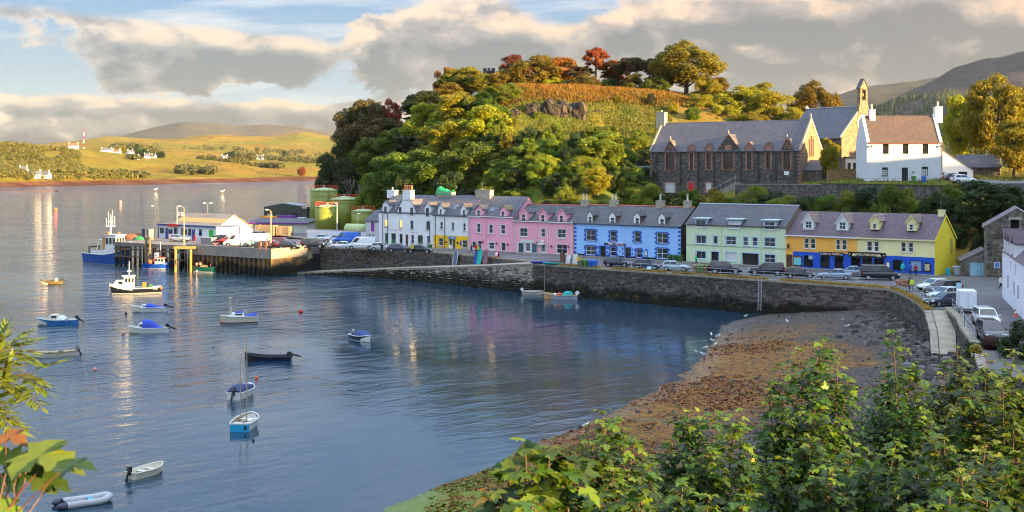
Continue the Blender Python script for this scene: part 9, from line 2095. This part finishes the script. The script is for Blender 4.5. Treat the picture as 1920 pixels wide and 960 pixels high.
while cand<5200:
 i,j=cr.integers(0,ny-1),cr.integers(0,int(nx*.62));f,g_=cr.random(),cr.random()
 x=Xg[i,j]+(Xg[i,j+1]-Xg[i,j])*f;y=Yg[i,j]+(Yg[i+1,j]-Yg[i,j])*g_;z=Zg[i,j]*(1-g_)+Zg[i+1,j]*g_
 lim=150+60*float(fbm(np.array([x*.004]),np.array([y*.003]),2)[0])
 if z>lim+(60 if x>1150 else 0)or y<600:continue
 hh=cr.uniform(9,17);r_=hh*.24;b=len(vs)
 for a in range(5):vs.append((x+r_*math.cos(a*1.2566),y+r_*math.sin(a*1.2566),z-1))
 vs.append((x,y,z+hh));fs+=[(b+a,b+(a+1)%5,b+5)for a in range(5)];cand+=1
g=MB(foliage('plantation_needles',(.035,.055,.016),(.080,.105,.025),(.05,.06,.02),.1));g.add(vs,fs);o=g.obj('conifer_plantation');tag(o,'conifer plantation on the lower mountain slope',kind='stuff')
vg=np.random.default_rng(6);VERGE=foliage('dry_verge_grass',(.36,.17,.03),(.52,.30,.07),(.22,.16,.03),.3);n=16000
f=vg.random(n);off=.15+np.abs(vg.normal(0,.45,n));ok=np.sin(f*61)+np.sin(f*23+1)*.8+vg.random(n)>-.4;f,off=f[ok],off[ok]
d=(ec-es).normalized();nn_=Vector((d.y,-d.x));VX=es.x+(ec.x-es.x)*(f*.93+.07)-nn_.x*off;VY=es.y+(ec.y-es.y)*(f*.93+.07)-nn_.y*off
VP=[np.stack([VX,VY,np.full(len(VX),QZ)],1)]
for A,B in zip(CURVE[:4],CURVE[1:5]):
 f=vg.random(900);VP.append(np.stack([A.x+(B.x-A.x)*f+np.abs(vg.normal(.1,.3,900)),A.y+(B.y-A.y)*f,np.full(900,QZ)],1))
blades('verge_grass',np.concatenate(VP),.26,VERGE,vg,'dry orange grass along the edge of the quay',w=.07)
# == BEACH DETAIL
br_=np.random.default_rng(14)
WEED=foliage('bladder_wrack',(.16,.060,.006),(.42,.190,.015),(.085,.036,.006),.15,.4)
N=60000;X=br_.uniform(-6,46,N);Y=br_.uniform(66,150,N);Z=bz(X,Y)
m=fbm(X*.11+3,Y*.11+9,4)+.45*fbm(X*.6,Y*.6,3);k=(Z>.03)&(Z<1.75)&(m>.02+(Z-.5)*.30+np.clip((Y-128)*.03,0,1))
P=np.stack([X,Y,Z+.02],1)[k];n=len(P);Nn=br_.normal(0,.5,(n,3));Nn[:,2]=1;Nn/=np.linalg.norm(Nn,axis=1,keepdims=True)
o=bpy.data.objects.new('seaweed',leaf_cloud('seaweed',P,Nn,.34,br_,WEED,.35));link(o);o['kind']='stuff';o['label']='orange-brown seaweed strewn over the beach'
n=9000;X=br_.uniform(-5,9,n);Y=br_.uniform(64,84,n);Z=bz(X,Y);k=(Z>.02)&(Z<1.2)&(fbm(X*.35+7,Y*.35,3)>-.12);P=np.stack([X,Y,Z+.02],1)[k];n=len(P);Nn=br_.normal(0,.45,(n,3));Nn[:,2]=1;Nn/=np.linalg.norm(Nn,axis=1,keepdims=True)
o=bpy.data.objects.new('green_algae',leaf_cloud('green_algae',P,Nn,.26,br_,foliage('sea_lettuce',(.08,.12,.008),(.24,.25,.015),(.16,.09,.010),.2),.5));link(o);o['kind']='stuff';o['label']='yellow-green algae at the lower end of the beach'
def pebble_mat():
 m,t,b,out=new_mat('beach_stone');g=t.n('ShaderNodeNewGeometry');c=t.ramp(g.outputs['Random Per Island'],[(0,(.020,.016,.014)),(.45,(.055,.040,.030)),(.8,(.085,.066,.054)),(.985,(.20,.18,.16))]);t.link(c,b.inputs['Base Color']);b.inputs['Roughness'].default_value=.75;return m
PEB=pebble_mat()
def stones(name,X,Y,Z,S,label,rng):
 vs,fs=[],[]
 base=[(-1,-.8,0),(1,-.8,0),(1.1,.8,0),(-1,.9,0),(-.6,-.5,.8),(.6,-.6,.7),(.6,.5,.85),(-.6,.5,.75)];F_=[(4,5,6,7),(0,1,5,4),(1,2,6,5),(2,3,7,6),(3,0,4,7)]
 for x,y,z,s_ in zip(X,Y,Z,S):
  a=rng.uniform(0,6.28);c_,n_=math.cos(a),math.sin(a);q=rng.uniform(.6,1.3,3)*s_;b=len(vs)
  for v in base:u,w=v[0]*q[0]*.5,v[1]*q[1]*.5;vs.append((x+u*c_-w*n_,y+u*n_+w*c_,z-.02+v[2]*q[2]*.5))
  fs+=[tuple(i+b for i in f)for f in F_]
 g=MB(PEB);g.add(vs,fs);o=g.obj(name);tag(o,label,kind='stuff')
n=9000;X=br_.uniform(0,46,n);Y=br_.uniform(70,156,n);Z=bz(X,Y);k=(Z>.0)&(Z<2.6);S=.05+br_.gamma(1.4,.06,n);stones('beach_shingle',X[k],Y[k],Z[k],S[k],'loose shingle scattered over the beach',br_)
n=2600;t_=br_.random(n);X=30+t_*16+br_.normal(0,2.5,n);Y=104+br_.random(n)*42;Z=bz(X,Y);dist=np.abs((X-45.5+(146-Y)*.12));k=(dist<7.5*br_.random(n))&(Z<3.0)&(X<46);S=.12+br_.gamma(1.6,.14,n);stones('wall_foot_boulders',X[k],Y[k],Z[k],S[k],'dark boulders at the foot of the curved sea wall',br_)
n=1200;Y=br_.uniform(88,114,n);X=33.0+(Y-90)*.26+br_.normal(0,1.6,n);Z=bz(X,Y);k=Z<4;S=.15+br_.gamma(1.6,.16,n);stones('ramp_foot_boulders',X[k],Y[k],Z[k],S[k],'boulders below the end of the beach ramp',br_)
a,b_=PG(1190,785,.6),PG(1345,787,1.2);g=MB(paint('teal_rope',(.05,.35,.30),.7));pts=[a.lerp(b_,i/12)for i in range(13)];pts=[Vector((p.x,p.y,bzs(p.x,p.y)+.03+.15*math.sin(i*.6)**2))for i,p in enumerate(pts)];g.path(pts,.02,4);tag(g.obj('mooring_line'),'long turquoise mooring line lying across the beach','rope')
# == GARDEN AT THE END OF THE WALL
def ball_bush(label,px,Y,zc,r,leaf,name='clipped_bush',stem=True,flat=1.0):
 X=(px-960)*Y/F;root=thing(name,label,'bush',(X,Y,zc-r-(.8 if stem else 0)));rg_=np.random.default_rng(int(px));n=int(2600*r*r);d=shell(rg_,n);P=d*(r*rg_.uniform(.82,1.04,(n,1)))*np.array([1,1,flat])+np.array([0,0,r*flat+(.8 if stem else 0)]);nn=d+rg_.normal(0,.35,(n,3));nn/=np.linalg.norm(nn,axis=1,keepdims=True)
 o=bpy.data.objects.new('crown',leaf_cloud('crown',P,nn,.11,rg_,leaf,.7));link(o,root)
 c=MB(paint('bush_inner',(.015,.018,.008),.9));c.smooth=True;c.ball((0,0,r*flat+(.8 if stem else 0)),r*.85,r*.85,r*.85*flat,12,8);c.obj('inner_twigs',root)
 if stem:g=MB(BARK);g.tube((0,0,-.3),(0,0,1.2),.07,n=6);g.obj('trunk',root)
 return root
ball_bush('dark red clipped round bush in front of the pickup',1858,100,19.5-(641-310)*100/F,.78,foliage('leaf_dark_red',(.030,.004,.006),(.070,.010,.012),None,.2),flat=.85)
ball_bush('yellow clipped bush at the end of the ramp wall',1829,97,19.5-(657-310)*97/F,.50,foliage('leaf_golden',(.34,.24,.010),(.48,.36,.02)),stem=False)
p=W3(1886,655,101);hd=thing('garden_hedge','low dark green hedge behind the clipped bushes at the right','hedge',(p.x,p.y,3.6),R(-8));hg=np.random.default_rng(2);n=5000;P=hg.uniform((-3.2,-.5,0),(3.2,.5,1.25),(n,3));nn=hg.normal(0,1,(n,3));nn[:,2]+=.6;nn/=np.linalg.norm(nn,axis=1,keepdims=True);o=bpy.data.objects.new('crown',leaf_cloud('crown',P,nn,.16,hg,LF_D));link(o,hd)
for i,(px,py,Y,mm,lab)in enumerate(((1840,673,95,RED,'red flowering plant in the garden corner'),(1846,684,93,paint('petal_white',(.75,.70,.66),.6),'white flowering plant in the garden corner'),(1829,668,96,paint('petal_white',(.75,.70,.66)),'white rose left of the red flowers'),(1856,682,93,RED,'second red flowering plant, right of the white one'))):
 p=W3(px,py,Y);root=thing('flowering_plant',lab,'flowers',tuple(p-Vector((0,0,.4))));q=MB(mm);q.smooth=True;fr_=random.Random(i)
 for _ in range(9):q.ball((fr_.uniform(-.28,.28),fr_.uniform(-.2,.2),.35+fr_.uniform(0,.3)),.06,n=6,m=4)
 q.obj('flowers',root);n=250;r2=np.random.default_rng(i);P=r2.normal(0,.16,(n,3))+np.array([0,0,.25]);nn=r2.normal(0,1,(n,3));nn/=np.linalg.norm(nn,axis=1,keepdims=True);o=bpy.data.objects.new('leaves',leaf_cloud('leaves',P,nn,.10,r2,LF_G));link(o,root)
tree(1925,96,600,150,'bush',LF_D,'dark shrub at the right edge beside the pickup',name='large_bush',cat='bush',base=3.2)
# == FOREGROUND SYCAMORES
def maple_leaf(seed):
 """five-lobed toothed leaf, cupped and drooping; stalk end at the origin, tip along +x, about 1 long"""
 rr=random.Random(seed);half=[(-.08,.10),(-.24,.31),(-.06,.31),(.00,.46),(.20,.70),(.27,.50),(.39,.47),(.34,.24),(.50,.27),(.62,.35),(.68,.20),(.83,.15)]
 j=lambda:rr.uniform(-.025,.025);tw=rr.uniform(-.12,.12);dr_=rr.uniform(.20,.42)
 def z(x,y):return.20*abs(y)*(1-abs(y))-dr_*max(0,x)**2-.30*y*y+tw*y*x
 ring=[(0,0)]+[(x+j(),y+j())for x,y in half]+[(1.0,0)]+[(x+j(),-y+j())for x,y in half[::-1]]
 V=[(.22,0,z(.22,0)-.03)]+[(x,y,z(x,y))for x,y in ring];n=len(ring)
 return V,[(0,1+i,1+(i+1)%n)for i in range(n)]
MAPLES=[maple_leaf(s_)for s_ in range(5)]
FG_G=foliage('sycamore_green',(.030,.070,.007),(.072,.125,.011),(.022,.050,.006),.35,.42)  # green lowered so the leaves carry the shade of the clump
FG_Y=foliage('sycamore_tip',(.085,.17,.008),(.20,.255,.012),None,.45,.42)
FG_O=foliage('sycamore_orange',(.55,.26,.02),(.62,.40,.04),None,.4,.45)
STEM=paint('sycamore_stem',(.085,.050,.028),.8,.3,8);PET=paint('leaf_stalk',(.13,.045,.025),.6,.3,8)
FG_D=foliage('sycamore_inner_shade',(.008,.020,.004),(.024,.048,.007),None,.25,.45)  # darker leaf copy painting shade into the inside of the clump
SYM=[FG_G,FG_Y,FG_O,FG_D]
MPA=[np.array(v)for v,_ in MAPLES]
def sycamore(label,px,Y,tops,base_z,lsize,seed,nind=200,orange=.0,keys=0,spread=1.0,sl=6.9):
 """tops: list of (px, py, depth offset) of the shoot tips"""
 rr=random.Random(seed);X0=(px-960)*Y/F;root=thing('sycamore_tree',label,'tree',(X0,Y,base_z));O=Vector((X0,Y,base_z))
 st=MB(STEM);pt=MB(PET);leaves=[];bud=[]
 def shoot(a,b,tipy,big,inner=0):
  ax=(b-a).normalized();s1=ax.orthogonal().normalized();s2=ax.cross(s1);ph=rr.uniform(0,3.14);n=max(2,int((b-a).length/(lsize*.62)))
  for i in range(n):
   f=(i+.5)/n;p=a.lerp(b,f);size=lsize*big*(1.1-.55*max(0,f-.6)/.4)*rr.uniform(.75,1.2);young=tipy and f>.72
   for k in(0,1):
    ang=ph+i*math.pi/2+k*math.pi+rr.uniform(-.35,.35);out=(s1*math.cos(ang)+s2*math.sin(ang)+ax*(.35 if f<.9 else.8)+Vector((0,0,.15))).normalized();q=p+out*lsize*rr.uniform(.45,.95)
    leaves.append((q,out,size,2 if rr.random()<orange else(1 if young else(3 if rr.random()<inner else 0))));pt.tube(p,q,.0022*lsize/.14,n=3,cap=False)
  for k in range(3 if tipy else 1):leaves.append((b,(ax*.5+Vector((rr.uniform(-1,1),rr.uniform(-1,1),.1))).normalized(),lsize*.55*big,1 if tipy else 0))
 for(tx,ty,dy)in tops:
  tip=W3(tx,ty,Y+dy)-O;mid=Vector((tip.x*.5+rr.uniform(-.1,.1),tip.y*.5,tip.z*.55));pts=[Vector((0,0,0)),mid*.5,mid,mid.lerp(tip,.5)+Vector((rr.uniform(-.08,.08),rr.uniform(-.08,.08),0)),tip]
  st.path(pts,[.035,.028,.020,.012,.005],5);shoot(pts[3].lerp(tip,.1),tip,True,1.0)
  for _ in range(int(23*spread)):
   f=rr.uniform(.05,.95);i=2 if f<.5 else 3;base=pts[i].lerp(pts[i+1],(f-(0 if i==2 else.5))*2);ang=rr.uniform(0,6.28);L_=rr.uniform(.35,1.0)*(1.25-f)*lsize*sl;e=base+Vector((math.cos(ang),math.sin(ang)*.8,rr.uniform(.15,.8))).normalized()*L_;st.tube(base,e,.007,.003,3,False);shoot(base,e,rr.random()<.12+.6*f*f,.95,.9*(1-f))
  for _ in range(int(24*spread)):
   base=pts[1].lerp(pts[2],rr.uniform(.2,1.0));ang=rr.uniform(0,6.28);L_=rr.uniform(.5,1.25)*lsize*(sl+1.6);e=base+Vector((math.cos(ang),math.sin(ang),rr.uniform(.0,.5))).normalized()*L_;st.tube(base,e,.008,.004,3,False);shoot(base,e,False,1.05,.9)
 st.obj('trunk',root);pt.obj('leaf_stalks',root);info=[]
 for(q,out,size,mi)in leaves:
  w=q+O;py=YH+(H-w.z)*F/w.y;px_=960+F*w.x/w.y;info.append((0 if-20<px_<1940 and py<985 else 1,-(size/w.y),q,out,size,mi))
 info.sort(key=lambda t:(t[0],t[1]));rest={}
 for n_,(vis,sz,q,out,size,mi)in enumerate(info):
  hd_=Vector((out.x,out.y,out.z*.35-rr.uniform(.0,.35))).normalized();up=Vector((rr.uniform(-.4,.4),rr.uniform(-.4,.4)-.15,1));y=up.cross(hd_).normalized();zv=hd_.cross(y);li=rr.randrange(5)
  if n_<nind and vis==0:
   if(li,mi)not in LEAFM:g=MB(SYM[mi]);g.smooth=True;g.add(*MAPLES[li]);LEAFM[(li,mi)]=g.mesh('leaf')
   Mx=Matrix((hd_,y,zv)).transposed().to_4x4();Mx.translation=q
   o=bpy.data.objects.new('leaf',LEAFM[(li,mi)]);link(o,root);o.matrix_local=Mx@Matrix.Diagonal((size,size,size,1))
  else:rest.setdefault(mi,[]).append(MPA[li]@(np.array([hd_,y,zv])*size)+np.array(q))
 for mi,L_ in rest.items():
  V=np.concatenate(L_);k=len(MPA[0]);n=len(L_);ft=np.array(MAPLES[0][1]);Fa=(ft[None]+(np.arange(n)*k)[:,None,None]).reshape(-1,3)
  me=bpy.data.meshes.new('foliage');me.vertices.add(len(V));me.vertices.foreach_set('co',V.ravel());me.loops.add(len(Fa)*3);me.polygons.add(len(Fa));me.polygons.foreach_set('loop_start',np.arange(0,len(Fa)*3,3));me.loops.foreach_set('vertex_index',Fa.ravel());me.materials.append(SYM[mi]);me.polygons.foreach_set('use_smooth',[True]*len(Fa));me.update(calc_edges=True);o=bpy.data.objects.new('foliage',me);link(o,root);o['kind']='stuff'
 for k in range(keys):
  q=rr.choice(leaves)[0];g=MB(FG_O);g.M=Matrix.Translation(q)
  for s_ in range(7):a=rr.uniform(0,6.28);g.slab([(0,0,0),(.02*math.cos(a),.02*math.sin(a),-.05),(.05*math.cos(a),.05*math.sin(a),-.10),(.03*math.cos(a+.4),.03*math.sin(a+.4),-.09)],.004)
  g.obj('seed_cluster',root)
 return root
LEAFM={}
sycamore('nearest young sycamore with orange leaf tips at the bottom centre',995,7.2,[(985,846,0),(1032,848,.1),(955,895,-.1),(1060,885,.2),(1000,935,-.3),(950,955,0),(1060,945,.2)],15.4,.150,1,150,.10,0,.40,2.2)
sycamore('leafy sycamore left of the large clump, above the lower beach',1130,13.0,[(1130,772,0),(1165,785,.5),(1110,830,-.6),(1190,830,.3),(1080,880,0),(1150,880,-.9),(1220,870,.6),(1100,930,.3),(1190,930,-.4)],13.0,.118,2,200,.0,4,.9)
sycamore('dark sycamore with tan seed clusters left of the tall ones',1310,15.0,[(1290,772,0),(1340,780,.4),(1385,768,-.4),(1260,830,.5),(1330,840,-.6),(1400,840,.2),(1280,900,-.5),(1360,905,.4)],11.8,.118,3,200,.0,40,1.0)
sycamore('tallest sycamore rising over the beach at the centre right',1520,17.0,[(1540,632,0),(1500,655,.8),(1570,668,-.5),(1460,682,.4),(1440,730,-.6),(1590,710,.5),(1530,730,-1.0),(1480,770,-.8),(1570,790,-.9),(1430,790,.6)],11.0,.122,4,260,.0,0,1.1)
sycamore('sycamore with a long leading shoot right of the tallest one',1690,18.5,[(1675,622,0),(1660,690,.6),(1715,685,-.4),(1640,730,-.7),(1730,720,.6),(1690,760,-1.0),(1620,780,.3),(1745,790,-.6)],10.5,.122,5,240,.0,0,1.1)
sycamore('small sycamore shoots in front of the ramp wall',1775,22.0,[(1795,650,0),(1770,690,.5),(1810,700,-.3),(1750,720,.2)],11.0,.125,6,100,.0,0,.9)
sycamore('broad sycamore filling the right edge of the picture',1860,16.5,[(1850,664,0),(1900,662,.5),(1940,680,0),(1820,712,-.5),(1880,720,-.8),(1920,740,.2),(1840,780,.5),(1790,770,0),(1900,800,-1.0)],11.0,.125,7,260,.0,0,1.1)
sycamore('low sycamore in the middle of the front clump',1560,13.0,[(1510,815,0),(1590,838,.4),(1640,850,-.4),(1470,860,.3),(1560,880,-.6),(1680,830,.5),(1700,890,-.2),(1430,880,.1)],12.2,.115,8,240,.0,0,1.1)
sycamore('low sycamore at the lower right corner',1800,12.0,[(1770,820,0),(1850,830,.4),(1910,850,-.3),(1720,850,.4),(1800,880,-.5),(1880,900,0)],12.8,.115,9,200,.0,0,1.1)
sycamore('bright sycamore shoots at the very bottom right',1790,8.5,[(1780,925,0),(1850,935,.2),(1720,950,0)],15.6,.11,10,60,.0,0,.6,3.0)
sycamore('low sycamore at the bottom left of the front clump',1230,10.5,[(1200,900,0),(1280,905,.3),(1130,935,-.2),(1330,930,.4),(1400,930,0)],14.0,.110,11,160,.0,6,1.0,4.5)
bg_=np.random.default_rng(23);n=26000;X=bg_.uniform(3,24,n);Y=bg_.uniform(11,40,n);Z=bz(X,Y);P=np.stack([X,Y,Z+bg_.random(n)*.7],1);nn=bg_.normal(0,.6,(n,3));nn[:,2]+=1;nn/=np.linalg.norm(nn,axis=1,keepdims=True);o=bpy.data.objects.new('bank_undergrowth',leaf_cloud('bank_undergrowth',P,nn,.17,bg_,LF_D));link(o);o['kind']='stuff';o['label']='dark undergrowth on the bank below the sycamores'
# == LEFT FOREGROUND: ROWAN BRANCH AND A SYCAMORE SPRAY
RW_L=foliage('rowan_leaf',(.060,.120,.012),(.130,.200,.020),(.20,.24,.03),.4,.4)
def leaflet_mesh():
 g=MB(RW_L);V=[(0,0,0),(.25,.13,.03),(.6,.15,.02),(1,0,-.06),(.6,-.15,.02),(.25,-.13,.03),(.3,0,0),(.65,0,-.01)];g.add(V,[(0,1,6),(1,2,7,6),(2,3,7),(3,4,7),(4,5,6,7),(5,0,6)]);return g.mesh('leaflet')
LFL=leaflet_mesh();rr=random.Random(5);Yr=8.0;org=W3(-120,760,Yr);rw=thing('rowan_branch','rowan branch with feathery leaves reaching in at the left edge','branch',tuple(org));st=MB(STEM);cnt=0;rest=MB(RW_L)
rest_v=[v.co.copy()for v in LFL.vertices];rest_f=[tuple(p.vertices)for p in LFL.polygons]
def compound(a,d,L_):
 global cnt
 side=d.cross(Vector((0,0,1))).normalized();st.path([a,a+d*L_*.5+Vector((0,0,.004)),a+d*L_+Vector((0,0,-.03))],.0025,3);n=6
 for i in range(n+1):
  f=.25+.75*i/n;p=a+d*L_*f+Vector((0,0,-.03*f*f))
  for s_ in((-1,1)if i<n else(0,)):
   h_=(d*(.75 if s_ else 1)+side*s_*.85+Vector((0,0,rr.uniform(-.25,.15)))).normalized();up=Vector((rr.uniform(-.3,.3),rr.uniform(-.3,.3),1));y=up.cross(h_).normalized();Mx=Matrix((h_,y,h_.cross(y))).transposed().to_4x4();Mx.translation=p;sz=L_*.44*rr.uniform(.8,1.15);Mx=Mx@Matrix.Diagonal((sz,sz,sz,1))
   if cnt<290:o=bpy.data.objects.new('leaflet',LFL);link(o,rw);o.matrix_local=Mx;cnt+=1
   else:rest.M=Mx;rest.add(rest_v,rest_f)
for(ax,ay,bx,by)in((-120,760,30,640),(-120,760,58,700),(-120,780,40,735),(-120,760,5,690),(-120,790,10,780),(-110,700,10,660)):
 A,B=W3(ax,ay,Yr+rr.uniform(-.3,.3))-org,W3(bx,by,Yr+rr.uniform(-.5,.3))-org;st.path([A,A.lerp(B,.5)+Vector((0,0,.05)),B],[.014,.009,.004],5)
 for i in range(11):
  f=.30+.70*i/10;p=A.lerp(B,f)+Vector((0,0,.05*math.sin(f*3.1)));d=((B-A).normalized()*.5+Vector((rr.uniform(-.5,.9),rr.uniform(-.7,.5),rr.uniform(-.7,.7)))).normalized();compound(p,d,rr.uniform(.18,.27))
st.obj('twigs',rw);
if rest.f:rest.M=None;tag(rest.obj('foliage',rw),kind='stuff')
Ys=3.9;so_=W3(-40,1040,Ys);sy=thing('sycamore_spray','large sycamore leaves on a red stalk in the bottom left corner','branch',tuple(so_));st=MB(PET);BIGL=[(30,818,'o',66,8,.12),(96,850,'g',150,-10,.12),(70,888,'d',105,30,.95),(150,868,'d',75,-18,.05),(5,900,'d',95,165,.5),(20,955,'g',75,10,.2),(-10,842,'g',95,25,.2),(20,872,'y',80,120,.35),(110,905,'d',60,10,.7),(-5,935,'d',70,40,.6)]
for i,(px,py,c,sz,hd_,droop)in enumerate(BIGL):
 q=W3(px,py,Ys+rr.uniform(-.15,.15))-so_;s_=sz*.8*Ys/F;a=R(hd_);h_=Vector((math.cos(a),-.35,math.sin(-a)*.6-droop*.3)).normalized();up=Vector((rr.uniform(-.25,.25),-.15-droop*.9,1));y=up.cross(h_).normalized();Mx=Matrix((h_,y,h_.cross(y))).transposed().to_4x4();Mx.translation=q-h_*s_*.45;Mx=Mx@Matrix.Diagonal((s_,s_,s_,1))
 m={'o':foliage('autumn_leaf',(.15,.075,.010),(.21,.10,.012),None,.3),'g':foliage('spray_green',(.11,.19,.012),(.18,.26,.02),None,.4),'d':FG_G,'y':FG_Y}[c];g=MB(m);g.smooth=True;g.add(*MAPLES[i%5]);o=g.obj('leaf',sy);o.matrix_local=Mx
 root_=W3(30+i*6-40,985,Ys)-so_;st.path([root_,(root_+q)/2+Vector((0,0,.02)),q-h_*s_*.45],[.0028,.002,.0015],5)
st.path([Vector((0,0,0)),W3(40,920,Ys)-so_,W3(75,880,Ys)-so_],[.004,.003,.002],6);st.obj('stalks',sy)
# == HAZE
hb=MB(None);hb.box(-5600,5600,-60,9600,-8,640);hz_=hb.obj('haze');hz_['kind']='stuff';hz_['label']='thin evening haze over the loch'
hm=bpy.data.materials.new('evening_haze');hm.use_nodes=True;hm.node_tree.nodes.clear();ht_=NT(hm.node_tree);ho=ht_.n('ShaderNodeOutputMaterial');hv=ht_.n('ShaderNodeVolumePrincipled');hv.inputs['Color'].default_value=(.80,.86,.95,1);hv.inputs['Density'].default_value=.000016;hv.inputs['Anisotropy'].default_value=.2;ht_.link(hv.outputs[0],ho.inputs['Volume']);hz_.data.materials.append(hm)
bpy.context.view_layer.update()
